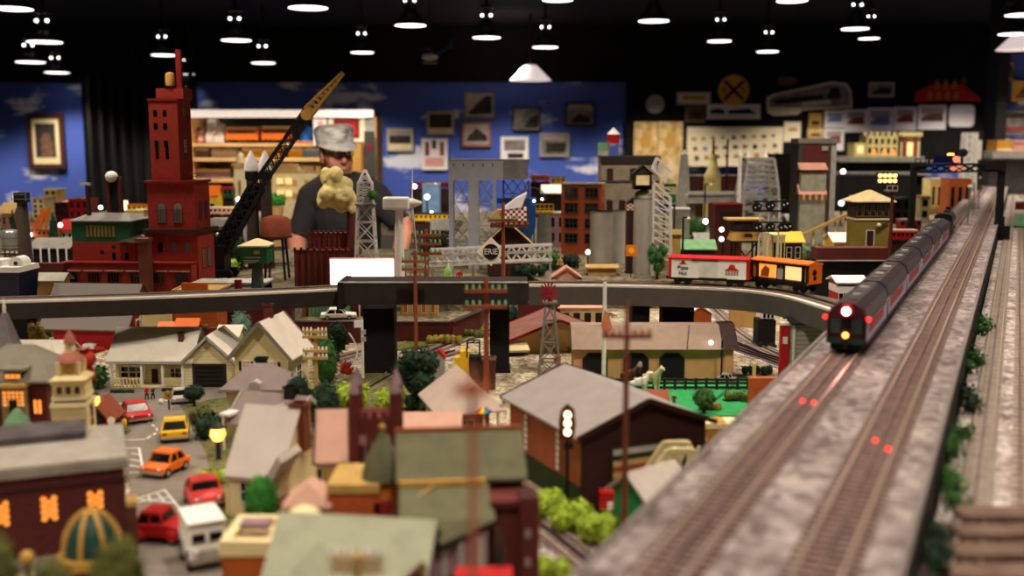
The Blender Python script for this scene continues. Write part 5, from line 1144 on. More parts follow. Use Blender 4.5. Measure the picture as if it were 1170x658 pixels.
# black signal bridge over the deck
y = 4.75; k = K(y, .3); xl, xr = X(1042, y, .3), X(1142, y, .3); r = T('signal_bridge', 'black signal bridge spanning the raised deck tracks', 'signal bridge', ((xl+xr)/2, y, .15)); zf = lambda p: Z(p, y)-.15; fu = lambda p: X(p, y, .3)-r.location.x
for px, z0 in ((1042, zf(281)), (1142, 0)):
 MB().box(fu(px)-3.2*k, fu(px)+3.2*k, -3*k, 3*k, z0, zf(186)).build('post', 'black', r)
MB().box(fu(1137), fu(1153), -6*k, 6*k, 0, zf(258)).build('base_block', 'black', r); MB().box(fu(1139), fu(1147), -4*k, 4*k, zf(258), zf(247)).build('base_collar', 'black', r)
MB().box(fu(1038), fu(1047), -4*k, 4*k, .07, zf(281)).build('base_block', 'black', r)
mb = MB()
for yy in (-3*k, 3*k):
 mb.bar((fu(1042), yy, zf(189)), (fu(1142), yy, zf(187)), 2.2*k); mb.bar((fu(1048), yy, zf(197)), (fu(1140), yy, zf(195)), 2*k)
 for i in range(7): a, b_ = fu(1046+i*13.2), fu(1046+(i+1)*13.2); mb.bar((a, yy, zf(189)), (b_, yy, zf(196)), 1.2*k); mb.bar((a, yy, zf(196)), (b_, yy, zf(189)), 1.2*k)
mb.build('truss', 'black', r); MB().box(fu(1120), fu(1144), -4*k, 4*k, zf(196), zf(184)).build('end_plate', 'black', r)
mb = MB(); mb.bar((fu(1042), 0, zf(182)), (fu(1056), 0, zf(181)), 1*k); [mb.bar((fu(a), 0, zf(188)), (fu(a), 0, zf(181)), .9*k) for a in (1043, 1049, 1055)]; mb.build('railing', 'black', r)
for a, p in ((1058.5, 178), (1096, 174.5)): MB().tube((fu(a), -4*k, zf(p)), (fu(a), 1*k, zf(p)), 4.6*k, 4.6*k, 18).build('signal_disc', 'black', r); MB().bar((fu(a), 0, zf(190)), (fu(a), 0, zf(p)), 2*k).build('bracket', 'black', r)
for a, p, m in ((1089, 182, 'orange'), (1086, 192, 'orange'), (1093, 192, 'orange')): MB().tube((fu(a), -3*k, zf(p)), (fu(a), 0, zf(p)), 3.6*k, 3.6*k, 14).build('amber_lens', glowmat('amber', (255,150,110), .8), r)
MB().lathe([(4*k, zf(177.5)), (3.5*k, zf(175))], 14, fu(1082), -2*k).build('lit_shade', 'lampwarm', r)
# ---------- between the bridge and the town ----------
# tan station hall with red roof edges, and the engine house
y = 2.90; k = K(y, .1); x0, x1 = X(566, y), X(700, y); r = T('tan_hall', 'tan hall with red edged gable roof and big brown doorway behind the windmill', 'hall', ((x0+x1)/2, y+.1, 0), RAD(8)); w2 = (x1-x0)/2; zf = lambda p: Z(p, y); fu = lambda p: X(p, y)-r.location.x
gable_walls(r, -w2, w2, -.1, .1, zf(392), 26*k, 'y', 'tan'); gable_roof(r, -w2, w2, -.1, .1, zf(392), 26*k, 'y', M('roofred', (136,88,78), .8).name, .012, fascia='darkred')
mb = MB(); mb.prism([(-.14, zf(396)), (-.1, zf(390)), (-.1, zf(393)), (-.14, zf(398.5))], -w2-.004, -w2+.075, 'x'); mb.build('porch_roof', 'cream', r); MB().tube((-w2+.004,-.137,0), (-w2+.004,-.137,zf(398)), .003).build('porch_post', 'cream', r)
window(r, 'f', -w2+.035, .002, .055, zf(398), -w2, w2, -.1, .1, fr='brown', pane='brown', nx=2, nz=1, name='barn_door'); window(r, 'f', w2*.30, .002, .05, zf(398), -w2, w2, -.1, .1, fr='tan', pane='glassdark', nx=1, nz=1, name='doorway')
y = 2.535; k = K(y, .1); x0, x1 = X(656, y), X(838, y); r = T('engine_house', 'long tan engine house with three arched black doorways and taupe roof', 'engine house', ((x0+x1)/2, y+.06, 0)); w2 = (x1-x0)/2; zf = lambda p: Z(p, y); fu = lambda p: X(p, y)-r.location.x
MB().box(-w2, w2, -.06, .06, 0, zf(396)).build('wall', M('enginetan', (212,160,106), .75, var=.06), r)
mb = MB(); z0, z1 = zf(398), zf(398)+.050; mb.prism([(-.075, z0), (.075, z0), (.03, z1), (-.01, z1)], -w2-.006, w2*.86, 'x'); mb.build('roof', 'rooftaupe', r)
mb = MB(); mb.prism([(-.07, z0), (.07, z0), (.03, z1+.003), (-.01, z1+.003)], w2*.86, w2+.012, 'x'); mb.build('end_gable', 'darkbrown', r)
MB().bar((fu(784), -.077, z0), (fu(790), -.02, z1+.001), .0015).build('roof_seam', 'dark', r)
for c in (680, 727, 768):
 u = fu(c); q = 13.5*k; zt = zf(404); mb = MB(); pts = [(u-q, 0), (u+q, 0), (u+q, zt-6*k), (u+q-6*k, zt), (u-q+6*k, zt), (u-q, zt-6*k)]
 mb.prism(pts, -.0625, -.059); d_ = mb.build('doorway', 'black', r); mb = MB()
 for a, b_ in zip(pts[1:], pts[2:]+pts[:1]): mb.bar((a[0],-.0625,a[1]), (b_[0],-.0625,b_[1]), .004)
 mb.build('door_surround', 'dark', d_)
MB().tube((fu(824), -.072, 0), (fu(824), -.072, zf(388)), .0022, .0022, 8).build('downpipe', 'black', r); MB().ball((fu(812), -.064, zf(391)), 2.6*k, 10).build('wall_lamp', 'lampwhite', r)
MB().box(w2, w2+.002, -.055, .055, 0, zf(400)).build('end_wall', 'brown', r)
# windmill
y = 2.36; k = K(y, .1); r = T('windmill', 'farm windmill with red wheel on a grey lattice tower', 'windmill', (X(628, y), y, 0)); zf = lambda p: Z(p, y)
lattice(r, 0, 0, 0, zf(345), 30*k, 9*k, 5, .0028, mat='grey', name='tower_frame'); MB().box(-8*k, 8*k, -8*k, 8*k, zf(346), zf(345)+.002).build('platform', 'grey', r); MB().tube((0,0,zf(346)), (0,0,zf(333)), .003).build('mast', 'darkred', r)
mb = MB(); c = Vector((-2*k, -.012, zf(333))); mb.tube(c, c+Vector((0,.006,0)), 3*k, 3*k, 12)
for i in range(16):
 a = 2*PI*i/16; d = Vector((math.cos(a), 0, math.sin(a))); s = Vector((-math.sin(a), .25, math.cos(a))); mb.add([c+d*3*k-s*.7*k, c+d*3*k+s*.7*k, c+d*11.5*k+s*1.2*k, c+d*11.5*k-s*1.2*k, c+d*3*k-s*.7*k+Vector((0,.001,0)), c+d*3*k+s*.7*k+Vector((0,.001,0)), c+d*11.5*k+s*1.2*k+Vector((0,.001,0)), c+d*11.5*k-s*1.2*k+Vector((0,.001,0))], [(0,1,2,3),(7,6,5,4),(0,4,5,1),(1,5,6,2),(2,6,7,3),(3,7,4,0)])
mb.build('wind_wheel', M('wheelred', (150,24,40), .5), r); mb = MB(); mb.prism([(4*k, zf(408)), (12*k, zf(404)), (12*k, zf(412)), (5*k, zf(414))], -.02, -.016); mb.prism([(-12*k, zf(404)), (-5*k, zf(412)), (-11*k, zf(416))], -.02, -.016); mb.build('red_panels', 'red', r)
# flagpole with hanging orange flag
y = 2.3; k = K(y, .1); r = T('flagpole', 'white flagpole with a limp orange flag before the engine house', 'flagpole', (X(690, y), y, 0)); zf = lambda p: Z(p, y); MB().tube((0,0,0), (0,0,zf(322)), 2.6*k, 2.2*k, 10).build('shaft', 'white', r, True)
mb = MB(); mb.add([(0,-.004,zf(353)),(5*k,-.008,zf(360)),(9*k,-.003,zf(374)),(2*k,-.008,zf(384)),(-4*k,-.002,zf(372)),(0,-.0065,zf(353)),(5*k,-.0105,zf(360)),(9*k,-.0055,zf(374)),(2*k,-.0105,zf(384)),(-4*k,-.0045,zf(372))], [(0,1,2,3,4),(9,8,7,6,5),(0,5,6,1),(1,6,7,2),(2,7,8,3),(3,8,9,4),(4,9,5,0)]); mb.build('flag', M('flagorange', (222,140,100), .8), r)
# yard with horses, fence
y = 2.44; k = K(y, 0); mb = MB(); a = X(700, y); b_ = X(856, y)
for i in range(14): u = a+(b_-a)*i/13; mb.cbox(u, y, 0, .006, .006, 15*k)
for p in (4, 9, 13): mb.bar((a, y, p*k), (b_, y, p*k), .003, .005)
tag(mb.build('rail_fence', 'darkbrown'), 'dark brown rail fence along the back of the green yard', 'fence')
def horse(label, px, py, hpx, mat, y=None, rz=0, mane='white', rider=False):
 y = y or Y(py, 0); k = K(y, 0); h = hpx*k; M_ = MATS[mat]
 v = [(0,0,.62),(.22,0,.64),(-.24,0,.64),(.36,0,.80),(.44,0,.98),(.60,0,.90),(.24,.07,.36),(.24,.07,.18),(.25,.07,.02),(.24,-.07,.36),(.27,-.07,.18),(.25,-.07,.02),(-.26,.08,.40),(-.32,.08,.2),(-.28,.08,.02),(-.26,-.08,.40),(-.31,-.08,.2),(-.27,-.08,.02),(-.36,0,.60),(-.42,0,.36)]
 e = [(0,1),(0,2),(1,3),(3,4),(4,5),(1,6),(6,7),(7,8),(1,9),(9,10),(10,11),(2,12),(12,13),(13,14),(2,15),(15,16),(16,17),(2,18),(18,19)]
 ra = [.16,.15,.16,.10,.085,.05,.06,.04,.04,.06,.04,.04,.075,.045,.04,.075,.045,.04,.05,.03]
 o = skin('toy_horse', [tuple(c*h for c in p) for p in v], e, [q*h for q in ra], sub=1, mats=[M_]); o.location = (X(px, y, 0), y, .004); o.rotation_euler.z = rz
 tag(o, label, 'horse'); mm = MB(); mm.bar((.33*h,0,.86*h), (.45*h,0,1.05*h), .03*h, .07*h); mm.build('mane', MATS[mane], o); return o
M('horsecream', (226,206,160), .7); M('horsewhite', (238,230,214), .7)
o = horse('white toy horse with a rider, left of the pair in the green yard', 729, 441, 29, 'horsewhite', y=2.36, rz=.15); horse('cream toy horse rearing its head, right of the pair in the green yard', 744, 441, 34, 'horsecream', y=2.39, rz=-.9, mane='cream')
yy = 2.36; kk = K(yy, 0); f_ = figure('rider in pale shirt on the white toy horse', 731, 425, 16, 'lightgrey', 'brown', y=yy, z=Z(427, yy))
tag(MB().box(-.062, .045, -.02, .02, 0, .004).build('rider_base', 'navy', None, loc=(X(736, 2.33), 2.33, .003)), 'flat navy base plate under the horses', 'base')
horse('brown toy horse half hidden at the doorway behind the white horse', 718, 438, 24, 'brown', y=2.44+.035, rz=.2, mane='dark')
figure('toy person in brown standing on the green yard', 770, 446, 18, 'brown', 'brown', y=2.27); figure('toy person in white top at the near edge of the green yard', 786, 463, 20, 'white', 'darkgrey', y=2.13)
tree('round dark green shrub on a short stem at the near edge of the green yard', 804, 474, 28, 30, 'leaf', trunk=.3)
hp = MB(); hp.add(*(lambda P_: ([p for q in P_ for p in q], [(i*2, i*2+1, i*2+3, i*2+2) for i in range(len(P_)-1)]))([((G(a,b,.0062)-Vector((.004,0,0))), (G(a,b,.0062)+Vector((.004,0,0)))) for a, b in ((839,438),(832,444),(822,452),(815,457),(808,462))]))
tag(hp.build('garden_hose', 'green'), 'dark hose lying across the green yard', 'hose'); sd = bpy.data.objects['garden_hose'].modifiers.new('thick', 'SOLIDIFY'); sd.thickness = .003
r = gabled('dog_kennel', 'tiny shed with orange-brown roof at the near left of the green yard', 'shed', 741, 760, 456, 2.15, 0, .035, .012, 'x', 'darkbrown', 'rust')[0]
# orange wall, yellow post, white cart
tag(MB().box(X(857,2.2), X(897,2.2), 2.2, 2.215, 0, Z(432,2.2)).build('orange_board', 'orangebrown'), 'plain orange-brown board wall below the stone deck', 'wall'); r = T('yellow_post', 'short yellow post behind the orange-brown board', 'post', (X(862,2.3),2.3,0)); MB().tube((0,0,0),(0,0,Z(416,2.3)),.004,.004,10).build('shaft', 'paleyellow', r); MB().ball((0,0,Z(416,2.3)),.0045,8).build('knob', 'paleyellow', r)
car('toy_pickup', 'pale parked toy pickup by the end of the rail fence', 832, 433, 17, 80, 22, 13, 11, 'lightgrey', style='coupe', y=2.5)
bush('olive scrub beside the orange-brown board', 845, 460, 40, 14, 'leafolive', y=2.16); bush('tan dry scrub near the white-topped figure', 812, 470, 30, 12, 'leafyellow', y=2.04); bush('dark green scrub under the tracks right of the engine house', 865, 428, 44, 12, 'leafdark', y=2.42, n=200)
# grey shed and red pump by the bridge end
r, w, d, h = gabled('grey_shed', 'pale grey plank shed with a dark barred opening beside the bridge end', 'shed', 905, 948, 370, 2.42, 0, .07, .008, 'x', M('plankgrey', (168,166,158), .8, pat='boards', scale=30, rgb2=(136,134,128)).name, 'black')
window(r, 'f', .004, h*.3, .014, h*.4, -w/2, w/2, -d/2, d/2, fr='darkgrey', pane='glassdark', nx=2, nz=1); MB().box(-w/2-.003, -w/2+.002, -d/2-.003, -d/2, 0, h).build('corner_board', 'white', r)
y = 2.46; k = K(y); r = T('fuel_pump', 'red toy fuel pump stand beside the pale grey shed', 'pump', (X(896,y), y, 0)); MB().box(-5*k, 4*k, -4*k, 4*k, 0, Z(372,y)).build('cabinet', 'red', r); MB().box(-6*k, 5*k, -5*k, 5*k, Z(371,y), Z(368,y)).build('top', 'white', r); MB().box(-3*k, 2.5*k, -4.3*k, -4*k, Z(392,y), Z(384,y)).build('dial', 'white', r); MB().tube((4*k,-3*k,Z(384,y)), (5.5*k,-5*k,Z(398,y)), .8*k).build('hose', 'darkred', r)
bush('yellow-green weeds at the foot of the red fuel pump', 912, 402, 30, 8, 'leafyellow', y=2.38)
y = 3.0; k = K(y); r = T('black_switcher', 'black and white toy vehicle standing under the bridge right of the pale track', 'vehicle', (X(874,y), y, 0)); MB().box(-10*k, 10*k, -.03, .03, .008, Z(364,y)).build('body', 'black', r); MB().box(-7*k, 9*k, -.032, .03, Z(362,y), Z(349,y)).build('cab', 'white', r);
for s in (-3.5, 1, 5.5): MB().box((s-1.3)*k, (s+1.3)*k, -.034, -.032, Z(361,y), Z(352,y)).build('window', 'glassdark', r)
for s in (-6, 6): MB().tube((s*k,-.034,.009),(s*k,-.026,.009),.009,.009,12).build('wheel', 'dark', r)
MB().box(-12*k, 12*k, -.03, .03, .0, .0081).build('base', 'darkgrey', r)
r, w, d, h = block('tan_kiosk', 'small tan kiosk below the bridge near the black toy vehicle', 'building', 838, 864, 346, 3.3, 0, .08, 'tan', 'tan')
r, w, d, h = gabled('white_roof_store', 'little store with white roof just right of the broad black pier', 'building', 788, 812, 358, 2.98, 0, .07, .02, 'y', 'orangebrown', 'white')
figure('toy person in dark clothes under the bridge right of the broad pier', 796, 376, 14, 'dark', 'dark', y=2.74)
# red low wall and striped kiosk behind the windmill
tag(MB().box(X(592,3.2), X(640,3.2), 3.2, 3.23, 0, Z(346,3.2)).build('red_wall', 'brickdark'), 'low dark red wall seen under the bridge behind the windmill', 'wall')
bush('dark green bushes left of the low red wall', 590, 372, 42, 26, 'leafdark', y=3.14); r, w, d, h = gabled('market_stall', 'market stall with pink-orange awning under the bridge behind the hall', 'stall', 640, 690, 352, 3.2, 0, .07, .008, 'x', 'cream', 'pink')
wgrid(r, 'f', 4, 1, -w/2, w/2, -d/2, d/2, h*.1, h*.9, .6, .8, fr='cream', pane='dark', nx=1, nz=1)
# tractor and driver by the loop
y = 2.42; k = K(y); r = T('yellow_tractor', 'yellow tractor with black roll frame beside the station roof', 'tractor', (X(534,y), y, 0)); zf = lambda p: Z(p, y)
MB().box(-14*k, 4*k, -.018, .018, .012, zf(407)).build('bonnet', 'yellow', r); MB().box(-8*k, 2*k, -.016, .016, zf(407), zf(400)).build('engine_cover', 'yellow', r); mb = MB()
for u in (0, 14):
 for s in (-.016, .016): mb.bar((u*k, s, zf(410)), (u*k, s, zf(390)), .003)
for s in (-.016, .016): mb.bar((0, s, zf(390)), (14*k, s, zf(390)), .003)
for u in (0, 7, 14): mb.bar((u*k, -.016, zf(390)), (u*k, .016, zf(390)), .003)
mb.build('roll_frame', 'black', r); MB().box(2*k, 16*k, -.018, .018, .014, zf(406)).build('rear_body', 'black', r)
for u, R in ((-11, .012), (10, .018)):
 for s in (-1, 1): MB().tube((u*k, s*.018, R), (u*k, s*.026, R), R, R, 16).build('wheel', 'blackplastic', r)
figure('toy person in white top beside the yellow tractor', 539, 432, 26, 'white', 'jeans', y=2.3); r, w, d, h = gabled('red_roof_hut', 'tiny hut with pointed red roof at the crossing near the loop track', 'hut', 496, 508, 408, 2.48, 0, .025, .014, 'y', 'lightgrey', 'red', ov=.004);
r, w, d, h = block('brown_crate', 'plain brown wooden crate between the tractor and the tan hall', 'crate', 548, 566, 411, 2.45, 0, .05, 'brown', 'brown')
y = 2.52; r = T('crossing_gate', 'raised red and white crossing gate arm beside the loop track', 'crossing gate', (X(492,y), y, 0)); k = K(y); mb = MB()
for i in range(8): a, b_ = i/8, (i+1)/8; mb.bar((6*k*(.0-a)+2*k, 0, .01+a*.09), (6*k*(.0-b_)+2*k, 0, .01+b_*.09), .004, None, i % 2)
mb.build('gate_arm', ['white', 'rust'], r); MB().box(-3*k, 3*k, -.006, .006, 0, .014).build('base', 'darkgrey', r)
figure('toy person in white beside the crossing gate', 498, 393, 16, 'white', 'white', y=2.58)
# white arched gate and crossing flasher by the pier
y = 2.56; k = K(y); r = T('crossing_signal', 'tall white crossing signal with blank board left of the wide black pier', 'signal', (X(414,y), y, 0)); zf = lambda p: Z(p, y); mb = MB(); mb.tube((0,0,0), (0,0,zf(365)), 1.8*k, 1.5*k, 8); mb.build('post', 'white', r); MB().box(-9*k, 0, -.003, .003, zf(374), zf(366)).build('board', 'white', r)
for p in (380, 388): MB().box(-1*k, 4*k, -.004, .004, zf(p+2), zf(p-3)).build('lamp_box', 'lightgrey', r)
mb = MB()
for i in range(10): mb.bar((-10*k+8*k*math.sin(i*.33)-4*k, 0, zf(420-i*4)), (-10*k+8*k*math.sin((i+1)*.33)-4*k, 0, zf(416-i*4)), .003)
mb.build('arched_arm', 'white', r); MB().lathe([(3*k,0),(2*k,5*k),(2.5*k,9*k),(1*k,14*k)],10,-7*k,0).build('bell', 'grey', r, True)
bush('bright orange-red shrub left of the white crossing signal', 396, 427, 14, 14, 'leafred', y=2.5)
# things on the retaining platform left of the pier
def quick(name, label, cat, px0, px1, pyt, y, zb, dp, wall, roof, **kw): return block(name, label, cat, px0, px1, pyt, y, zb, dp, wall, roof, **kw)
r, w, d, h = quick('green_shed', 'pale green ribbed goods shed under the middle bridge', 'shed', 352, 400, 336, 3.19, .055, .06, M('ribgreen', (110,150,110), .8, pat='boards', scale=30, rgb2=(70,104,76), sz=0).name, 'green'); r, w, d, h = quick('orange_crates', 'bright orange crate stack left of the green goods shed', 'crate', 340, 350, 340, 3.2, .055, .05, 'orange', 'orange')
r, w, d, h = gabled('cream_cottage', 'cream cottage with white framed windows under the bridge above the gable house', 'house', 318, 338, 345, 3.15, ZB, .07, .02, 'y', 'cream', 'rooftaupe'); wgrid(r, 'f', 2, 1, -w/2, w/2, -d/2, d/2, h*.2, h*.9, .5, .7)
r, w, d, h = gabled('cream_cottage', 'cream cottage half hidden by the blue-green conifer under the left bridge', 'house', 254, 276, 350, 3.22, ZB, .07, .02, 'y', 'tan', 'roofgrey'); wgrid(r, 'f', 1, 1, -w/2, w/2, -d/2, d/2, h*.2, h*.9, .5, .7)
car('white_car', 'white toy car on the platform in front of the green goods shed', 385, 363, 20, 88, 40, 20, 13, 'white', z=.055, y=3.12)
r, w, d, h = quick('maroon_tank', 'dark red warehouse with white post beside the wide black pier', 'building', 402, 420, 344, 3.2, .055, .06, 'brickdark', 'darkmaroon'); MB().box(-.002, .002, -d/2-.004, -d/2, 0, h).build('white_post', 'white', r)
r, w, d, h = quick('tan_house_row', 'tan block with orange door right of the wide black pier', 'building', 458, 500, 342, 3.2, .055, .06, 'tan', 'lightgrey'); wgrid(r, 'f', 4, 1, -w/2, w/2, -d/2, d/2, h*.1, h*.9, .4, .7, fr='white', pane='orangebrown', nx=1, nz=1)
# trees of the middle ground
tree('blue-green frosted conifer left of the tan gable house', 277, 396, 26, 44, 'leafblue', y=2.85, kind='round', trunk=.1); tree('dark round tree behind the gable house roof', 386, 405, 28, 38, 'leafdark', y=2.78, trunk=.15)
tree('tall ivy green tree behind the tan insulator pole', 373, 440, 30, 60, 'leaf', y=2.42, trunk=.03, n=800); tree('big dark green spreading tree right of the brick church tower', 482, 456, 62, 62, 'leafdark', y=2.25, kind='clump', trunk=.12, n=1400)
tree('round clipped green tree with ridged leaves beside the grey cottage, left one', 342, 468, 32, 44, 'leafdark', y=2.12, trunk=.1); tree('round clipped green tree in front of the pink roof, right one', 372, 480, 40, 45, 'leafdark', y=2.0, trunk=.06, n=800)
bush('lime-yellow shrubs behind the brick church tower', 402, 470, 40, 34, 'leaflime', y=2.2); bush('yellow-green shrub under the big dark tree', 448, 470, 34, 28, 'leaflime', y=2.15); bush('dark thicket under the big spreading tree', 478, 472, 34, 24, 'leafdark', y=2.12)
bush('yellow flowering bush along the loop track embankment', 508, 394, 50, 13, 'leafyellow', y=2.68); bush('green scrub along the loop track embankment, near the pier', 538, 386, 36, 11, 'leafolive', y=2.78); bush('pale scrub at the top of the hill behind the loop track', 512, 349, 60, 9, 'leafolive', y=3.75)
pole('tan pole with white insulators in front of the tall ivy green tree', 362, 440, 376, y=2.35, arms=(380, 386, 402, 410), armpx=28, mat='tan', ins='white', wpx=5)
# telegraph poles
pole('rusty telegraph pole rising behind the middle bridge span', 476, 398, 286, y=2.52, arms=(300, 309), armpx=30, wpx=5); pole('slim orange pole right of the diamond sign', 575, 330, 232, y=3.3, z=ZB, arms=(253,), armpx=34, wpx=5)
pole('rust pole with stacked arms left of the diamond sign, behind the bridge', 488, 325, 262, y=3.35, z=ZB, arms=(270, 280, 291), armpx=34, wpx=5); pole('near rust pole with green insulators crossing the middle bridge', 556, 470, 318, y=2.02, arms=(334, 352), armpx=48, wpx=7)
M('polebrown', (124,66,44), .8); M('polerust', (196,116,84), .8)
pole('blurred brown pole in front of the warehouse gable', 712, 560, 344, y=1.32, arms=(386,), armpx=54, ins='rust', mat='polebrown', wpx=8)
pole('closest blurred rust pole rising past the olive church roof', 543, 900, 420, y=.72, arms=(450,), armpx=36, ins='polerust', mat='polerust', wpx=10); pole('very close tan pole with pale insulators low in front of the sage green roof', 414, 1000, 632, y=.86, arms=(640, 652), armpx=58, ins='white', mat='tan', wpx=12)
# ---------- the town, front ----------
# ranch house
y = 2.46; k = K(y); x0, x1 = X(122, y), X(266, y); r = T('ranch_house', 'long cream ranch house with pale roof, porch and black garage door', 'house', ((x0+x1)/2, y+.05, 0)); zf = lambda p: Z(p, y); fu = lambda p: X(p, y)-r.location.x
M('ranchwall', (226,214,166), .75, pat='boards', scale=45, rgb2=(200,188,140)); M('ranchroof', (224,216,200), .85, var=.04, scale=60)
hz = zf(414); MB().box(fu(124), fu(208), -.01, .09, 0, hz).build('wall', 'ranchwall', r)
gw = MB(); gx0, gx1 = fu(208), fu(266); gp = fu(237); gw.prism([(gx0,0),(gx1,0),(gx1,hz),(gp,zf(389)),(gx0,hz)], -.045, .09); gw.build('garage_wall', 'ranchwall', r)
mb = MB(); zr = zf(387)+.003; mb.prism([(-.052, hz-.002), (-.052, hz+.003), (.032, zr+.012), (.1, hz+.004), (.1, hz-.002), (.032, zr+.007)], fu(120), fu(219), 'x'); mb.build('main_roof', 'ranchroof', r)
mb = MB()
for s, e in ((-1, fu(205)), (1, fu(270))): mb.prism([(gp, zr), (e, hz-.004), (e, hz), (gp, zr+.005)], -.055, .1)
mb.build('garage_roof', 'ranchroof', r)
mb = MB(); mb.bar((gp,-.056,zr+.001),(fu(205),-.056,hz-.003),.002,.006); mb.bar((gp,-.056,zr+.001),(fu(270),-.056,hz-.003),.002,.006); mb.bar((fu(120),-.053,hz),(fu(206),-.053,hz),.002,.006); mb.build('gutter', 'lightgrey', r)
g = window(r, 'f', gp+.001, .002, 33*k, 25*k, gx0, gx1, -.045, .09, fr='dark', pane='blackplastic', nx=1, nz=5, name='garage_door')
MB().box(fu(123), fu(209), -.05, -.01, 0, .004).build('porch_floor', 'cream', r)
for p in (125, 160, 184, 207): MB().box(fu(p)-.0025, fu(p)+.0025, -.05, -.045, 0, hz).build('porch_post', 'white', r)
for a, b_ in ((125, 160), (184, 207)):
 mb = MB(); mb.box(fu(a), fu(b_), -.049, -.046, .004+9*k, .004+10.5*k); mb.box(fu(a), fu(b_), -.049, -.046, .004, .004+1.5*k)
 n = 9
 for i in range(n): u = fu(a)+(fu(b_)-fu(a))*(i+.5)/n; mb.box(u-.0016, u+.0016, -.049, -.046, .004, .004+9*k)
 mb.build('porch_railing', 'cream', r)
door(r, 'f', fu(169), 8*k, 17*k, fu(124), fu(208), -.01, .09, mat='darkmaroon', z=.004)
window(r, 'f', fu(143), .02, 26*k, 12*k, fu(124), fu(208), -.01, .09, nx=3, nz=2); window(r, 'f', fu(195), .02, 15*k, 10*k, fu(124), fu(208), -.01, .09, nx=3, nz=2)
for p in (131, 156): window(r, 'f', fu(p), .018, 5*k, 13*k, fu(124), fu(208), -.01, .09, fr=None, pane='black', name='shutter')
chimney(r, fu(200), .0, hz, zf(384), 6*k)
bush('low dark green hedge along the ranch house porch', 140, 450, 34, 6, 'leafdark', y=2.38); bush('low green hedge before the ranch house rail, right of the door', 196, 448, 26, 6, 'leafdark', y=2.385)
# tan gable house
y = 2.37; k = K(y); x0, x1 = X(271, y), X(335, y); r = T('gable_house', 'tan gable-fronted house with steep pale roof and small shuttered windows', 'house', ((x0+x1)/2, y+.07, 0), RAD(-8)); w2 = (x1-x0)/2; zf = lambda p: Z(p, y); fu = lambda p: X(p, y)-r.location.x
M('gablewall', (220,206,156), .75, var=.05); h = zf(405); rh = 36*k; gable_walls(r, -w2, w2, -.07, .07, h, rh, 'y', 'gablewall')
gable_roof(r, -w2, w2, -.07, .07, h, rh, 'y', M('gableroof', (222,210,194), .85, var=.05).name, .012, fascia='grey')
for c in (285, 317): window(r, 'f', fu(c), zf(424), 9*k, 11*k, -w2, w2, -.07, .07, fr='white', pane='pink', nx=2, nz=3); shutters(r, 'f', fu(c), zf(424), 9*k, 11*k, -w2, w2, -.07, .07)
window(r, 'r', .0, h*.35, .03, .03, -w2, w2, -.07, .07); chimney(r, -w2*.1, .0, h+rh*.7, zf(352), 9*k, cap='brickdark'); door(r, 'f', 0, 9*k, 18*k, -w2, w2, -.07, .07)
MB().box(w2, w2+.016, -.02, .05, 0, .018).build('side_porch', 'cream', r)
# grey hip-roofed cottages
y = 2.12; k = K(y); x0, x1 = X(258, y), X(326, y); r = T('grey_cottage', 'cream cottage with grey hip roof and dark chimney, the one nearer the gable house', 'house', ((x0+x1)/2, y+.05, 0)); w2 = (x1-x0)/2; zf = lambda p: Z(p, y)
MB().box(-w2, w2, -.05, .05, 0, zf(446)).build('wall', 'ranchwall', r); hip_roof(r, -w2, w2, -.05, .05, zf(446), 24*k, M('cotroof', (140,124,120), .85, var=.06).name, .012, .25); chimney(r, -.004, .02, zf(440), zf(416), 12*k, 'blackplastic', 'black')
MB().prism([(-6*k, zf(446)), (7*k, zf(446)), (7*k, zf(437)), (0, zf(434)), (-6*k, zf(437))], -.064, -.03).build('dormer', 'lightgrey', r); window(r, 'f', -w2*.5, .02, .02, .03, -w2, w2, -.05, .05); door(r, 'f', w2*.3, .016, .035, -w2, w2, -.05, .05)
y = 1.92; k = K(y); x0, x1 = X(262, y), X(345, y); r = T('grey_cottage', 'cream cottage with mauve-grey gable roof and squat dark chimney, the nearer one', 'house', ((x0+x1)/2, y+.06, 0), RAD(-20)); w2 = (x1-x0)/2; zf = lambda p: Z(p, y)
gable_walls(r, -w2*.8, w2, -.05, .05, zf(483), 24*k, 'x', 'ranchwall'); gable_roof(r, -w2*.8, w2, -.05, .05, zf(483), 24*k, 'x', 'cotroof', .014, fascia='lightgrey');
gable_walls(r, w2*.1, w2*.9, -.08, -.0, zf(486), 20*k, 'y', 'cream', 'wing_wall'); gable_roof(r, w2*.1, w2*.9, -.08, -.0, zf(486), 20*k, 'y', 'roofpale', .01, name='wing_roof')
chimney(r, w2*.62, -.0, zf(480), zf(447), 13*k, 'blackplastic', 'black'); window(r, 'f', w2*.5, .03, .03, .012, w2*.1, w2*.9, -.08, 0, fr='brown'); window(r, 'f', -w2*.5, .02, .016, .03, -w2*.8, w2, -.05, .05); MB().box(-w2-.006, -w2*.75, -.07, .0, zf(478), zf(475)).build('porch_canopy', 'white', r); MB().box(-w2-.003, -w2, -.066, -.062, 0, zf(478)).build('porch_post', 'white', r)
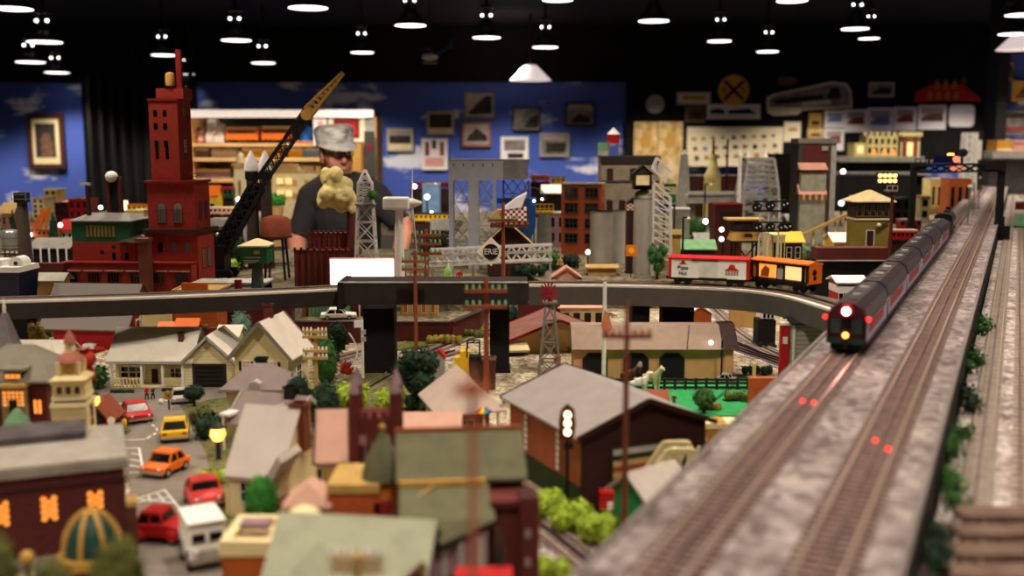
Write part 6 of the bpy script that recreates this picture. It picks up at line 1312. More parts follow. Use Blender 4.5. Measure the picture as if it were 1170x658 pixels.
# large pale-roofed house in front
y = 1.56; k = K(y); x0, x1 = X(266, y), X(330, y); r = T('pale_roof_house', 'house with a large plain pale grey roof and orange-brown chimney', 'house', ((x0+x1)/2, y+.07, 0), RAD(-14)); w2 = (x1-x0)/2; zf = lambda p: Z(p, y)
gable_walls(r, -w2, w2, -.06, .08, zf(545), 66*k, 'x', 'cream'); gable_roof(r, -w2, w2, -.06, .08, zf(545), 66*k, 'x', M('paleroof', (196,184,174), .85, var=.04).name, .006)
mb = MB(); mb.prism([(w2*.2, zf(570)), (w2*1.3, zf(515)), (w2*1.45, zf(522)), (w2*.4, zf(578))], -.09, -.02); mb.build('side_roof', 'paleroof', r); MB().box(w2*.45, w2*1.3, -.08, -.03, 0, zf(570)).build('side_wall', 'brown', r)
chimney(r, w2*.98, .02, zf(530), zf(474), 17*k, M('chimbrown', (122,62,34), .8).name, 'chimbrown')
for i in range(2): MB().cbox(-w2-.008, -.05+.03*i, 0, .006, .006, zf(545)).build('corner_post', 'cream', r)
window(r, 'f', -w2*.3, .03, .02, .03, -w2, w2, -.06, .08)
# pink-roofed tan building
y = 1.5; k = K(y); x0, x1 = X(357, y), X(399, y); r = T('pink_roof_house', 'tan building with a plain steep pink roof left of the brick church tower', 'house', ((x0+x1)/2, y+.05, 0), RAD(5)); w2 = (x1-x0)/2; zf = lambda p: Z(p, y)
gable_walls(r, -w2, w2, -.04, .05, zf(530), 50*k, 'x', 'tan'); gable_roof(r, -w2, w2, -.04, .05, zf(530), 50*k, 'x', 'roofpink', .003, fascia='darkmaroon'); window(r, 'f', -w2*.8, zf(560), 5*k, 24*k, -w2, w2, -.04, .05, fr='cream', nx=1, nz=2)
r, w, d, h = gabled('pink_roof_shop', 'low shop with long pink roof between the brick tower and the grey station', 'shop', 440, 522, 500, 1.72, 0, .08, .03, 'x', 'tan', 'roofpink')
# brick church tower
y = 1.42; k = K(y); r = T('church_tower', 'dark red brick church tower with two pale-tipped corner turrets', 'church tower', (X(428, y), y+.03, 0), RAD(4)); w2 = 27*k; zf = lambda p: Z(p, y)
MB().box(-w2, w2, -w2, w2, 0, zf(478)).build('wall', 'brickdark', r); mb = MB()
for i in range(5): mb.cbox(-w2+w2*2*(i+.5)/5, -w2+.004, zf(478), w2*.22, .008, .010)
mb.build('battlement', 'brickdark', r)
for s in (-1, 1):
 for t in (-1, 1):
  tu = MB().lathe([(8*k, 0), (8*k, zf(470)), (7*k, zf(462)), (6.5*k, zf(448))], 8, s*w2*.85, t*w2*.85).build('turret', 'brickdark', r); MB().lathe([(7*k, zf(449)), (5.5*k, zf(444)), (2*k, zf(434)), (.5*k, zf(430))], 8, s*w2*.85, t*w2*.85).build('turret_cap', 'mauve', tu, True)
for u, z_, hh in ((-w2*.55, 556, 50), (w2*.0, 520, 20), (w2*.5, 556, 50)): window(r, 'f', u, zf(z_), 6*k, hh*k, -w2, w2, -w2, w2, fr='mauve', pane='darkmaroon', nx=1, nz=3, arch=True)
for u in (-w2*.5, w2*.5): window(r, 'f', u, zf(506), 6*k, 9*k, -w2, w2, -w2, w2, fr='mauve', pane='mauve', nx=1, nz=1)
# green turret on its orange base
y = 1.3; k = K(y); r = T('turret_shop', 'orange-brown flat shop with a round olive bell-shaped turret at its corner', 'shop', (X(415, y), y+.05, 0)); zf = lambda p: Z(p, y); fu = lambda p: X(p, y)-r.location.x
MB().box(fu(374), fu(432), -.04, .05, 0, zf(564)).build('wall', 'brickorange', r); MB().box(fu(373), fu(433), -.043, .05, zf(566), zf(556)).build('cornice', 'tan', r)
MB().lathe([(19*k, 0), (19*k, zf(560))], 16, fu(434), -.01).build('turret_wall', M('orangewall', (206,112,48), .7), r, True); MB().lathe([(25*k, zf(556)), (24*k, zf(548)), (18*k, zf(530)), (9*k, zf(514)), (2*k, zf(500)), (.6*k, zf(488))], 18, fu(434), -.01).build('turret_roof', 'roofolive', r, True)
MB().ball((fu(434), -.01, zf(497)), 4*k, 10).build('finial', 'gold', r, True); MB().box(fu(426), fu(446), -.04, -.028, zf(590), zf(578)).build('awning', 'darkred', r)
# olive church
y = 1.22; k = K(y, .15); r = T('olive_church', 'church with olive roof, tan trim and mauve front gable wing', 'church', (X(522, y, .15), y+.05, 0), RAD(6)); zf = lambda p: Z(p, y); fu = lambda p: X(p, y, .15)-r.location.x
nx0, nx1 = fu(452), fu(596); ez, rz_ = .176, .217
MB().box(nx0, nx1, -.028, .05, 0, ez).build('nave_wall', 'brickdark', r)
mb = MB(); mb.prism([(-.036, ez-.004), (.03, rz_), (.094, ez-.004), (.094, ez), (.03, rz_+.004), (-.036, ez)], nx0-.004, nx1+.004, 'x'); mb.build('nave_roof', 'roofolive', r); MB().bar((nx0-.005, .03, rz_+.004), (nx1+.005, .03, rz_+.004), .006).build('ridge_trim', 'rust', r); MB().box(nx0, fu(550), -.042, -.034, ez-.006, ez+.001).build('eave_trim', 'gold', r)
# front wing with its gable to the viewer
wx0, wx1 = fu(462), fu(548); wm = fu(497); wz = .128
mb = MB(); mb.prism([(wx0, 0), (wx1, 0), (wx1, wz+.008), (wm, wz-.014), (wx0, wz+.012)], -.11, -.028); mb.build('wing_wall', 'mauve', r)
mb = MB(); mb.add([(wx0-.01,-.036,ez-.004),(wx1+.006,-.036,ez-.004),(wx1+.01,-.10,wz+.018),(wm,-.118,wz-.004),(wx0-.012,-.09,wz+.024),(wx0-.01,-.036,ez-.010),(wx1+.006,-.036,ez-.010),(wx1+.01,-.10,wz+.012),(wm,-.118,wz-.010),(wx0-.012,-.09,wz+.018)], [(0,1,2,3,4),(9,8,7,6,5),(0,5,6,1),(1,6,7,2),(2,7,8,3),(3,8,9,4),(4,9,5,0)]); mb.build('wing_roof', 'roofolive', r)
mb = MB(); mb.bar((wm,-.119,wz-.004),(wx1+.011,-.101,wz+.017),.004,.006); mb.bar((wm,-.119,wz-.004),(wx0-.012,-.091,wz+.023),.004,.006); mb.build('barge_board', 'dark', r); MB().bar((fu(468),-.06,ez-.016),(fu(492),-.045,ez-.003),.003).build('valley_trim', 'tan', r)
for u in (500, 518, 540): MB().box(fu(u)-.003, fu(u)+.003, -.114, -.11, 0, wz).build('pilaster', 'lightgrey', r)
window(r, 'f', fu(508), .03, .012, .05, wx0, wx1, -.11, -.03, fr='lightgrey', pane='darkmaroon', nx=1, nz=3, arch=True); window(r, 'f', fu(529), .03, .012, .05, wx0, wx1, -.11, -.03, fr='lightgrey', pane='darkmaroon', nx=1, nz=3, arch=True)
MB().box(fu(556), nx1+.006, -.075, -.02, 0, ez-.022).build('brick_buttress_wall', 'brickdark', r); MB().box(fu(554), nx1+.010, -.08, -.02, ez-.022, ez-.014).build('buttress_cornice', 'brickdark', r); MB().box(fu(586), nx1+.012, -.09, -.05, 0, ez-.008).build('corner_pier', 'brickdark', r); mb = MB()
for z_ in (.05, .085, .12): mb.cbox(fu(594), -.091, z_, .007, .004, .010)
mb.build('pale_stones', 'mauve', r)
tree('narrow dark conical evergreen beside the brick buttress of the olive church', 571, 668, 36, 70, 'leafdark', kind='cone', y=1.08, z=0, trunk=.02); bpy.data.objects[0].name
tag(MB().box(-.03,.03,-.02,.02,0,.012).build('red_toy_block', 'red', None, loc=(X(553,1.05,.05),1.05,Z(668,1.05))), 'bright red toy roof at the frame bottom beside the evergreen', 'toy')
# grey-roofed station with white posts
y = 1.95; k = K(y); x0, x1 = X(494, y), X(560, y); r = T('town_station', 'small station with broad pinkish grey roof and white corner posts', 'station', ((x0+x1)/2, y+.06, 0), RAD(16)); w2 = (x1-x0)/2; zf = lambda p: Z(p, y)
M('stationroof', (200,178,164), .85, var=.05); mb = MB(); h = zf(472); hip_roof(r, -w2, w2, -.06, .09, h, 40*k, 'stationroof', .014, .45); MB().box(-w2*.7, w2*.8, -.03, .06, 0, h).build('wall', 'orangebrown', r)
for s in (-1, 1):
 for t in (-.062, .08): MB().cbox(s*w2, t, 0, .005, .005, h+.002).build('post', 'white', r)
window(r, 'f', 0, .02, .03, .03, -w2*.7, w2*.8, -.03, .06); MB().box(w2*.3, w2*.9, -.05, -.035, 0, .03).build('bench', 'brown', r)
y = 1.83; r = T('rainbow_umbrella', 'tiny rainbow coloured parasol beside the warehouse wall', 'umbrella', (X(553,y), y, 0)); k = K(y); zf = lambda p: Z(p, y); mb = MB(); cols = ['red', 'orange', 'yellow', 'brightgreen', 'blue', 'navy']; n = 12; R = 9*k
for i in range(n): a, b_ = 2*PI*i/n, 2*PI*(i+1)/n; mb.add([(0,0,zf(463)),(R*math.cos(a),R*math.sin(a),zf(470)),(R*math.cos(b_),R*math.sin(b_),zf(470)),(0,0,zf(463)-.002),(R*math.cos(a),R*math.sin(a),zf(470)-.002),(R*math.cos(b_),R*math.sin(b_),zf(470)-.002)], [(0,1,2),(5,4,3),(1,4,5,2)], i % 6)
mb.build('canopy', [MATS[c] for c in cols], r); MB().tube((0,0,0),(0,0,zf(464)),.0018).build('pole', 'white', r)
# big brown warehouse
g0 = G(663, 586); r = T('brown_warehouse', 'large brown warehouse with grey gable roof, green base strip and wide display window', 'warehouse', (g0.x, g0.y, 0), RAD(24)); W_, D_ = .232, .275; h = .128; rh = .044
M('warewall', (166,92,54), .75, var=.06); gable_walls(r, 0, W_, 0, D_, h, rh, 'y', 'warewall'); gable_roof(r, 0, W_, 0, D_, h, rh, 'y', M('wareroof', (150,142,138), .85, var=.05, scale=25).name, .014, .004, fascia='darkmaroon')
mb = MB(); mb.prism([(0, 0), (W_, 0), (W_, h), (W_/2, h+rh), (0, h)], -.003, -.0002); mb.build('front_wall', 'darkmaroon', r)
MB().box(-.003, -.0002, 0, D_, 0, .042).build('green_base', M('basegreen', (44,60,30), .8), r)
wn = MB(); z0, z1, u0, u1 = .042, .098, .055, .180; wn.box(u0-.004, u1+.004, -.006, -.003, z0-.004, z1+.004, 0)
for i, c in enumerate(['leafolive', 'tan', 'rust', 'tan', 'dark', 'lightgrey']): wn.box(u0, u1, -.0072, -.006, z0+(z1-z0)*i/6, z0+(z1-z0)*(i+1)/6, i+1)
wn.build('mural_window', ['dark']+[MATS[c] for c in ['leafolive', 'tan', 'rust', 'tan', 'leafdark', 'lightgrey']], r)
for a, t, o_ in ((.055, 'FREIGHT', .07), (.165, 'EXPRESS', .07)):
 pass
for yy in (.075, .20):
 mb = MB()
 for i in range(6): mb.box(-.0042, -.003, yy-.005, yy+.005, .050+i*.011, .050+i*.011+.008)
 mb.build('pale_lettering', 'white', r)
mb = MB(); mb.bar((-.004, .285, .115), (-.012, .285, .118), .003); mb.ball((-.013, .285, .113), .006, 8); mb.build('wall_lamp', 'white', r)
MB().box(W_*.72, W_*.95, -.03, -.003, 0, .03).build('loading_dock', 'darkbrown', r)
# three-lamp signal in front of it
y = 1.6; k = K(y); r = T('signal_lamp', 'dark signal with three glowing white lamps in a column before the warehouse', 'signal', (X(648, y), y, 0)); zf = lambda p: Z(p, y); MB().tube((0,0,0),(0,0,zf(462)),2.4*k,2*k,10).build('mast', 'blackplastic', r, True)
mb = MB(); mb.lathe([(.5*k, zf(505)), (8*k, zf(500)), (10*k, zf(484)), (8*k, zf(468)), (1*k, zf(462))], 16, sy=.35); mb.build('target_board', M('boardbrown', (84,30,18), .6), r, True)
for p in (473, 482.5, 492.5): MB().ball((0, -4.2*k, zf(p)), 4*k, 12).build('lamp', glowmat('signalwhite', (255,226,170), 5), r, True)
MB().box(-4*k, 7*k, -3*k, 3*k, zf(512), zf(506)).build('relay_box', 'black', r)
for (px, py, w_, h_) , lb in zip(((628,590,34,32),(653,606,46,36),(684,622,48,36)), ('lime green hedge clump nearest the warehouse corner', 'lime green hedge clump in the middle beside the foreground track', 'lime green hedge clump at the deck end beside the foreground track')): bush(lb, px, py, w_, h_, 'leaflime', n=420)
bush('lime green bush at the frame bottom beside the foreground track', 632, 668, 44, 30, 'leaflime', y=1.25, n=360)
# green shed and white truss
y = 1.43; k = K(y); x0, x1 = X(703, y), X(750, y); r = T('green_shed', 'bright green shed with pale grey gable roof beside the stone deck', 'shed', ((x0+x1)/2+.028, y+.05, 0), RAD(-50)); w2 = .030; h = Z(566, y); gable_walls(r, -w2, w2, -.045, .04, h, .024, 'y', M('shedgreen', (40,140,80), .7).name); gable_roof(r, -w2, w2, -.045, .04, h, .024, 'y', 'roofpale', .010)
window(r, 'f', 0, .002, .02, .035, -w2, w2, -.045, .04, fr='green', pane='dark', nx=1, nz=1, name='door')
y = 1.60; k = K(y); r = T('truss_bridge', 'cream toy truss bridge arch behind the green shed', 'bridge', (X(770,y), y, 0)); zf = lambda p: Z(p, y);
for nm, yy in (('front_truss', -.01), ('rear_truss', .03)):
 mb = MB(); pts = [(-34, 550), (-8, 512), (20, 512), (38, 545)]
 for a, b_ in zip(pts, pts[1:]): mb.bar((a[0]*k, yy, zf(a[1])), (b_[0]*k, yy, zf(b_[1])), .007)
 mb.bar((-34*k, yy, zf(546)), (38*k, yy, zf(546)), .006)
 for u in (-22, -8, 6, 20): mb.bar((u*k, yy, zf(546)), (u*k, yy, zf(532 if u == -22 else 513)), .004); mb.bar((u*k, yy, zf(546)), ((u+13)*k, yy, zf(516)), .0035)
 mb.build(nm, 'cream', r)
MB().box(-36*k, 40*k, -.012, .032, zf(552), zf(546)).build('bridge_floor', 'brown', r)
for s in (-1, 1): MB().box(s*30*k-.006, s*30*k+.006, -.01, .03, 0, zf(552)).build('abutment', 'lightgrey', r)
r = T('red_machine', 'small bright red machine with white front by the warehouse corner', 'machine', (X(693,1.6), 1.6, 0)); k = K(1.6); MB().box(-8*k, 9*k, -.012, .012, .008, Z(560,1.6)).build('body', 'red', r); MB().box(1*k, 7*k, -.014, -.012, .006, .024).build('front_plate', 'white', r)
for s in (-5, 6): MB().tube((s*k,-.014,.006),(s*k,.014,.006),.006,.006,12).build('wheel', 'black', r)
y = 1.9; r = T('gold_water_wheel', 'cream and gold wheel-like toy at the deck edge beyond the truss bridge', 'toy', (X(822,y), y, 0)); k = K(y); zf = lambda p: Z(p,y); MB().tube((0,-.02,zf(494)),(0,.02,zf(494)),16*k,16*k,18).build('drum', 'gold', r, True); MB().box(-22*k,20*k,-.024,.024,zf(486),zf(480)).build('canopy', 'cream', r); MB().box(-18*k,18*k,-.022,.022,0,zf(506)).build('base', 'tan', r)
# sage roofed building at the bottom, cream cupola, small pink roof, orange box
y = 1.1; k = K(y, .1); r = T('sage_roof_house', 'building with broad sage-grey gable roofs at the frame bottom', 'house', (X(402, y, .1), y+.05, 0), RAD(-8)); zf = lambda p: Z(p, y); fu = lambda p: X(p, y, .1)-r.location.x
h = .105; gable_walls(r, fu(318), fu(486), -.06, .06, h, .052, 'x', 'mauve'); gable_roof(r, fu(318), fu(486), -.06, .06, h, .052, 'x', 'roofgreengrey', .012); gable_walls(r, fu(330), fu(400), -.12, -.05, h-.02, .05, 'y', 'mauve', 'wing_wall'); gable_roof(r, fu(326), fu(402), -.12, -.0, h-.02, .052, 'y', 'roofgreengrey', .01, name='wing_roof')
mb = MB(); mb.prism([(fu(452), h-.01), (fu(492), h+.028), (fu(498), h+.02), (fu(470), h-.02)], -.075, -.05); mb.build('barge_board', 'brown', r); window(r, 'f', fu(450), .03, .02, .04, fu(318), fu(486), -.06, .06)
y = 1.2; k = K(y, .15); r = T('cream_cupola', 'round cream cupola with domed white cap behind the sage roof', 'cupola', (X(347, y, .15), y, 0)); zf = lambda p: Z(p, y); MB().lathe([(18*k, 0), (18*k, zf(592))], 18).build('drum', M('cupolacream', (218,186,150), .75), r, True); MB().lathe([(20*k, zf(593)), (20*k, zf(588)), (15*k, zf(582)), (6*k, zf(578)), (.5*k, zf(577))], 18).build('cap', 'cream', r, True)
y = 1.3; k = K(y); r = T('pink_hip_house', 'little house with flared dusty pink hip roof behind the cream cupola', 'house', (X(350, y, .1), y+.03, 0)); zf = lambda p: Z(p, y); w2 = 24*k; MB().box(-w2, w2, -.025, .03, 0, zf(582)).build('wall', 'brickbrown', r); hip_roof(r, -w2, w2, -.025, .03, zf(582), 22*k, 'roofpink', .005, .5)
window(r, 'f', -w2*.3, zf(600), .012, .014, -w2, w2, -.025, .03);
y = 1.2; r, w, d, h = block('orange_shop', 'orange-brown box shop with cream parapet at the frame bottom', 'shop', 256, 318, 618, 1.22, 0, .09, M('shoporange', (170,86,34), .75).name, 'cream', parapet=.012); MB().box(-w*.3, w*.25, -d*.1, d*.15, h, h+.008).build('pink_vent', 'mauve', r)
tree('bright green ball topiary tree before the pale roofed house', 300, 622, 40, 80, 'leafbright', y=1.46, trunk=.2, n=1500); bush('low bright green shrubs under the ball topiary tree', 318, 622, 44, 22, 'leafbright', y=1.44)
bush('lime green clipped hedge beside the lower street lamp', 244, 554, 38, 20, 'leaflime', y=1.8); tree('little dark green tree on the lawn right of the white parked car', 222, 464, 26, 25, 'leafdark', y=2.28, trunk=.3); bush('dark green shrub left of the lower street lamp', 230, 484, 26, 20, 'leafolive', y=2.12); bush('bigger dark green shrub beside the lower street lamp', 240, 502, 26, 28, 'leafdark', y=2.0)
# street furniture, cars, figures
lamp_post('glowing street lamp beside the cream clock tower', 110, 503, 448, y=1.98, r_=7); lamp_post('glowing street lamp with white globe before the pale roofed house', 250, 531, 484, y=1.88, r_=9)
car('red_yellow_car', 'red toy car with yellow side panel parked nose to the viewer', 151, 486, 28, 12, 46, 28, 22, 'red', y=2.14); tag(MB().ball((0,0,0),.011,10,0,.5,.4,.9).build('yellow_disc', 'yellow', None, loc=(X(143,2.09),2.075,.02)), 'yellow ball-shaped marker at the corner of the red toy car', 'marker')
car('yellow_car', 'yellow toy car seen from behind on the street', 196, 508, 30, 178, 46, 30, 26, 'yellow', y=2.0); car('orange_car', 'orange toy car turning on the street', 184, 553, 38, -38, 52, 32, 27, 'orange', y=1.78); car('red_beetle', 'rounded red toy car near the lime hedge', 229, 587, 39, 10, 50, 38, 32, M('carred', (214,60,56), .35).name, style='beetle', y=1.62)
car('red_vintage_car', 'red vintage toy car with rounded fenders beside the maroon building', 178, 632, 58, 62, 70, 36, 38, 'red', style='vintage', y=1.46); car('white_van', 'boxy white toy van on the street at the frame bottom', 227, 650, 42, 10, 62, 42, 58, 'white', style='van', y=1.38); car('white_parked_car', 'pale toy car parked behind the little tree on the lawn', 206, 462, 24, 0, 34, 26, 15, 'lightgrey', y=2.31)
figure('toy person in red shirt in front of the ranch house door', 168, 455, 18, 'red', 'dark', y=2.34, pose='walk', rz=1.0); figure('toy person in dark clothes walking right of the one in red', 175, 455, 17, 'darkgrey', 'navy', y=2.345, pose='walk', rz=1.2); tag(MB().ball((0,0,.006),.006,10).build('white_ball', 'white', None, True, loc=(X(182,2.3),2.3,.003)), 'white ball right of the two walking toy people', 'ball')
def roadsign(label, px, pyb, pyt, y, mat, rp=5):
 k = K(y); z = Z(pyt, y); r = T('road_sign', label, 'sign', (X(px,y), y, 0)); MB().tube((0,0,0),(0,0,z),.0018).build('post', 'dark', r); MB().tube((0,-.003,z-rp*k),(0,-.0015,z-rp*k),rp*k,rp*k,18).build('disc', MATS[mat], r); return r
r = roadsign('round yellow crossing sign on the street before the ranch house', 191, 470, 446, 2.25, 'gold', 5.5); mb = MB(); k = K(2.25); z = Z(451.5,2.25); mb.bar((-3.5*k,-.0035,z-3.5*k),(3.5*k,-.0035,z+3.5*k),.0018,.0004); mb.bar((-3.5*k,-.0035,z+3.5*k),(3.5*k,-.0035,z-3.5*k),.0018,.0004); mb.build('cross', 'black', r)
roadsign('round white sign on the grass corner by the clock tower', 126, 499, 476, 1.96, 'white', 4.5)
bush('olive grass mound on the street corner below the street lamp', 128, 500, 36, 14, 'leafolive', y=1.93)
# cream clock tower
y = 1.74; k = K(y, .15); r = T('clock_tower', 'ornate cream clock tower with copper-pink cupola roofs', 'clock tower', (X(75, y, .15), y+.03, 0), RAD(8)); zf = lambda p: Z(p, y); M('towercream', (226,206,150), .75, var=.05)
w2 = 19.5*k; MB().box(-w2, w2, -w2, w2, 0, zf(472)).build('lower_wall', 'towercream', r)
for i, (p, q) in enumerate(((472, 1.02), (466, 1.06), (458, .98))): MB().frus(0, 0, zf(p), zf(p-5), 2*w2*q, 2*w2*q, 2*w2*(q-.04), 2*w2*(q-.04)).build('moulding', 'cream', r)
MB().box(-w2*.9, w2*.9, -w2*.9, w2*.9, zf(458), zf(440)).build('upper_wall', 'towercream', r)
for u in (-.5, 0, .5): window(r, 'f', u*w2, zf(451), 6*k, 6*k, -w2*.9, w2*.9, -w2*.9, w2*.9, fr='cream', pane='brown', nx=1, nz=1, arch=True)
window(r, 'f', 0, zf(492), 14*k, 12*k, -w2, w2, -w2, w2, fr='tan', pane='gold', nx=2, nz=2); window(r, 'r', 0, zf(492), 14*k, 20*k, -w2, w2, -w2, w2, fr='cream', pane='brown', nx=1, nz=2, arch=True)
MB().frus(0, 0, zf(440), zf(435), 1.9*w2, 1.9*w2, 2.1*w2, 2.1*w2).build('cornice', 'cream', r); MB().frus(0, 0, zf(435), zf(431), 2.1*w2, 2.1*w2, 1.5*w2, 1.5*w2).build('cornice_top', 'towercream', r)
MB().box(-w2*.55, w2*.55, -w2*.55, w2*.55, zf(432), zf(416)).build('clock_stage', 'towercream', r); MB().tube((0, -w2*.57, zf(424)), (0, -w2*.54, zf(424)), 6.5*k, 6.5*k, 20).build('clock_face', 'gold', r); MB().tube((w2*.54, 0, zf(424)), (w2*.57, 0, zf(424)), 6.5*k, 6.5*k, 20).build('clock_face', 'gold', r)
for a in (-1, 1):
 for b_ in (-1, 1): MB().tube((a*w2*.58, b_*w2*.58, zf(432)), (a*w2*.58, b_*w2*.58, zf(416)), 2.4*k, 2.4*k, 8).build('column', 'cream', r, True)
M('copper', (186,112,92), .7); MB().lathe([(15.5*k, zf(417)), (14*k, zf(411)), (8.5*k, zf(407)), (6*k, zf(405))], 12).build('lower_roof', 'copper', r, True); MB().lathe([(6*k, zf(406)), (5.5*k, zf(394))], 10).build('lantern', 'cream', r, True); MB().lathe([(7*k, zf(396)), (5.5*k, zf(388)), (2*k, zf(383)), (.4*k, zf(376))], 12).build('spire', 'copper', r, True)
# dark brick station with lit windows and dome-like slate roof
y = 1.86; k = K(y, .1); r = T('lit_brick_house', 'dark brick house with slate hip roof, lit dormer and glowing windows at the left edge', 'house', (X(14, y, .1), y+.07, 0)); zf = lambda p: Z(p, y); fu = lambda p: X(p, y, .1)-r.location.x
MB().box(fu(-40), fu(52), -.06, .07, 0, zf(438)).build('wall', 'brickdark', r); hip_roof(r, fu(-40), fu(52), -.06, .07, zf(438), 34*k, M('slate', (134,128,112), .85, var=.1).name, .012, .3)
MB().box(fu(6), fu(27), -.066, -.02, zf(436), zf(424)).build('dormer', 'dark', r); window(r, 'f', fu(16), zf(433), 17*k, 5*k, fu(6), fu(27), -.066, -.02, fr='tan', pane='windowglow', nx=3, nz=1); MB().box(fu(2), fu(31), -.075, -.015, zf(424), zf(421)).build('dormer_roof', 'slate', r)
MB().box(fu(4), fu(31), -.075, -.06, 0, zf(440)).build('porch_wall', M('porchgrey', (150,132,104), .8), r); MB().box(fu(2), fu(33), -.08, -.06, zf(442), zf(438)).build('porch_cornice', 'tan', r); window(r, 'f', fu(18), zf(463), 24*k, 17*k, fu(4), fu(31), -.075, -.06, fr='porchgrey', pane='windowglow', nx=5, nz=4, fw=.003); MB().box(fu(13), fu(22), -.078, -.075, 0, zf(456)).build('doorway', 'black', r)
for p in (38, 43): window(r, 'f', fu(p), zf(474), 3.6*k, 16*k, fu(-40), fu(52), -.06, .07, fr=None, pane='windowglow')
y = 1.7; k = K(y); r = T('green_canopy', 'round green tent-like canopy roof at the left edge before the lit brick house', 'canopy', (X(21, y), y, 0)); zf = lambda p: Z(p, y); MB().lathe([(18*k, zf(492)), (13*k, zf(480)), (4*k, zf(468)), (.5*k, zf(466))], 10).build('roof', M('canopygreen', (112,152,112), .8), r); MB().lathe([(13*k, 0), (13*k, zf(492))], 10).build('drum', 'cream', r)
# steeple
y = 2.05; k = K(y, .2); r = T('church_steeple', 'tall grey steeple with white finial at the left edge', 'steeple', (X(7, y, .2), y, 0)); zf = lambda p: Z(p, y); MB().box(-12*k, 12*k, -12*k, 12*k, 0, zf(402)).build('tower', 'white', r); MB().frus(0, 0, zf(402), zf(357), 27*k, 27*k, 5*k, 5*k).build('spire', M('spiregrey', (124,116,118), .8), r); MB().lathe([(1.8*k, zf(357)), (1.8*k, zf(350)), (.8*k, zf(343)), (.3*k, zf(340))], 8).build('finial', 'white', r); MB().frus(0, 0, zf(410), zf(398), 30*k, 30*k, 24*k, 24*k).build('cornice', 'rust', r)
# small white house left of the ranch
y = 2.36; r, w, d, h = gabled('white_cottage', 'small pale cottage with white roof and cross gable behind the clock tower', 'house', 20, 76, 409, y, 0, .09, .03, 'x', 'ranchwall', 'ranchroof'); k = K(y); gable_walls(r, w*.02, w*.38, -d/2-.02, 0, h*.95, .024, 'y', 'ranchwall', 'wing_wall'); gable_roof(r, w*.02, w*.38, -d/2-.02, 0, h*.95, .024, 'y', 'ranchroof', .006, name='wing_roof', fascia='grey'); window(r, 'f', w*.16, h*.45, .018, .02, w*.02, w*.38, -d/2-.02, 0, nx=2, nz=2); window(r, 'f', w*.30, h*.45, .022, .02, w*.02, w*.38, -d/2-.02, 0, pane='brickdark', nx=3, nz=2)
tree('yellow-leaved bare tree behind the white cottage', 45, 400, 30, 42, 'leafyellow', y=2.52, trunk=.35, kind='clump', n=400); tree('round green tree before the red barn gable', 146, 398, 26, 24, 'leaf', y=2.72, trunk=.1); tree('orange-red autumn tree beside the clock tower cupola', 100, 462, 30, 62, 'leafred', y=2.12, trunk=.55, kind='clump'); bush('green shrub under the orange-red autumn tree', 104, 446, 34, 30, 'leaf', y=2.22); bush('dark hedge behind the street lamp by the clock tower', 96, 500, 22, 46, 'leafdark', y=1.95)
y = 2.1; k = K(y); r, w, d, h = gabled('red_shop', 'dark red shop with pink-red roof behind the street lamp', 'shop', 96, 124, 478, 2.03, 0, .07, .03, 'y', 'darkred', 'rust')
y = 2.46; k = K(y, .1); r = T('toy_plane', 'small red and white toy plane parked behind the autumn tree', 'plane', (X(100,y,.05), y, 0)); zf = lambda p: Z(p,y); MB().lathe([(.004,-.03),(.011,-.015),(.012,.01),(.004,.04)],12).build('fuselage', 'red', r, True); o = r.children[0]; o.rotation_euler = (0, PI/2, .3); o.location = (0,0,zf(400)); MB().box(-.012,.012,-.045,.045,zf(396),zf(395)).build('wing', 'pink', r); MB().box(-.006,.02,-.008,.008,zf(398),zf(393)).build('canopy', 'white', r);
for s in (-1,1): MB().tube((0,s*.012,0),(0,s*.006,zf(402)),.003).build('leg', 'dark', r)
r, w, d, h = gabled('cream_shed', 'little shed with cream roof between the barn and the ranch house roof', 'shed', 160, 182, 392, 2.66, 0, .05, .012, 'x', 'cream', 'ranchroof')
r, w, d, h = gabled('white_shed', 'shed with whitish roof behind the ranch house garage', 'shed', 250, 272, 384, 2.76, 0, .08, .02, 'x', 'tan', 'ranchroof');
# maroon bank at lower left
y = 1.42; k = K(y, .1); x0, x1 = X(-28, y, .1), X(143, y, .1); r = T('maroon_bank', 'dark maroon brick building with grey roof and three honeycomb-lit windows, lower left', 'building', ((x0+x1)/2, y+.09, 0)); w2 = (x1-x0)/2; zf = lambda p: Z(p, y); fu = lambda p: X(p, y, .1)-(x0+x1)/2; _q = Matrix.Rotation(RAD(22), 3, 'Z') @ Vector((w2, -.09, 0)); r.location = (x1-_q.x, y-_q.y, 0); r.rotation_euler.z = RAD(22)
MB().box(-w2, w2, -.09, .09, 0, zf(532)).build('wall', M('bankwall', (92,36,36), .75, pat='brick', scale=70, rgb2=(60,26,28)), r); MB().box(-w2-.006, w2+.006, -.096, .096, zf(533), zf(524)).build('cornice', M('stonegrey', (150,142,132), .8), r)
hip_roof(r, -w2, w2, -.09, .09, zf(524), .014, M('bankroof', (164,156,144), .85, var=.08).name, .004, .7); MB().box(fu(10), fu(104), -.02, .06, zf(524), zf(524)+.026).build('roof_parapet', M('parapetdark', (92,84,84), .85, var=.3, scale=20), r)
MB().box(-w2-.003, w2+.003, -.093, -.09, zf(548), zf(546)).build('string_course', 'darkmaroon', r)
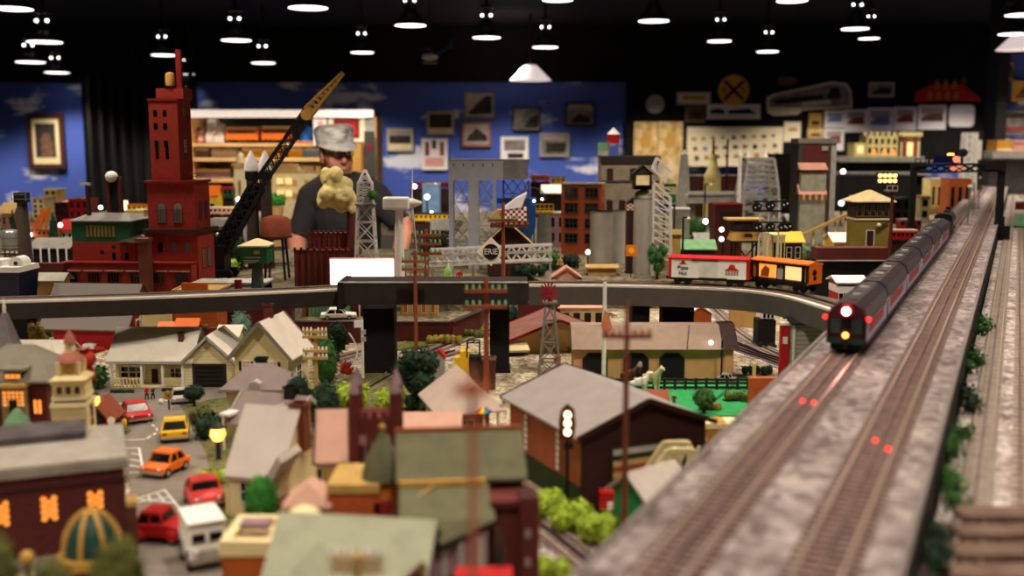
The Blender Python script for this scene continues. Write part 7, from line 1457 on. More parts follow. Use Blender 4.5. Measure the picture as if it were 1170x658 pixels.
for c in (14, 63, 111):
 mb = MB(); u = fu(c); z0 = zf(584); mb.box(u-10*k, u+10*k, -.0905, -.09, z0-2*k, z0+28*k, 1)
 for i in range(2):
  for j in range(4): mb.tube((u-5.4*k+i*10.8*k, -.0925, z0+3.2*k+j*7.4*k), (u-5.4*k+i*10.8*k, -.0905, z0+3.2*k+j*7.4*k), 3.3*k, 3.3*k, 6, 0)
 for j in range(3): mb.tube((u, -.0926, z0+7*k+j*7*k), (u, -.0905, z0+7*k+j*7.4*k), 2.8*k, 2.8*k, 6, 0)
 mb.build('honeycomb_window', ['windowglow', 'darkbrown'], r)
window(r, 'r', -.04, zf(584), .02, .03, -w2, w2, -.09, .09, fr='darkmaroon', pane='windowglow'); MB().box(-w2, w2, -.094, -.09, 0, .02).build('plinth', 'stonegrey', r)
MB().box(w2+.0, w2+.014, -.088, -.06, 0, .075).build('side_pier', 'brown', r); MB().box(w2, w2+.016, -.09, -.058, .075, .082).build('pier_cap', 'tan', r)
# domed pavilion
y = 1.22; k = K(y, .1); r = T('domed_pavilion', 'gold pavilion with dark green ribbed dome in front of the maroon building', 'pavilion', (X(105, y, .1), y, 0)); zf = lambda p: Z(p, y); R = 33*k
MB().lathe([(R*.96, zf(630))] + [(R*.96*math.cos(t), zf(630)+48*k*math.sin(t)) for t in (.25, .5, .75, 1.0, 1.25, 1.5)], 24).build('dome', 'teal', r, True)
for i in range(8):
 a = 2*PI*i/8-PI/2; mb = MB(); pp = [(R*math.cos(t)*math.cos(a), R*math.cos(t)*math.sin(a), zf(630)+50*k*math.sin(t)) for t in (0, .25, .5, .75, 1.0, 1.25, 1.55)]
 for p, q in zip(pp, pp[1:]): mb.bar(p, q, 4.5*k, 3*k)
 mb.build('dome_rib', 'gold', r)
MB().lathe([(R*1.12, zf(640)), (R*1.12, zf(630)), (R*.9, zf(629))], 24).build('ring', 'gold', r, True); MB().box(-R*.95, R*.95, -R*.95, R*.95, 0, zf(640)).build('wall', M('goldwall', (186,150,92), .8), r); MB().ball((0,0,zf(581)), 4*k, 10).build('finial', 'gold', r, True)
window(r, 'f', 0, .03, .03, .035, -R*.95, R*.95, -R*.95, R*.95, fr='gold', pane='darkmaroon', arch=True)
# bushes along the very front
for px, pt, w_, lb, m_ in ((5, 606, 56, 'dark olive treetop at the lower left corner of the frame', 'leafolive'), (68, 638, 62, 'dark green treetop low beside the domed pavilion, left side', 'leafolive'), (143, 614, 70, 'round dark green treetop in front of the domed pavilion, right side', 'leafolive')):
 yy = 1.02; kk = K(yy, .1); zt = Z(pt, yy); tree(lb, px, None, w_, zt/kk, m_, y=yy, trunk=.45, n=600)
r = T('garden_lamp', 'small yellow globe lamp among the dark treetops, lower left', 'lamp', (X(33,1.1,.1), 1.1, 0)); MB().ball((0,0,Z(637,1.1)), .008, 10).build('globe', 'gold', r, True); MB().tube((0,0,0),(0,0,Z(637,1.1)),.003).build('post', 'dark', r)
# growth at the foot of the deck's right face
for i, (t, w_, m_) in enumerate(((.72, .05, 'leafolive'), (.86, .06, 'leaf'), (1.0, .06, 'leaf'), (1.18, .06, 'leafdark'), (1.4, .07, 'leaf'), (1.62, .07, 'leaf'), (1.9, .08, 'leafdark'), (2.25, .09, 'leaf'), (2.7, .10, 'leaf'))):
 p = DL(1024, t, .15)+V*.018; mb = MB(); random.seed(i+50)
 for q in range(3): c = (U.x*w_*(q-1)*.75+random.uniform(-.01,.01), U.y*w_*(q-1)*.75, .011); mb.ball(c, .008, 8); mb.leaves(c, .018, .028, .018, 110, .007, inner=.4)
 o = mb.build('bush', MATS[m_], None, loc=p); tag(o, ['olive', 'mossy green', 'mid green', 'dark green', 'leafy', 'leafy mid-green', 'deep green', 'plain green', 'farthest green'][i]+' bush at the raised deck foot, %s from the near end' % ['first', 'second', 'third', 'fourth', 'fifth', 'sixth', 'seventh', 'eighth', 'ninth'][i], 'bush', 'bushes along the deck foot')
# ---------- things on the walls ----------
def wallpic(name, label, cat, px0, px1, py0, py1, frame='lightgrey', y=WY-.035, fw=2.0, mat='cream', shapes=(), rz=0, t=.02):
 """framed flat print; SHAPES = (material, polygon in photo px)"""
 k = K(y, 1); x0, x1 = X(px0, y, 1), X(px1, y, 1); z0, z1 = Z(py1, y), Z(py0, y); xc = (x0+x1)/2
 r = T(name, label, cat, (xc, y, z0), rz); w2 = (x1-x0)/2; h = z1-z0; f = fw*k
 if frame:
  mb = MB(); mb.box(-w2, w2, 0, t, 0, f); mb.box(-w2, w2, 0, t, h-f, h); mb.box(-w2, -w2+f, 0, t, f, h-f); mb.box(w2-f, w2, 0, t, f, h-f); mb.build('frame', MATS[frame], r)
 else: f = 0
 mb = MB(); mb.box(-w2+f, w2-f, .004, t, f, h-f, 0); ms = [MATS[mat]]
 for i, (m, pts) in enumerate(shapes):
  ms.append(MATS[m]); mb.prism([(X(a, y, 1)-xc, Z(b, y)-z0) for a, b in pts], .003-.0006*i, .0045, 'y', i+1)
 mb.build('print', ms, r); return r
M('photogrey', (140,132,124), .8, var=.25, scale=14); M('photodark', (58,50,46), .8, var=.25, scale=14); M('photobrown', (120,88,66), .8, var=.25, scale=14); M('photosky', (176,160,150), .8, var=.08, scale=8)
M('mapgold', (226,200,140), .8, pat=None, rgb2=(176,132,66), scale=9); M('papercream', (236,220,184), .8, var=.04); M('paperwhite', (236,228,226), .8, var=.03); M('photored', (150,70,60), .8, var=.25, scale=14); M('photoblue', (120,136,190), .8, var=.15, scale=10)
def bx4(a, b, c, d): return [(a, d), (b, d), (b, c), (a, c)]
wallpic('framed_picture', 'framed landscape picture with dark band, lowest left on the blue wall', 'picture', 441, 472, 146, 173, 'lightgrey', shapes=[('photodark', bx4(444,469,155,164)), ('photosky', bx4(444,469,149,155))])
wallpic('framed_picture', 'framed dark brown picture right of the banded landscape', 'picture', 487, 519, 127, 154, 'photosky', shapes=[('photodark', bx4(490,516,130,146))])
wallpic('framed_picture', 'framed dim picture of a dark locomotive, highest on the blue wall', 'picture', 530, 565, 105, 135, 'photogrey', mat='photosky', shapes=[('photodark', [(535,129),(546,117),(556,109),(562,110),(562,130),(540,131)])])
wallpic('framed_picture', 'wood framed picture of a steam engine below the highest picture', 'picture', 527, 561, 139, 168, M('woodframe', (150,96,62), .5).name, mat='photosky', fw=2.5, shapes=[('photodark', [(532,161),(536,154),(541,150),(543,146),(548,149),(556,155),(557,161)])])
wallpic('wall_poster', 'white poster with three dark columns left of the wood framed engine', 'poster', 481, 511, 158, 194, 'white', mat='paperwhite', fw=1.2, shapes=[('photored', bx4(485,490,162,178)), ('photodark', bx4(493,498,160,170)), ('photored', bx4(502,507,162,178)), ('pink', bx4(485,507,180,190))])
wallpic('framed_picture', 'white framed print with dark lower part behind the bridge tower', 'picture', 572, 604, 156, 183, 'white', mat='paperwhite', shapes=[('photodark', bx4(580,598,175,181)), ('photogrey', bx4(576,600,160,172))])
wallpic('framed_picture', 'black framed grey photograph left of the bright lamp wash', 'picture', 585, 618, 122, 150, 'black', mat='photogrey', fw=1.6, shapes=[('photosky', [(588,126),(602,125),(596,136),(589,140)]), ('photodark', [(598,146),(606,134),(615,130),(615,146)])])
wallpic('framed_picture', 'black framed grey photograph near the right end of the blue wall', 'picture', 646, 680, 117, 144, 'black', mat='photogrey', fw=1.6, shapes=[('photosky', bx4(650,676,120,125)), ('photodark', [(652,140),(660,130),(672,133),(676,140)])])
wallpic('framed_picture', 'pale framed grey photograph left of the red rooftop tank', 'picture', 617, 651, 152, 179, 'lightgrey', mat='photogrey', shapes=[('photosky', bx4(621,647,155,160)), ('photodark', bx4(624,646,163,174))])
wallpic('framed_picture', 'large dark wood framed portrait on the far left mural', 'picture', 29, 71, 130, 193, M('frameoak', (74,40,28), .5).name, mat='cream', fw=5.5, t=.05, y=WY-.06, shapes=[('photodark', bx4(38,61,141,180)), ('photobrown', [(44,180),(44,160),(48,152),(54,152),(58,162),(58,180)])])
y = WY-.10
r = T('wall_clock', 'round white wall clock on the black wall', 'clock', (X(748.5,y,1), y, Z(130,y))); k = K(y,1); R = 11*k; mb = MB(); mb.tube((0,0,R),(0,.03,R),R,R,28); mb.build('rim', 'grey', r); MB().tube((0,-.004,R),(0,.002,R),R*.9,R*.9,28).build('face', 'lightgrey', r); MB().bar((0,-.006,R),(R*.6,-.006,R*1.25),.008,.003).build('hand', 'black', r); MB().bar((0,-.006,R),(-R*.3,-.006,R*1.3),.008,.003).build('hand', 'black', r)
wallpic('wall_plaque', 'cream plaque with gold bar right of the wall clock', 'plaque', 773, 812, 105, 120, 'lightgrey', y=y, mat='papercream', shapes=[('gold', bx4(780,806,109,114))])
wallpic('framed_picture', 'small brown picture under the cream plaque', 'picture', 783, 806, 121, 140, 'photobrown', y=y, mat='photobrown', fw=1.5, shapes=[('photodark', bx4(787,802,128,136))])
wallpic('locomotive_banner', 'long white banner with black locomotive silhouettes under the round yellow sign', 'banner', 808, 869, 119, 136, 'white', y=y, mat='paperwhite', fw=1.2, shapes=[('black', [(812,130),(812,125),(822,124),(828,126),(829,130)]), ('black', [(832,130),(833,126),(846,125),(856,124),(860,127),(866,130)])])
r = T('crossing_sign', 'round yellow railroad crossing sign with black X on the black wall', 'sign', (X(838,y,1), y, Z(121,y))); R = 17.5*k; MB().tube((0,0,R),(0,.02,R),R,R,32).build('disc', M('signyellow', (236,170,30), .45, var=.05), r); mb = MB(); mb.bar((-R*.62,-.008,R*.4),(R*.62,-.008,R*1.6),.014,R*.2); mb.bar((-R*.62,-.008,R*1.6),(R*.62,-.008,R*.4),.014,R*.2); mb.build('cross', 'darkmaroon', r)
for s in (-1, 1): textpart('lettering', 'R', R*.55, 'black', r, (s*R*.62, -.003, R))
wp_ = wallpic('locomotive_cutout', 'big pale cutout board of a grey steam locomotive on the black wall', 'cutout', 875, 974, 93, 134, None, y=y, mat='ceilblack', shapes=[('photogrey', [(878,124),(877,112),(884,108),(918,101),(940,96),(950,93.5),(966,96),(972,104),(973,124),(912,126)])])
lc = wp_; bpy.data.objects.remove([c for c in lc.children][0])
x_, z_ = X(924.5,y,1), Z(134,y); pp = lambda pts: [(X(a,y,1)-x_, Z(b,y)-z_) for a, b in pts]
MB().prism(pp([(876,124),(876,111),(884,107),(918,100),(940,95),(950,93),(966,95),(972,103),(974,123),(917,126),(912,131),(884,132),(878,129)]), 0, .02).build('board', 'papercream', lc)
MB().prism(pp([(879,122),(879,113),(886,109),(918,103),(940,98),(950,96),(965,98),(970,105),(971,121),(915,123)]), -.003, .0).build('engine_picture', M('enginegrey', (150,140,134), .7, var=.2, scale=9), lc)
mb = MB(); mb.prism(pp([(884,119),(884,114),(914,110),(940,108),(940,113),(912,117)]), -.005, -.003); mb.prism(pp([(944,113),(948,100),(958,100),(960,113)]), -.005, -.003); mb.build('engine_shading', 'photodark', lc); mb = MB(); mb.prism(pp([(916,121),(916,117),(948,114),(950,119)]), -.006, -.003); mb.build('wheel_highlight', 'papercream', lc)
r = T('oval_plate', 'dim oval plate above the locomotive cutout', 'plate', (X(898,y,1), y, Z(98,y))); MB().tube((0,0,5.5*k),(0,.015,5.5*k),5.5*k,5.5*k,24).build('plate', 'photobrown', r).scale = (2.1,1,1); bpy.data.objects[r.children[0].name].name = 'oval'
wallpic('framed_picture', 'small framed picture of a steam locomotive right of the locomotive cutout', 'picture', 992, 1021, 94, 111, 'photosky', y=y, mat='photogrey', shapes=[('photodark', [(995,107),(999,103),(1008,100),(1018,101),(1018,107)])])
r = T('red_emblem', 'red and gold winged emblem high on the black wall', 'emblem', (X(1083,y,1), y, Z(118,y))); x_, z_ = X(1083,y,1), Z(118,y)
MB().prism(pp([(1045,117),(1046,106),(1055,100),(1066,96),(1098,97),(1108,103),(1119,112),(1120,116),(1084,115)]), 0, .02).build('red_board', M('emblemred', (190,22,20), .5), r); mb = MB()
for a in (1058, 1068, 1078, 1088): mb.prism(pp([(a,114),(a+2,105),(a+6,104),(a+7,114)]), -.004, 0)
for a in (1066, 1076, 1086): mb.prism(pp([(a,101),(a+2,92),(a+5,92),(a+6,101)]), -.004, .01)
mb.build('gold_letters', M('goldpaint', (170,110,30), .5), r); MB().prism(pp([(1097,97),(1098,88),(1101,88),(1102,97)]), 0, .015).build('red_spire', 'darkred', r)
for a, b_, lb in ((725, 752, 'left'), (753, 781, 'right')):
 wallpic('map_panel', lb+' panel of the pair of gold mottled maps beside the black wall', 'map', a, b_, 139, 222, None, y=y, mat='mapgold', shapes=[('gold', [(a+6,160),(a+12,150),(a+20,156),(a+18,168),(a+9,170)]), ('cream', [(a+5,200),(a+14,182),(a+21,190),(a+18,206)])])
sh = []; random.seed(11)
for rr, yy in ((0, 157), (1, 168), (2, 178)):
 for i in range(9):
  a = 791+i*11.5+rr*2; sh.append((random.choice(['photodark', 'photored', 'photoblue', 'gold']), bx4(a, a+random.uniform(3,6), yy-1.3*i*.35, yy+random.uniform(2.5,4)-1.3*i*.35)))
wallpic('emblem_poster', 'big cream poster with rows of small coloured emblems', 'poster', 786, 896, 145, 190, None, y=y, mat='papercream', shapes=sh)
wallpic('paper_sheet', 'cream paper sheet right of the emblem poster', 'sheet', 897, 916, 139, 162, None, y=y, mat='papercream', shapes=[('gold', bx4(902,912,146,150))])
for (a, b_, c, d, m, lb) in ((943,966,126,146,'photoblue','leftmost photo print of the top row, blue train'),(966,992,125,151,'photored','photo print of red coaches, second in the top row'),(992,1021,123,153,'photoblue','photo print with blue sky and brown hill, third in the top row'),(1022,1048,122,149,'photored','photo print of a brown engine, fourth in the top row'),(1050,1082,120,148,'photobrown','photo print of a brown coach, fifth in the top row'),(943,966,147,172,'photored','photo print of red rolling stock below the leftmost print')):
 wallpic('photo_print', 'white bordered ' + lb, 'photo', a, b_, c, d, None, y=y, mat='paperwhite', shapes=[('photosky', bx4(a+3,b_-3,c+3,c+(d-c)*.4)), (m, [(a+3,c+(d-c)*.66),(a+4,c+(d-c)*.5),(a+(b_-a)*.4,c+(d-c)*.36),(b_-5,c+(d-c)*.3),(b_-3,c+(d-c)*.66)])])
r = T('blank_board', 'blank white rounded board at the right end of the print row', 'board', (X(1099.5,y,1), y, Z(145,y))); mb = MB(); w2, h, q = 14.5*k, 25*k, 5*k; pts = []
for cx, cz, a0 in ((w2-q, q, -90), (w2-q, h-q, 0), (-w2+q, h-q, 90), (-w2+q, q, 180)):
 for i in range(5): t = RAD(a0+i*22.5); pts.append((cx+q*math.cos(t), cz+q*math.sin(t)))
mb.prism(pts, 0, .02); mb.build('panel', 'paperwhite', r)
wallpic('small_print', 'small yellow-green print left of the photo row', 'print', 925, 940, 129, 145, None, y=y, mat='gold', shapes=[('photodark', bx4(928,937,138,143))]); wallpic('gold_card', 'gold card above the awning building', 'card', 924, 942, 146, 162, None, y=y, mat='mapgold', shapes=[('photobrown', bx4(928,939,152,156))])
y = 9.64
wallpic('framed_picture', 'landscape picture with green trees on the right blue wall', 'picture', 1137, 1158, 70, 94, 'dark', y=y, mat='photosky', fw=1.2, shapes=[('leafolive', bx4(1138.5,1156.5,82,89)), ('leafdark', [(1146,82),(1148,74),(1154,74),(1156,82)])])
wallpic('tan_print', 'narrow tan print under the landscape picture on the right wall', 'print', 1138, 1150, 97, 125, None, y=y, mat='tan', shapes=[('photobrown', [(1141,116),(1146,104),(1148,106),(1143,118)])])
wallpic('flag_poster', 'blue and red poster beside the narrow tan print', 'poster', 1151, 1164, 97, 119, None, y=y, mat='blue', shapes=[('darkred', bx4(1151,1164,108,114)), ('navy', bx4(1151,1164,114,119))])
wallpic('street_print', 'grey street scene print low on the right wall', 'print', 1141, 1180, 127, 152, None, y=y, mat='photogrey', shapes=[('photodark', bx4(1144,1178,129,135)), ('photored', bx4(1150,1176,145,151))])
wallpic('gold_pennant', 'gold triangular pennant at the right frame edge', 'pennant', 1156, 1182, 92, 116, None, y=y-.03, mat='gold', shapes=[('photobrown', [(1160,112),(1172,96),(1176,112)])])
# shelf ledge with boxes at the right wall
y = 9.0; k = K(y, .5); r = T('wall_shelf', 'pale shelf ledge along the right wall', 'shelf', (X(1175,y,.5), y+.2, Z(181,y))); MB().box(-.3, 1.2, -.2, .45, 0, .06).build('board', 'lightgrey', r); MB().box(-.3, 1.2, -.15, .45, -.6, 0).build('base_cabinet', 'darkgrey', r)
r = T('orange_box', 'orange-gold box on the pale right wall shelf', 'box', (X(1151,y,.5), y+.15, Z(181,y)+.06)); MB().box(-9*k, 9*k, -.1, .1, 0, 13*k).build('carton', M('goldbox', (222,160,60), .6), r); MB().box(-9*k, 9*k, -.101, -.1, 1*k, 3*k).build('stripe', 'cream', r)
r = T('pink_box', 'pinkish tan box right of the orange-gold box', 'box', (X(1169,y,.5), y+.15, Z(181,y)+.06)); MB().box(-8*k, 8*k, -.1, .1, 0, 13*k).build('carton', 'pink', r); MB().box(-8*k, 8*k, -.101, -.1, 8*k, 9.5*k).build('stripe', 'rust', r)
# ---------- toy shelves behind the man ----------
y = 9.2; k = K(y, .6); xl, xr = X(217, y, .6), X(428, y, .6); r = T('toy_shelves', 'wide wooden shelving unit with white valance behind the man', 'shelves', ((xl+xr)/2, y, -1)); w2 = (xr-xl)/2; zf = lambda p: Z(p, y)+1; fu = lambda p: X(p, y, .6)-r.location.x
MB().box(-w2, w2, -.05, -.02, zf(134.5), zf(125.5)).build('valance', 'paperwhite', r); MB().box(-w2, w2, .42, .45, 0, zf(126)).build('back_panel', M('shelfback', (60,44,36), .8), r)
for p, nm in ((165.5, 'shelf_board'), (182, 'shelf_board'), (206, 'shelf_board')): MB().box(-w2, w2, -.02, .42, zf(p+2), zf(p-2)).build(nm, M('shelfwood', (222,176,112), .6, var=.1, scale=6), r)
MB().box(-w2, w2, .405, .42, zf(206), zf(184)).build('pale_back', M('shelfpale', (214,170,110), .7, var=.12, scale=5), r)
for s in (-1, 1): MB().box(s*w2-.02, s*w2+.02, -.02, .42, 0, zf(134)).build('side_panel', 'shelfwood', r)
MB().box(fu(418), fu(428), -.03, .0, zf(210), zf(126)).build('right_post', 'lightgrey', r)
def shelfthing(name, label, cat, px0, px1, pyt, pyb, mat, yy=y+.08, kind='box', d=.12, mat2=None):
 x0, x1 = X(px0, yy, .6), X(px1, yy, .6); z0, z1 = Z(pyb, yy), Z(pyt, yy); q = T(name, label, cat, ((x0+x1)/2, yy+d/2, z0)); w = (x1-x0)/2; h = z1-z0
 if kind == 'box': MB().box(-w, w, -d/2, d/2, 0, h).build('carton', MATS[mat], q); MB().box(-w, w, -d/2-.002, -d/2, h*.72, h*.95).build('lid_band', MATS[mat2 or 'cream'], q)
 elif kind == 'loco':
  MB().box(-w, w, -d/2, d/2, h*.18, h*.82).build('body', MATS[mat], q); MB().box(-w*.98, w*.98, -d/2*.9, d/2*.9, h*.82, h).build('roof', MATS[mat2 or 'cream'], q); MB().box(-w*.85, w*.85, -d/2-.003, -d/2, h*.6, h*.75).build('window_band', 'dark', q)
  for s in (-.7,-.4,.4,.7): MB().tube((s*w,-d/2-.005,h*.11),(s*w,-d/2+.02,h*.11),h*.11,h*.11,10).build('wheel', 'black', q)
 elif kind == 'figure': MB().lathe([(w*.7,0),(w,h*.15),(w*.8,h*.45),(w*.5,h*.62),(w*.75,h*.75),(w*.6,h*.95),(w*.1,h)],14).build('body', MATS[mat], q, True); MB().lathe([(w*.7,h*.85),(w*.6,h*.97),(w*.1,h*1.02)],14).build('hat', MATS[mat2 or 'navy'], q, True)
 elif kind == 'lump':
  mb = MB(); random.seed(px0); mb.box(-w, w, -d/2, d/2, 0, h*.3); mb.frus(-w*.3,0,h*.25,h,w*1.2,d,w*.9,d*.7); mb.frus(w*.4,0,h*.25,h*.8,w*1.1,d,w*.8,d*.7); mb.build('plaster', M('plaster', (206,198,192), .9, var=.2, scale=25), q); MB().ball((0,-d/2,h*.4), w*.25, 8).build('figurine', 'tan', q, True)
 elif kind == 'pail': MB().lathe([(w*.7,0),(w,h*.8),(w*.9,h*.85),(w*.2,h)],14).build('pail', MATS[mat], q, True)
 return q
shelfthing('orange_locomotive', 'left one of two orange toy engines with cream roofs on the upper shelf', 'toy train', 258, 295, 145, 163, 'orange', kind='loco'); shelfthing('orange_locomotive', 'right one of two orange toy engines with cream roofs on the upper shelf', 'toy train', 299, 332, 144, 163, 'orange', kind='loco')
shelfthing('plaster_castle', 'white lumpy plaster castle on the upper shelf', 'ornament', 235, 256, 136, 163, 'white', kind='lump'); shelfthing('toy_figure', 'pale toy figure with blue hat at the left of the upper shelf', 'figurine', 222, 232, 146, 163, 'pink', kind='figure'); shelfthing('toy_figure', 'small grey-blue toy figure beside the plaster castle', 'figurine', 233, 237, 150, 163, 'lightblue', kind='figure')
shelfthing('blue_pail', 'blue and red toy pail on the upper shelf right of the crane boom', 'pail', 340, 356, 143, 161, 'blue', kind='pail'); shelfthing('red_tray', 'red tray under the blue toy pail', 'tray', 335, 360, 161, 163, 'red')
for a, b_, m, lb in ((222,238,'grey','grey flat box at the left of the middle shelf'),(241,270,'paperwhite','long white box on the middle shelf'),(276,300,'yellow','long yellow box, left of two on the middle shelf'),(301,322,'yellow','long yellow box, right of two on the middle shelf'),(329,345,'yellow','short bright yellow box near the crane boom'),(347,366,'lightblue','light blue box on the middle shelf beside the man')): shelfthing('toy_box', lb, 'box', a, b_, 169, 179.6, m, mat2='white' if m != 'paperwhite' else 'lightgrey')
for a, b_, p, m, lb in ((221,262,193,'mauve','long grey-mauve box on the lower shelf behind the red tower'),(280,296,196,'orange','orange box on the lower shelf behind the smoke'),(340,358,189,'lightgrey','grey box on the lower shelf beside the man')): shelfthing('toy_box', lb, 'box', a, b_, p, 203.5, m)
y2 = y-.04
wallpic('wall_poster', 'pale poster with pink figure behind the crane boom tip', 'poster', 357, 372, 128, 166, None, y=y2, mat='paperwhite', shapes=[('pink', [(361,160),(362,140),(366,136),(369,142),(369,160)])]); wallpic('wall_poster', 'cream poster with red engine picture above the man', 'poster', 374, 416, 126, 162, None, y=y2-.0, mat='papercream', shapes=[('darkred', bx4(380,410,136,158)), ('gold', bx4(383,405,131,135)), ('red', [(388,154),(392,140),(404,140),(408,154)])])
wallpic('wood_panel', 'tall orange wood panel right of the man\'s head', 'panel', 398, 414, 162, 215, None, y=y2-.02, mat='woodframe', shapes=[('gold', bx4(401,411,164,200))]); wallpic('grey_board', 'dark grey board with red dot right of the wood panel', 'board', 415, 427, 150, 215, None, y=y2-.04, mat='darkgrey', shapes=[('darkred', bx4(418,424,165,172))])
# toy helicopter hanging from the ceiling
y = 7.6; k = K(y, 1.2); r = T('toy_helicopter', 'small white and blue toy helicopter hanging under the ceiling', 'helicopter', (X(491,y,1.3), y, Z(65,y))); MB().ball((0,0,0), 8*k, 14, 0, 1.2, .7, .55).build('body', 'lightgrey', r, True); MB().tube((6*k,0,2*k),(24*k,0,12*k),2.2*k,.8*k,8).build('tail_boom', 'navy', r, True); MB().box(22*k,26*k,-.004,.004,10*k,20*k).build('tail_fin', 'navy', r)
mb = MB(); mb.bar((-16*k,-.03,8*k),(16*k,.03,8*k),2*k,.006); mb.bar((-2*k,-.1,8*k),(2*k,.1,8*k),2*k,.006); mb.build('rotor', 'dark', r); MB().tube((0,0,4*k),(0,0,8*k),1*k).build('rotor_mast', 'dark', r); MB().tube((0,0,8*k),(0,0,1.9-Z(65,y)),.003).build('hanging_wire', 'black', r)
for s in (-1,1): MB().bar((-8*k,s*.03,-7*k),(8*k,s*.03,-7*k),1*k).build('skid', 'grey', r)
# ---------- the man behind the layout ----------
py_ = 5.55; pr = T('person', 'man in pale striped engineer cap, glasses and dark T-shirt leaning over the layout', 'person', (X(386, py_, .5), py_, -1.0)); pr.scale = (.972,)*3
def person():
 v = [(.05,.06,.93),(.05,.03,1.08),(.045,.0,1.24),(.03,-.02,1.36),(.012,-.03,1.425),(.004,-.03,1.50),   # 0-5 spine
   (.14,.06,.90),(.15,.03,.50),(.155,.06,.09),(.16,-.07,.035),   # 6-9 right leg
   (-.04,.06,.90),(-.06,.03,.50),(-.065,.06,.09),(-.07,-.07,.035),   # 10-13 left leg
   (.20,-.01,1.345),(.365,-.05,1.175),(.35,-.26,1.05),(.305,-.37,.985),   # 14-17 arm to the right of the picture
   (-.14,-.01,1.34),(-.225,-.04,1.10),(-.17,-.27,1.02),(-.12,-.37,1.00)]
 e = [(0,1),(1,2),(2,3),(3,4),(4,5),(0,6),(6,7),(7,8),(8,9),(0,10),(10,11),(11,12),(12,13),(3,14),(14,15),(15,16),(16,17),(3,18),(18,19),(19,20),(20,21)]
 ra = [(.17,.13),(.165,.125),(.18,.13),(.15,.11),(.062,.062),(.056,.058),(.10,.10),(.072,.072),(.052,.052),(.038,.038),(.10,.10),(.072,.072),(.052,.052),(.038,.038),
   (.074,.074),(.052,.052),(.040,.040),(.030,.030),(.074,.074),(.052,.052),(.040,.040),(.030,.030)]
 mb = MB()
 for i, j in e:
  n = 14
  for q in range(n+1):
   t = q/n; c = Vector(v[i]).lerp(Vector(v[j]), t); rx = ra[i][0]+(ra[j][0]-ra[i][0])*t; ry = ra[i][1]+(ra[j][1]-ra[i][1])*t
   mb.ball(c, rx, 16, 0, 1, ry/rx, min(1, .10/rx) if rx > .12 else 1)
 # hands: palm, four unequal bent fingers and a thumb leaving the side of the palm
 for w, s in ((Vector(v[17]), 1), (Vector(v[21]), -1)):
  el = Vector(v[16] if s == 1 else v[20]); d = (w-el).normalized(); side = d.cross(Vector((0,0,1))).normalized()*s; dn = side.cross(d).normalized()
  if dn.z > 0: dn = -dn
  pc = w+d*.045
  for i in range(5): mb.ball(w+d*(.012+.016*i), .026+.003*i, 10, 0, 1.0, 1.0, .72);
  for i in range(4): mb.ball(pc+d*.03+side*(.027-.018*i), .015, 8)
  for i, L_ in enumerate((.068, .078, .072, .056)):
   p0 = pc+d*.035+side*(.030-.0205*i); p1 = p0+d*L_*.45+dn*.008; p2 = p1+d*L_*.30+dn*.018; p3 = p2+d*L_*.16+dn*.022
   for a, q, r0, r1 in ((p0,p1,.0098,.0090),(p1,p2,.0090,.0082),(p2,p3,.0082,.0070)): mb.tube(a, q, r0, r1, 8); mb.ball(q, r1, 8)
  t0 = w+d*.03-side*(-.030); t1 = t0+d*.028+side*.024+dn*.006; t2 = t1+d*.026+side*.006+dn*.012
  mb.ball(t0, .016, 8); mb.tube(t0, t1, .0125, .0105, 8); mb.ball(t1, .0108, 8); mb.tube(t1, t2, .0105, .0085, 8); mb.ball(t2, .0086, 8)
 # head, turned to the picture's right and bowed a little
 H = Matrix.Translation((-.0, -.05, 1.575)) @ Matrix.Rotation(RAD(30), 4, 'Z') @ Matrix.Rotation(RAD(3), 4, 'X') @ Matrix.Rotation(RAD(-5), 4, 'Y') @ Matrix.Diagonal((.98, 1.02, 1.24, 1))
 mb.X = H
 mb.ball((0,.012,.03), .1, 24, 0, .80, 1.0, .98); mb.ball((0,-.025,-.045), .07, 18, 0, .92, 1.0, 1.0); mb.ball((0,-.066,-.092), .03, 14, 0, 1.15, .9, .8); mb.ball((0,-.02,-.08), .05, 14)
 for s in (-1, 1): mb.ball((s*.036,-.058,-.030), .034, 14, 0, 1, .9, 1); mb.ball((s*.080,.008,-.008), .03, 14, 0, .32, .75, 1.15); mb.ball((s*.033,-.074,.026), .020, 12, 0, 1.4, .7, .5); mb.ball((s*.013,-.104,-.030), .009, 10)
 mb.tube((0,-.086,.018), (0,-.112,-.022), .009, .013, 10); mb.ball((0,-.113,-.024), .0145, 12); mb.ball((0,-.090,-.056), .018, 12, 0, 1.35, .55, .38); mb.ball((0,-.088,-.067), .018, 12, 0, 1.2, .55, .40); mb.ball((0,-.07,.06), .05, 12, 0, 1.2, .7, .7)
 mb.X = None
 o = mb.build('body', ['skinred'], pr, True)
 m = o.modifiers.new('remesh', 'REMESH'); m.mode = 'VOXEL'; m.voxel_size = .0062; m.use_smooth_shade = True
 s_ = o.modifiers.new('smooth', 'SMOOTH'); s_.iterations = 6; s_.factor = .5
 bpy.context.view_layer.update(); me = bpy.data.meshes.new_from_object(o.evaluated_get(bpy.context.evaluated_depsgraph_get())); o.modifiers.clear(); o.data = me
 me.polygons.foreach_set('use_smooth', [True]*len(me.polygons))
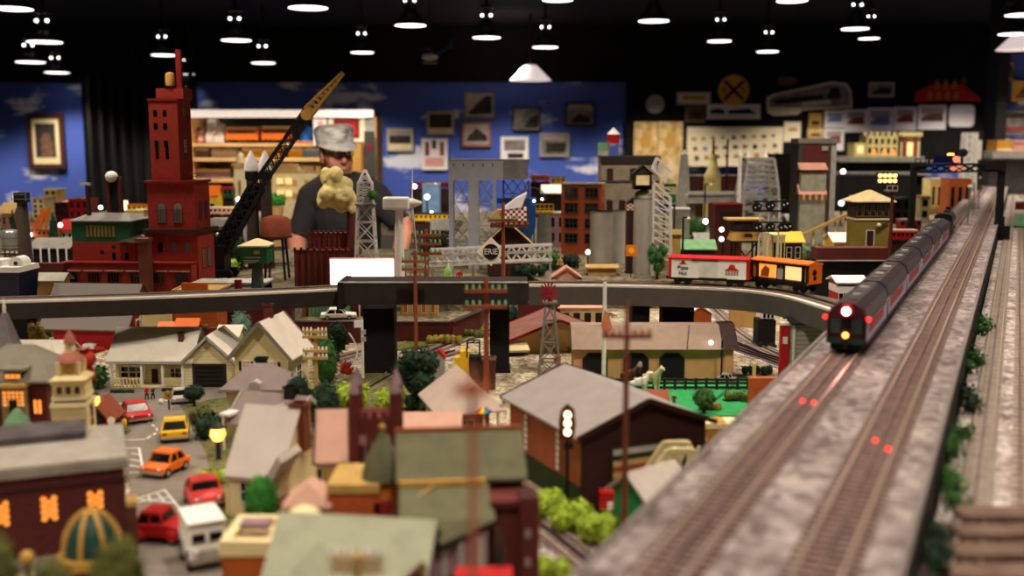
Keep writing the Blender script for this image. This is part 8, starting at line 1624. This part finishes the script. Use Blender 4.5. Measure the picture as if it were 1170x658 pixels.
 def clothing(name, mat, test, off, label=None):
  vi = {}; vs = []; fs = []
  for p in me.polygons:
   if test(p.center):
    f = []
    for i in p.vertices:
     if i not in vi: vi[i] = len(vs); q = me.vertices[i]; vs.append(tuple(q.co+q.normal*off))
     f.append(vi[i])
    fs.append(f)
  m2 = bpy.data.meshes.new(name); m2.from_pydata(vs, [], fs); m2.materials.append(MATS[mat]); m2.polygons.foreach_set('use_smooth', [True]*len(fs))
  c = bpy.data.objects.new(name, m2); COL.objects.link(c); c.parent = pr; sm = c.modifiers.new('thick', 'SOLIDIFY'); sm.thickness = .004; sm.offset = -1; return c
 def on_arm(c, a, b_, q):   # part of the upper arm covered by the sleeve
  a, b_ = Vector(v[a]), Vector(v[b_]); d = b_-a; t = (Vector(c)-a).dot(d)/d.length_squared; return t < q and (Vector(c)-(a+d*t)).length < .14
 def torso(c):
  if not (.88 < c.z < 1.475): return False
  if c.z > 1.40 and Vector((c.x-.012, c.y+.03)).length < .072: return False
  if on_arm(c, 14, 15, .82) and c.x > .2 or on_arm(c, 18, 19, .82) and c.x < -.13: return True
  return -.17 < c.x < .27 and c.y > -.19 and not (c.x > .24 and c.z < 1.2) and not (c.x < -.14 and c.z < 1.13) and not (c.z < 1.12 and c.y < -.14)
 clothing('t_shirt', 'tshirt', torso, .009); clothing('trousers', 'jeans', lambda c: .06 < c.z < .92 and c.y > -.14 and -.2 < c.x < .27, .007); clothing('shoes', 'black', lambda c: c.z < .085, .006)
 def part(name, mb, mats, smooth=True):
  mb.v = [(H @ Vector(p))[:] for p in mb.v]; return mb.build(name, mats, pr, smooth)
 mb = MB()
 for s in (-1, 1): mb.ball((s*.033,-.0845,.010), .0115, 12, 0); mb.ball((s*.033+.002,-.0935,.009), .0055, 10, 1)
 part('eyes', mb, ['white', 'darkbrown'])
 mb = MB(); mb.ball((0,-.0985,-.0615), .015, 12, 0, 1.25, .35, .28); part('lips', mb, M('lip', (176,96,84), .5))
 mb = MB()
 for s in (-1, 1): mb.bar((s*.018,-.094,.030), (s*.05,-.086,.030), .005, .006)
 part('eyebrows', mb, 'hair')
 mb = MB(); mb.lathe([(.102,-.03),(.104,.0),(.102,.04),(.09,.07)], 24, 0, .016, 0, 0, .80, 1.0)
 mb.f = [f for f in mb.f if all(mb.v[i][1] > -.035 for i in f)]; mb.m = [0]*len(mb.f)
 part('hair', mb, 'hair')
 mb = MB()
 for s in (-1, 1):
  n = 16; cx = s*.034
  for i in range(n):
   a, b_ = 2*PI*i/n, 2*PI*(i+1)/n; mb.bar((cx+.024*math.cos(a),-.104,.006+.017*math.sin(a)), (cx+.024*math.cos(b_),-.104,.006+.017*math.sin(b_)), .0034)
  mb.bar((s*.058,-.104,.010), (s*.082,-.02,.012), .0032); mb.bar((s*.082,-.02,.012), (s*.083,.01,.004), .0032)
 mb.bar((-.011,-.105,.010), (.011,-.105,.010), .0034); part('glasses', mb, 'black', False)
 mb = MB(); mb.lathe([(.116,.036),(.117,.058),(.121,.080),(.124,.098),(.116,.116),(.09,.124),(.02,.122)], 28, 0, .004, 0, 0, .86, 1.0); o = part('cap', mb, 'cap')
 mb = MB(); n = 16; top = [];
 for i in range(n+1):
  a = PI+PI*i/n; top.append((.098*math.cos(a), .004+.114*math.sin(a), .048));
 out = [(.103*math.cos(PI+PI*i/n), .0+.114*math.sin(PI+PI*i/n)-.062*math.sin(PI*i/n), .046-.022*math.sin(PI*i/n)) for i in range(n+1)]
 vv = top+out+[(x,y,z-.004) for x,y,z in top+out]; m_ = n+1; fs = []
 for i in range(n): fs += [(i,i+1,m_+i+1,m_+i), (2*m_+i,3*m_+i,3*m_+i+1,2*m_+i+1), (m_+i,m_+i+1,3*m_+i+1,3*m_+i), (i,2*m_+i,2*m_+i+1,i+1)]
 mb.add(vv, fs); part('cap_brim', mb, 'capbrim')
person()
# unseen spot added in front of the man to brighten his face
l = bpy.data.lights.new('face_fill_spot', 'SPOT'); l.energy = 150; l.spot_size = RAD(42); l.spot_blend = .6; l.shadow_soft_size = .1; l.color = (1, .88, .76)
o = bpy.data.objects.new('face_fill_spot', l); COL.objects.link(o); o.location = (-.55, 3.5, 1.6); o.rotation_euler = (RAD(63), 0, RAD(10))
# ---------- clutter on the rear board ----------
def house(name, label, px0, px1, pye, y, wall, roof, dp=.12, rh=10, axis='x', zb=ZB, wins=(2,1), glow=False, rz=0):
 k = K(y, .2); r, w, d, h = gabled(name, label, 'house', px0, px1, pye, y, zb, dp, rh*k, axis, wall, roof, RAD(rz), .01)
 if wins: wgrid(r, 'f', wins[0], wins[1], -w/2, w/2, -d/2, d/2, h*.1, h*.95, .5, .55, fr='white' if not glow else 'dark', pane='windowsoft' if glow else 'glassdark', nx=1, nz=2)
 return r
def bld(name, label, px0, px1, pyt, y, wall, roof='lightgrey', dp=.15, wins=(2,3), glow=False, zb=ZB, cat='building'):
 r, w, d, h = block(name, label, cat, px0, px1, pyt, y, zb, dp, wall, roof)
 if wins: wgrid(r, 'f', wins[0], wins[1], -w/2, w/2, -d/2, d/2, h*.08, h*.95, .5, .6, fr=None, pane='windowsoft' if glow else 'glassdark')
 return r
def globe(label, px, py, y, rp=2.4, mat='lampwhite', zb=ZB):
 k = K(y, .2); z = Z(py, y); r = T('globe_lamp', label, 'lamp', (X(px, y, .2), y, zb), 0, 'globe lamps'); MB().tube((0,0,0), (0,0,z-zb), rp*k*.3).build('post', 'black', r); MB().ball((0,0,z-zb), rp*k, 12).build('globe', MATS[mat], r, True); return r
def train(label, px0, px1, pyt, pyb, y, mat, roof='darkgrey', zb=None, name='toy_coach'):
 k = K(y, .2); x0, x1 = X(px0, y, .2), X(px1, y, .2); zb = ZB if zb is None else zb; z0, z1 = max(Z(pyb, y), zb), Z(pyt, y); r = T(name, label, 'toy train', ((x0+x1)/2, y, zb)); w = (x1-x0)/2; h = z1-z0; o = z0-zb
 MB().box(-w, w, -.03, .03, o+h*.2, o+h*.85).build('body', MATS[mat], r); MB().box(-w, w, -.032, .032, o+h*.85, o+h).build('roof', MATS[roof], r); mb = MB(); n = max(3, int((px1-px0)/5))
 for i in range(n): u = -w+2*w*(i+.5)/n; mb.box(u-w/n*.5, u+w/n*.5, -.0315, -.03, o+h*.5, o+h*.75)
 mb.build('windows', 'glassdark', r)
 for s in (-.75, -.5, .5, .75): MB().tube((s*w,-.03,o+h*.1),(s*w,.03,o+h*.1),h*.12,h*.12,10).build('wheel', 'black', r)
 MB().box(-w, w, -.02, .02, 0, max(o, .004)).build('trestle' if o > .02 else 'track_strip', 'darkbrown', r); return r
# far left
tree('dark green cone tree at the far left behind the silver tank', 17, 288, 14, 50, 'leafdark', z=ZB, y=4.7, kind='cone', trunk=.05); tree('dark green cone tree between the grey-brown smokestack and the factory', 63, 292, 22, 52, 'leafdark', z=ZB, y=4.4, kind='cone', trunk=.05)
bld('beige_tower_block', 'tall beige tower block behind the dark cone tree', 52, 66, 216, 7.0, 'tan', 'cream', wins=(2,5)); bld('beige_tower_block', 'paler low beige block right beside the grey-brown smokestack top', 38, 51, 226, 6.7, 'cream', 'tan', wins=(2,4)); bld('red_block', 'dark red block with flat roof left of the thin factory stack', 64, 78, 230, 6.2, 'brickdark', 'pink', wins=(3,3)); bld('red_block', 'bright red building behind the thin factory stack', 80, 102, 227, 5.9, 'red', 'orangebrown', wins=(3,3)); house('tan_house', 'tan house with pink roof at the far left under the clouds', 2, 16, 243, 6.0, 'pink', 'tan'); house('red_house', 'red roofed house right of the smokestack foot', 70, 84, 262, 5.0, 'cream', 'red')
y = 5.4; k = K(y,.2); r = T('orange_derrick', 'orange toy derrick leaning beside the grey-brown smokestack', 'derrick', (X(44,y,.2), y, ZB)); mb = MB()
for s in (-.03, .03): mb.bar((-8*k,s,Z(266,y)-ZB),(10*k,s,Z(238,y)-ZB),.012); mb.bar((10*k,s,Z(238,y)-ZB),(2*k,s,Z(270,y)-ZB),.010); mb.bar((-8*k,s,Z(266,y)-ZB),(12*k,s,Z(268,y)-ZB),.010)
mb.build('frame', 'orange', r); MB().box(-10*k, 12*k, -.05, .05, 0, Z(266,y)-ZB).build('base', 'darkgrey', r)
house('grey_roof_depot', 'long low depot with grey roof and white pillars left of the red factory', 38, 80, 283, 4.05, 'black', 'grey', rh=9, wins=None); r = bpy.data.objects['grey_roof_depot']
for i in range(5): MB().cbox(-.065+i*.033, -.075, 0, .005, .005, Z(283,4.05)-ZB).build('pillar', 'white', r)
bld('cream_wall_store', 'cream store with pale blue notice behind the green factory roof', 146, 166, 240, 4.9, 'cream', 'paleyellow', wins=None); y = 4.88; k = K(y,.2); MB().box(-7*k,2*k,-.08,-.074,.04,.04+13*k).build('notice_board', 'lightblue', bpy.data.objects['cream_wall_store'])
y = 5.6; k = K(y,.2); r = T('lit_sign_block', 'glowing cream sign blocks on legs behind the twin factory stacks', 'sign', (X(138,y,.2), y, ZB));
for i in range(4): MB().box((-9+i*4.7)*k, (-9+i*4.7+3.9)*k, -.02, 0, Z(240,y)-ZB, Z(229,y)-ZB).build('lit_letter', glowmat('creamglow', (255,240,190), 1.5), r)
MB().box(-9*k, 9*k, -.015, .005, 0, Z(240,y)-ZB).build('support_wall', 'tan', r)
train('yellow toy coach behind the twin factory stacks', 148, 170, 233, 243, 5.5, 'yellow', 'orange'); train('red toy coach at the far left beyond the ship', 2, 34, 288, 297, 4.6, 'darkred', 'lightgrey'); train('orange toy coach in front of the derrick', 40, 66, 262, 272, 4.95, 'orange', 'rust'); train('silver toy coach by the grey roofed depot', 84, 106, 283, 292, 4.0, 'lightgrey', 'silver') if False else None
for px, py, y, rp, lb in ((116,237,5.0,2.4,'between the twin brown stacks'),(128,236,5.1,2.2,'right of the twin brown stacks'),(69,257,4.9,2.5,'right of the dark cone tree'),(34,268,4.9,2.4,'beside the grey-brown smokestack'),(102,240,5.4,1.6,'above the green factory roof'),(237,249,4.6,2.6,'at the right edge of the red tower'),(273,228,5.6,2.4,'below the cream lighthouse'),(474,213,6.4,2.6,'left of the light blue box'),(498,212,6.3,2.4,'right of the light blue box'),(488,225,6.0,3,'in front of the light blue box'),(493,243,5.6,2.2,'on the yellow coach'),(806,253,5.2,3,'before the pale maroon building'),(1008,258,4.4,2.2,'beside the olive signal tower'),(648,256,5.0,2.6,'at the orange brick building foot'),(672,288,4.2,2.8,'left of the wide silo'),(961,232,6.2,3.0,'white ball right of the awning building'),(962,196,7.4,2.6,'under the grey viaduct slab')): globe('white globe lamp ' + lb, px, py, y, rp)
tag(MB().box(X(37,3.35),X(74,3.35),3.35,3.38,ZB,Z(301,3.35)).build('brick_wall', 'brickdark'), 'dark brown brick wall left of the red factory wing', 'wall')
house('pale_green_hut', 'hut with pale green-grey roof in front of the brown brick wall', 42, 72, 320, 3.27, 'tan', 'greygreen' if 'greygreen' in MATS else 'grey', rh=6, dp=.06, wins=None)
# left centre
bld('cream_mansion', 'broad cream mansion with lit windows left of the man', 311, 364, 197, 6.9, 'cream', 'tan', dp=.25, wins=None); r = bpy.data.objects['cream_mansion']; wgrid(r, 'f', 5, 3, -.2, .2, -.125, .125, .1, .36, .4, .5, fr=None, pane='tan')
y = 6.88; k = K(y,.4)
for c, p in ((319,207),(329,207),(319,221),(329,221)): MB().box(X(c,y,.4)-r.location.x-3*k, X(c,y,.4)-r.location.x+3*k, -.145, -.126, Z(p+3,y)-ZB, Z(p-3,y)-ZB).build('lit_window', 'windowsoft', r)
MB().prism([(-.18, Z(197,6.9)-ZB), (.02, Z(197,6.9)-ZB), (-.02, Z(188,6.9)-ZB), (-.14, Z(188,6.9)-ZB)], -.1, .1).build('attic', 'tan', r)
y = 6.6; k = K(y,.4); r = T('cream_lighthouse', 'slim cream lighthouse tower with stepped top behind the crane', 'tower', (X(275,y,.4), y, ZB)); zf = lambda p: Z(p,y)-ZB; MB().frus(0,0,0,zf(190),15*k,15*k,12*k,12*k).build('shaft', 'cream', r); MB().box(-8*k,8*k,-8*k,8*k,zf(190),zf(186)).build('gallery', 'tan', r); MB().lathe([(4.5*k,zf(186)),(4.5*k,zf(178)),(1*k,zf(173))],12).build('lantern', 'cream', r); window(r,'f',0,zf(222),3*k,16*k,-7*k,7*k,-7*k,7*k,fr=None,pane='olive')
train('red and dark green toy engine behind the crane boom', 240, 268, 213, 229, 6.2, 'green', 'red', zb=ZB); train('pale toy coach row behind the crane boom', 241, 276, 236, 246, 5.2, 'pink', 'cream'); house('yellow_hut', 'small yellow hut beside the red and green engine', 238, 249, 223, 6.0, 'yellow', 'orange', wins=(1,1)); tag(MB().box(X(240,5.0),X(283,5.0),4.98,5.1,ZB+.001,Z(250,5.0)).build('grey_platform', 'lightgrey'), 'long pale grey platform behind the crane', 'platform')
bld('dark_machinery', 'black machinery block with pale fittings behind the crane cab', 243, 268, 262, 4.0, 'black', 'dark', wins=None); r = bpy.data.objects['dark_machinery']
for i, (a, p) in enumerate(((250,268),(257,272),(248,281),(261,283),(255,288))): MB().ball((X(a,4.0,.2)-r.location.x, -.085, Z(p,4.0)-ZB), .009, 8).build('fitting', 'silver', r, True)
# centre, behind the turbine and bridge tower
bld('light_blue_kiosk', 'light blue kiosk left of the grey bridge tower', 483, 502, 210, 6.2, 'lightblue', 'lightgrey', wins=None); train('dark red toy coach behind the light blue kiosk', 470, 514, 208, 216, 6.7, 'darkred', 'darkred'); train('yellow toy coach with dark windows behind the turbine blade', 474, 516, 243, 254, 5.5, 'yellow', 'dark'); tree('dark green round tree below the yellow coach', 503, 290, 18, 26, 'leafdark', z=ZB, y=4.6, trunk=.1); tree('dark tree left of the grey bridge tower foot', 486, 300, 16, 24, 'leafdark', z=ZB, y=4.4, trunk=.1); tree('green bushy tree left of the pale obelisk hut', 795, 272, 22, 24, 'leaf', z=ZB, y=5.2, trunk=.1)
house('grey_hut', 'grey hut with pale roof right of the yellow coach', 494, 516, 262, 5.2, 'darkgrey', 'grey', wins=(2,1)); bld('dark_shed', 'dark shed behind the lattice mast and man', 441, 470, 262, 4.6, 'dark', 'darkgrey', wins=None) if False else None
r = T('green_conifer_model', 'tiny bright lime green conifer left of the diamond sign', 'tree', (X(512,3.55), 3.55, ZB)); k = K(3.55); MB().lathe([(7*k,0),(6.5*k,8*k),(5*k,14*k),(5*k,18*k),(2.5*k,22*k),(.5*k,27*k)],10).build('foliage', M('limegreen', (150,196,110), .8), r, True)
figure('red-topped toy figure on the pale post left of the diamond sign', 525, 314, 22, 'red', 'lightgrey', z=ZB, y=3.52)
for a, b_, lb in ((470, 492, 'left'), ): pass
mb = MB(); y = 3.5; k = K(y)
for i in range(6): mb.cbox(X(458+i*5.5,y), y, ZB, .004, .004, 26*k)
for p in (6, 14, 22): mb.bar((X(458,y),y,ZB+p*k),(X(486,y),y,ZB+p*k),.003)
tag(mb.build('rust_fence', 'rust'), 'rusty pipe fence behind the bridge left of the truss gantry', 'fence')
bush('dark green bushes behind the white truss gantry', 605, 316, 46, 16, 'leafdark', y=3.72, z=ZB); bush('green bush right of the truss gantry end', 628, 308, 20, 24, 'leaf', y=3.85, z=ZB); bush('dark green shrub right beside the truss gantry end', 652, 306, 18, 18, 'leafdark', y=3.9, z=ZB)
train('orange flat coach behind the yellow railed gantry', 606, 628, 200, 208, 7.0, 'orange', 'orange'); train('yellow coach behind the yellow railed gantry', 629, 646, 202, 212, 6.8, 'yellow', 'olive'); house('white_roof_hut', 'dark hut with white rounded roof left of the orange brick building', 620, 642, 220, 5.9, 'dark', 'white', rh=8, wins=None); bld('slate_store', 'blue-grey store at the orange brick building corner', 626, 646, 243, 4.9, 'mauve', 'lightgrey', wins=(2,2)); house('tent', 'orange-pink peaked tent on the rear board above the windmill', 633, 662, 316, 3.74, 'pink', 'pink', rh=10, dp=.06, axis='y', wins=None); figure('tan toy figure standing behind the pink tent', 640, 306, 20, 'tan', 'brown', z=ZB, y=3.9)
house('tan_platform', 'tan loading platform in front of the wide silo', 672, 704, 306, 3.86, 'tan', 'tan', rh=2, dp=.06, wins=None); house('brown_lean_to', 'olive-brown lean-to right of the lattice conveyor', 763, 777, 268, 4.1, 'tan', 'olive', rh=4, dp=.08, wins=None); train('red coach low behind the pale grey tower', 650, 690, 186, 194, 8, 'pink', 'red') if False else None
# right centre
y = 6.2; k = K(y,.3); r = T('grey_viaduct', 'long grey concrete viaduct behind the maroon building', 'viaduct', (X(822,y,.3), y, ZB)); MB().box(X(784,y,.3)-r.location.x, X(862,y,.3)-r.location.x, -.05, .08, Z(232,y)-ZB, Z(222,y)-ZB).build('deck', 'lightgrey', r)
for a in (790, 815, 840, 858): MB().box(X(a,y,.3)-r.location.x-.02, X(a,y,.3)-r.location.x+.02, -.03, .05, 0, Z(232,y)-ZB).build('pier', 'grey', r)
MB().box(X(784,y,.3)-r.location.x, X(862,y,.3)-r.location.x, -.055, -.05, Z(222,y)-ZB, Z(218,y)-ZB).build('parapet', 'palesteel', r)
bld('brown_panel_store', 'dark brown store left of the yellow bottle-shaped tower', 786, 806, 200, 6.9, 'brown', 'lightgrey', wins=None); bld('brown_panel_store', 'dark brown store right of the yellow bottle-shaped tower', 824, 846, 200, 6.9, 'brown', 'lightgrey', wins=None); house('pale_green_roof', 'low building with pale green roof behind the boxcar', 778, 816, 284, 4.2, 'dark', 'palegreen', rh=8, dp=.1, wins=None); house('grey_roof_store', 'low store with grey roof between the boxcar and the maroon building', 796, 822, 276, 4.7, 'tan', 'lightgrey', rh=8, wins=None); bush('pale green bushes behind the boxcar', 812, 272, 40, 12, 'leafblue', z=ZB, y=5.0)
for px, pyb, y, lb in ((805, 262, 5.6, 'thin black street lamp before the yellow bottle-shaped tower'), (780, 300, 3.9, 'thin dark street lamp at the boxcar left end')):
 k = K(y,.2); r = T('street_lamp', lb, 'lamp', (X(px,y,.2), y, ZB)); MB().tube((0,0,0),(0,0,Z(pyb-52,y)-ZB),.004).build('post', 'black', r); MB().bar((0,0,Z(pyb-52,y)-ZB),(6*k,0,Z(pyb-51,y)-ZB),.004).build('arm', 'black', r); MB().lathe([(2.5*k,0),(1*k,2*k)],10,6*k,0,Z(pyb-52,y)-ZB-.006).build('shade', 'cream', r)
bld('cream_pillar_house', 'cream pillared facade right of the black signal bridge', 882, 896, 268, 4.0, 'paleyellow', 'cream', wins=(3,1)); house('yellow_gable', 'little building with yellow gable roof before the awning building', 896, 916, 276, 4.2, 'darkmaroon', 'yellow', rh=9); house('yellow_white_diner', 'yellow diner with white roof left of the olive signal tower', 952, 977, 276, 4.1, 'yellow', 'white', rh=8, wins=(3,1)); bush('white frosted shrubs before the yellow gable building', 926, 298, 34, 20, 'leafblue', z=ZB, y=3.75); bush('pale cream shrubs beside the cream pillared facade', 908, 300, 24, 18, 'leafyellow', z=ZB, y=3.7)
y = 5.0; k = K(y,.2); r = T('toy_coaster', 'cream wooden ramp structure between the awning building and the signal tower', 'ramp', (X(948,y,.2), y, ZB)); mb = MB(); a, b_ = X(918,y,.2)-r.location.x, X(978,y,.2)-r.location.x
mb.bar((a,0,Z(268,y)-ZB),(b_,0,Z(240,y)-ZB),.03,.012); mb.build('ramp', 'tan', r)
for i in range(6): u = a+(b_-a)*i/5; zt = Z(268-28*i/5,y)-ZB; MB().bar((u,0,0),(u,0,zt),.008).build('support', 'cream', r)
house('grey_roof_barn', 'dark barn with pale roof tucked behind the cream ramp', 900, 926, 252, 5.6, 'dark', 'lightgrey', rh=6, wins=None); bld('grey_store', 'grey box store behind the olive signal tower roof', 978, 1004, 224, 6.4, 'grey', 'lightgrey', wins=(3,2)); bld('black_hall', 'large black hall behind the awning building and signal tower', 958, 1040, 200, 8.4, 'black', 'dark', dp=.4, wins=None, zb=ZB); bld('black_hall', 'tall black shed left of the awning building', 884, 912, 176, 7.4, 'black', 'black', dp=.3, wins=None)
train('red toy coach parked left of the passenger train', 1016, 1046, 262, 276, 4.35, 'red', 'pink'); train('second red coach parked beyond the red coach left of the passenger train', 1026, 1050, 250, 262, 5.0, 'darkred', 'mauve')
# grey shelf slab with toy castle at the far right
y = 9.0; k = K(y,.4); r = T('viaduct_shelf', 'grey shelf slab at the far right carrying the toy castle', 'shelf', (X(1000,y,.4), y, -1)); MB().box(X(958,y,.4)-r.location.x, X(1062,y,.4)-r.location.x, -.06, .5, Z(185,y)+1, Z(179,y)+1).build('slab', 'greygreen', r); MB().box(X(958,y,.4)-r.location.x, X(1062,y,.4)-r.location.x, -.05, .4, Z(200,y)+1, Z(196,y)+1).build('lower_ledge', 'lightgrey', r); MB().box(X(962,y,.4)-r.location.x, X(1058,y,.4)-r.location.x, .0, .4, 0, Z(185,y)+1).build('cabinet', 'black', r)
zb = Z(179,y)
bld('toy_castle', 'pale yellow toy castle block with lit windows on the grey shelf slab', 990, 1025, 155, 9.05, 'paleyellow', 'cream', dp=.2, wins=(5,2), zb=zb); r = bpy.data.objects['toy_castle']
for c in (1000, 1012, 1022): MB().box(X(c,y,.4)-r.location.x-2*k, X(c,y,.4)-r.location.x+2*k, -.104, -.1, .02, .02+5*k).build('lit_window', 'windowglow', r)
mb = MB()
for i in range(7): mb.cbox(-.15+i*.05, -.09, Z(155,9.05)-zb, .025, .03, .03)
mb.build('battlement', 'paleyellow', r)
bld('toy_castle', 'lower stepped wing of the pale yellow castle, left end', 976, 989, 163, 9.05, 'paleyellow', 'cream', dp=.2, wins=(1,1), zb=zb, glow=True)
y = 9.05; r = T('columned_house', 'cream toy house with dark red columns at the castle right end', 'house', (X(1040,y,.4), y+.1, zb)); k = K(y,.4); zf = lambda p: Z(p,y)-zb; MB().box(-11*k,11*k,-.08,.1,0,zf(154)).build('wall', 'cream', r); MB().box(-11.5*k,11.5*k,-.12,.11,zf(156),zf(151)).build('roof', 'paleyellow', r)
for u in (-7, 5): MB().tube((u*k,-.1,0),(u*k,-.1,zf(156)),2.2*k,2.0*k,12).build('column', 'rust', r, True)
MB().box(-4*k,3*k,-.083,-.08,0.01,zf(163)).build('lit_window', 'windowsoft', r)
# right, under and beyond the signal bridge
bld('yellow_columns', 'pale yellow columned block under the signal bridge', 1062, 1082, 204, 7.3, 'paleyellow', 'cream', wins=(3,1)); bld('rust_block', 'orange-brown block right of the yellow columned block', 1083, 1108, 204, 7.0, 'orangebrown', 'rust', wins=(3,1)); bld('cream_block', 'cream block low behind the red parked coaches', 1050, 1062, 224, 6.6, 'cream', 'tan', wins=(1,2)); bld('dark_green_block', 'dark block beside the left post of the signal bridge', 1020, 1040, 226, 6.4, 'dark', 'darkgrey', wins=(2,2))
for px, t, lb in ((1105, 5.2, 'nearest'), (1112, 5.8, 'middle'), (1120, 6.6, 'farthest')):
 p = DL(848, t, DZ); r = T('deck_lamp', lb+' thin grey lamp standing between the deck tracks beyond the signal bridge', 'lamp', p); MB().tube((0,0,0),(0,0,.17),.0035).build('post', 'grey', r); MB().ball((0,0,.175),.008,8).build('globe', 'white', r, True); MB().cbox(0,0,0,.02,.02,.006).build('base', 'lightgrey', r)
y = 8.2; k = K(y,.5); r = T('lattice_tower', 'black and white lattice tower group at the far right above the signal bridge', 'lattice tower', (X(1111,y,.5), y, .15)); zf = lambda p: Z(p,y)-.15
lattice(r, -4*k, 0, 0, zf(152), 14*k, 12*k, 9, .009, 'white', name='white_frame'); lattice(r, 9*k, .05, 0, zf(150), 8*k, 7*k, 9, .010, 'dark', name='dark_frame'); MB().box(6*k,9*k,-.02,.02,zf(182),zf(160)).build('white_panel', 'white', r)
# yard clutter right of the deck
for px, t, m, lb in ((1185, 6.0, 'palegreen', 'pale green toy wagon far back in the right-hand yard'), (1182, 7.3, 'darkred', 'dark red toy wagon farthest back in the right-hand yard')):
 p = RL(1170 if m == 'palegreen' else 1168, t); r = T('toy_wagon', lb, 'toy train', p, -TH); MB().box(-.03,.03,0,.3,.012,.07).build('body', MATS[m], r); MB().box(-.031,.031,-.002,.302,.07,.08).build('roof', 'lightgrey', r)
 for q in (.05,.25):
  for s in (-1,1): MB().tube((s*.02,q,.009),(s*.026,q,.009),.009,.009,10).build('wheel', 'black', r)
r, w, d, h = gabled('diner_car', 'white roofed red and white diner beside the passenger train nose', 'building', 954, 985, 323, 2.86, 0, .08, .012, 'x', 'red', 'white'); MB().box(-w/2-.001, w/2+.001, -d/2-.001, d/2+.001, h*.86, h*.96).build('white_band', 'white', r); wgrid(r, 'f', 4, 1, -w/2, w/2, -d/2, d/2, h*.76, h*.86, .6, .9, fr='white', pane='glassdark', nx=1, nz=1)
figure('toy figure in dark clothes between the orange car and the diner', 946, 334, 22, 'dark', 'darkgrey', z=.0, y=2.95) if False else None
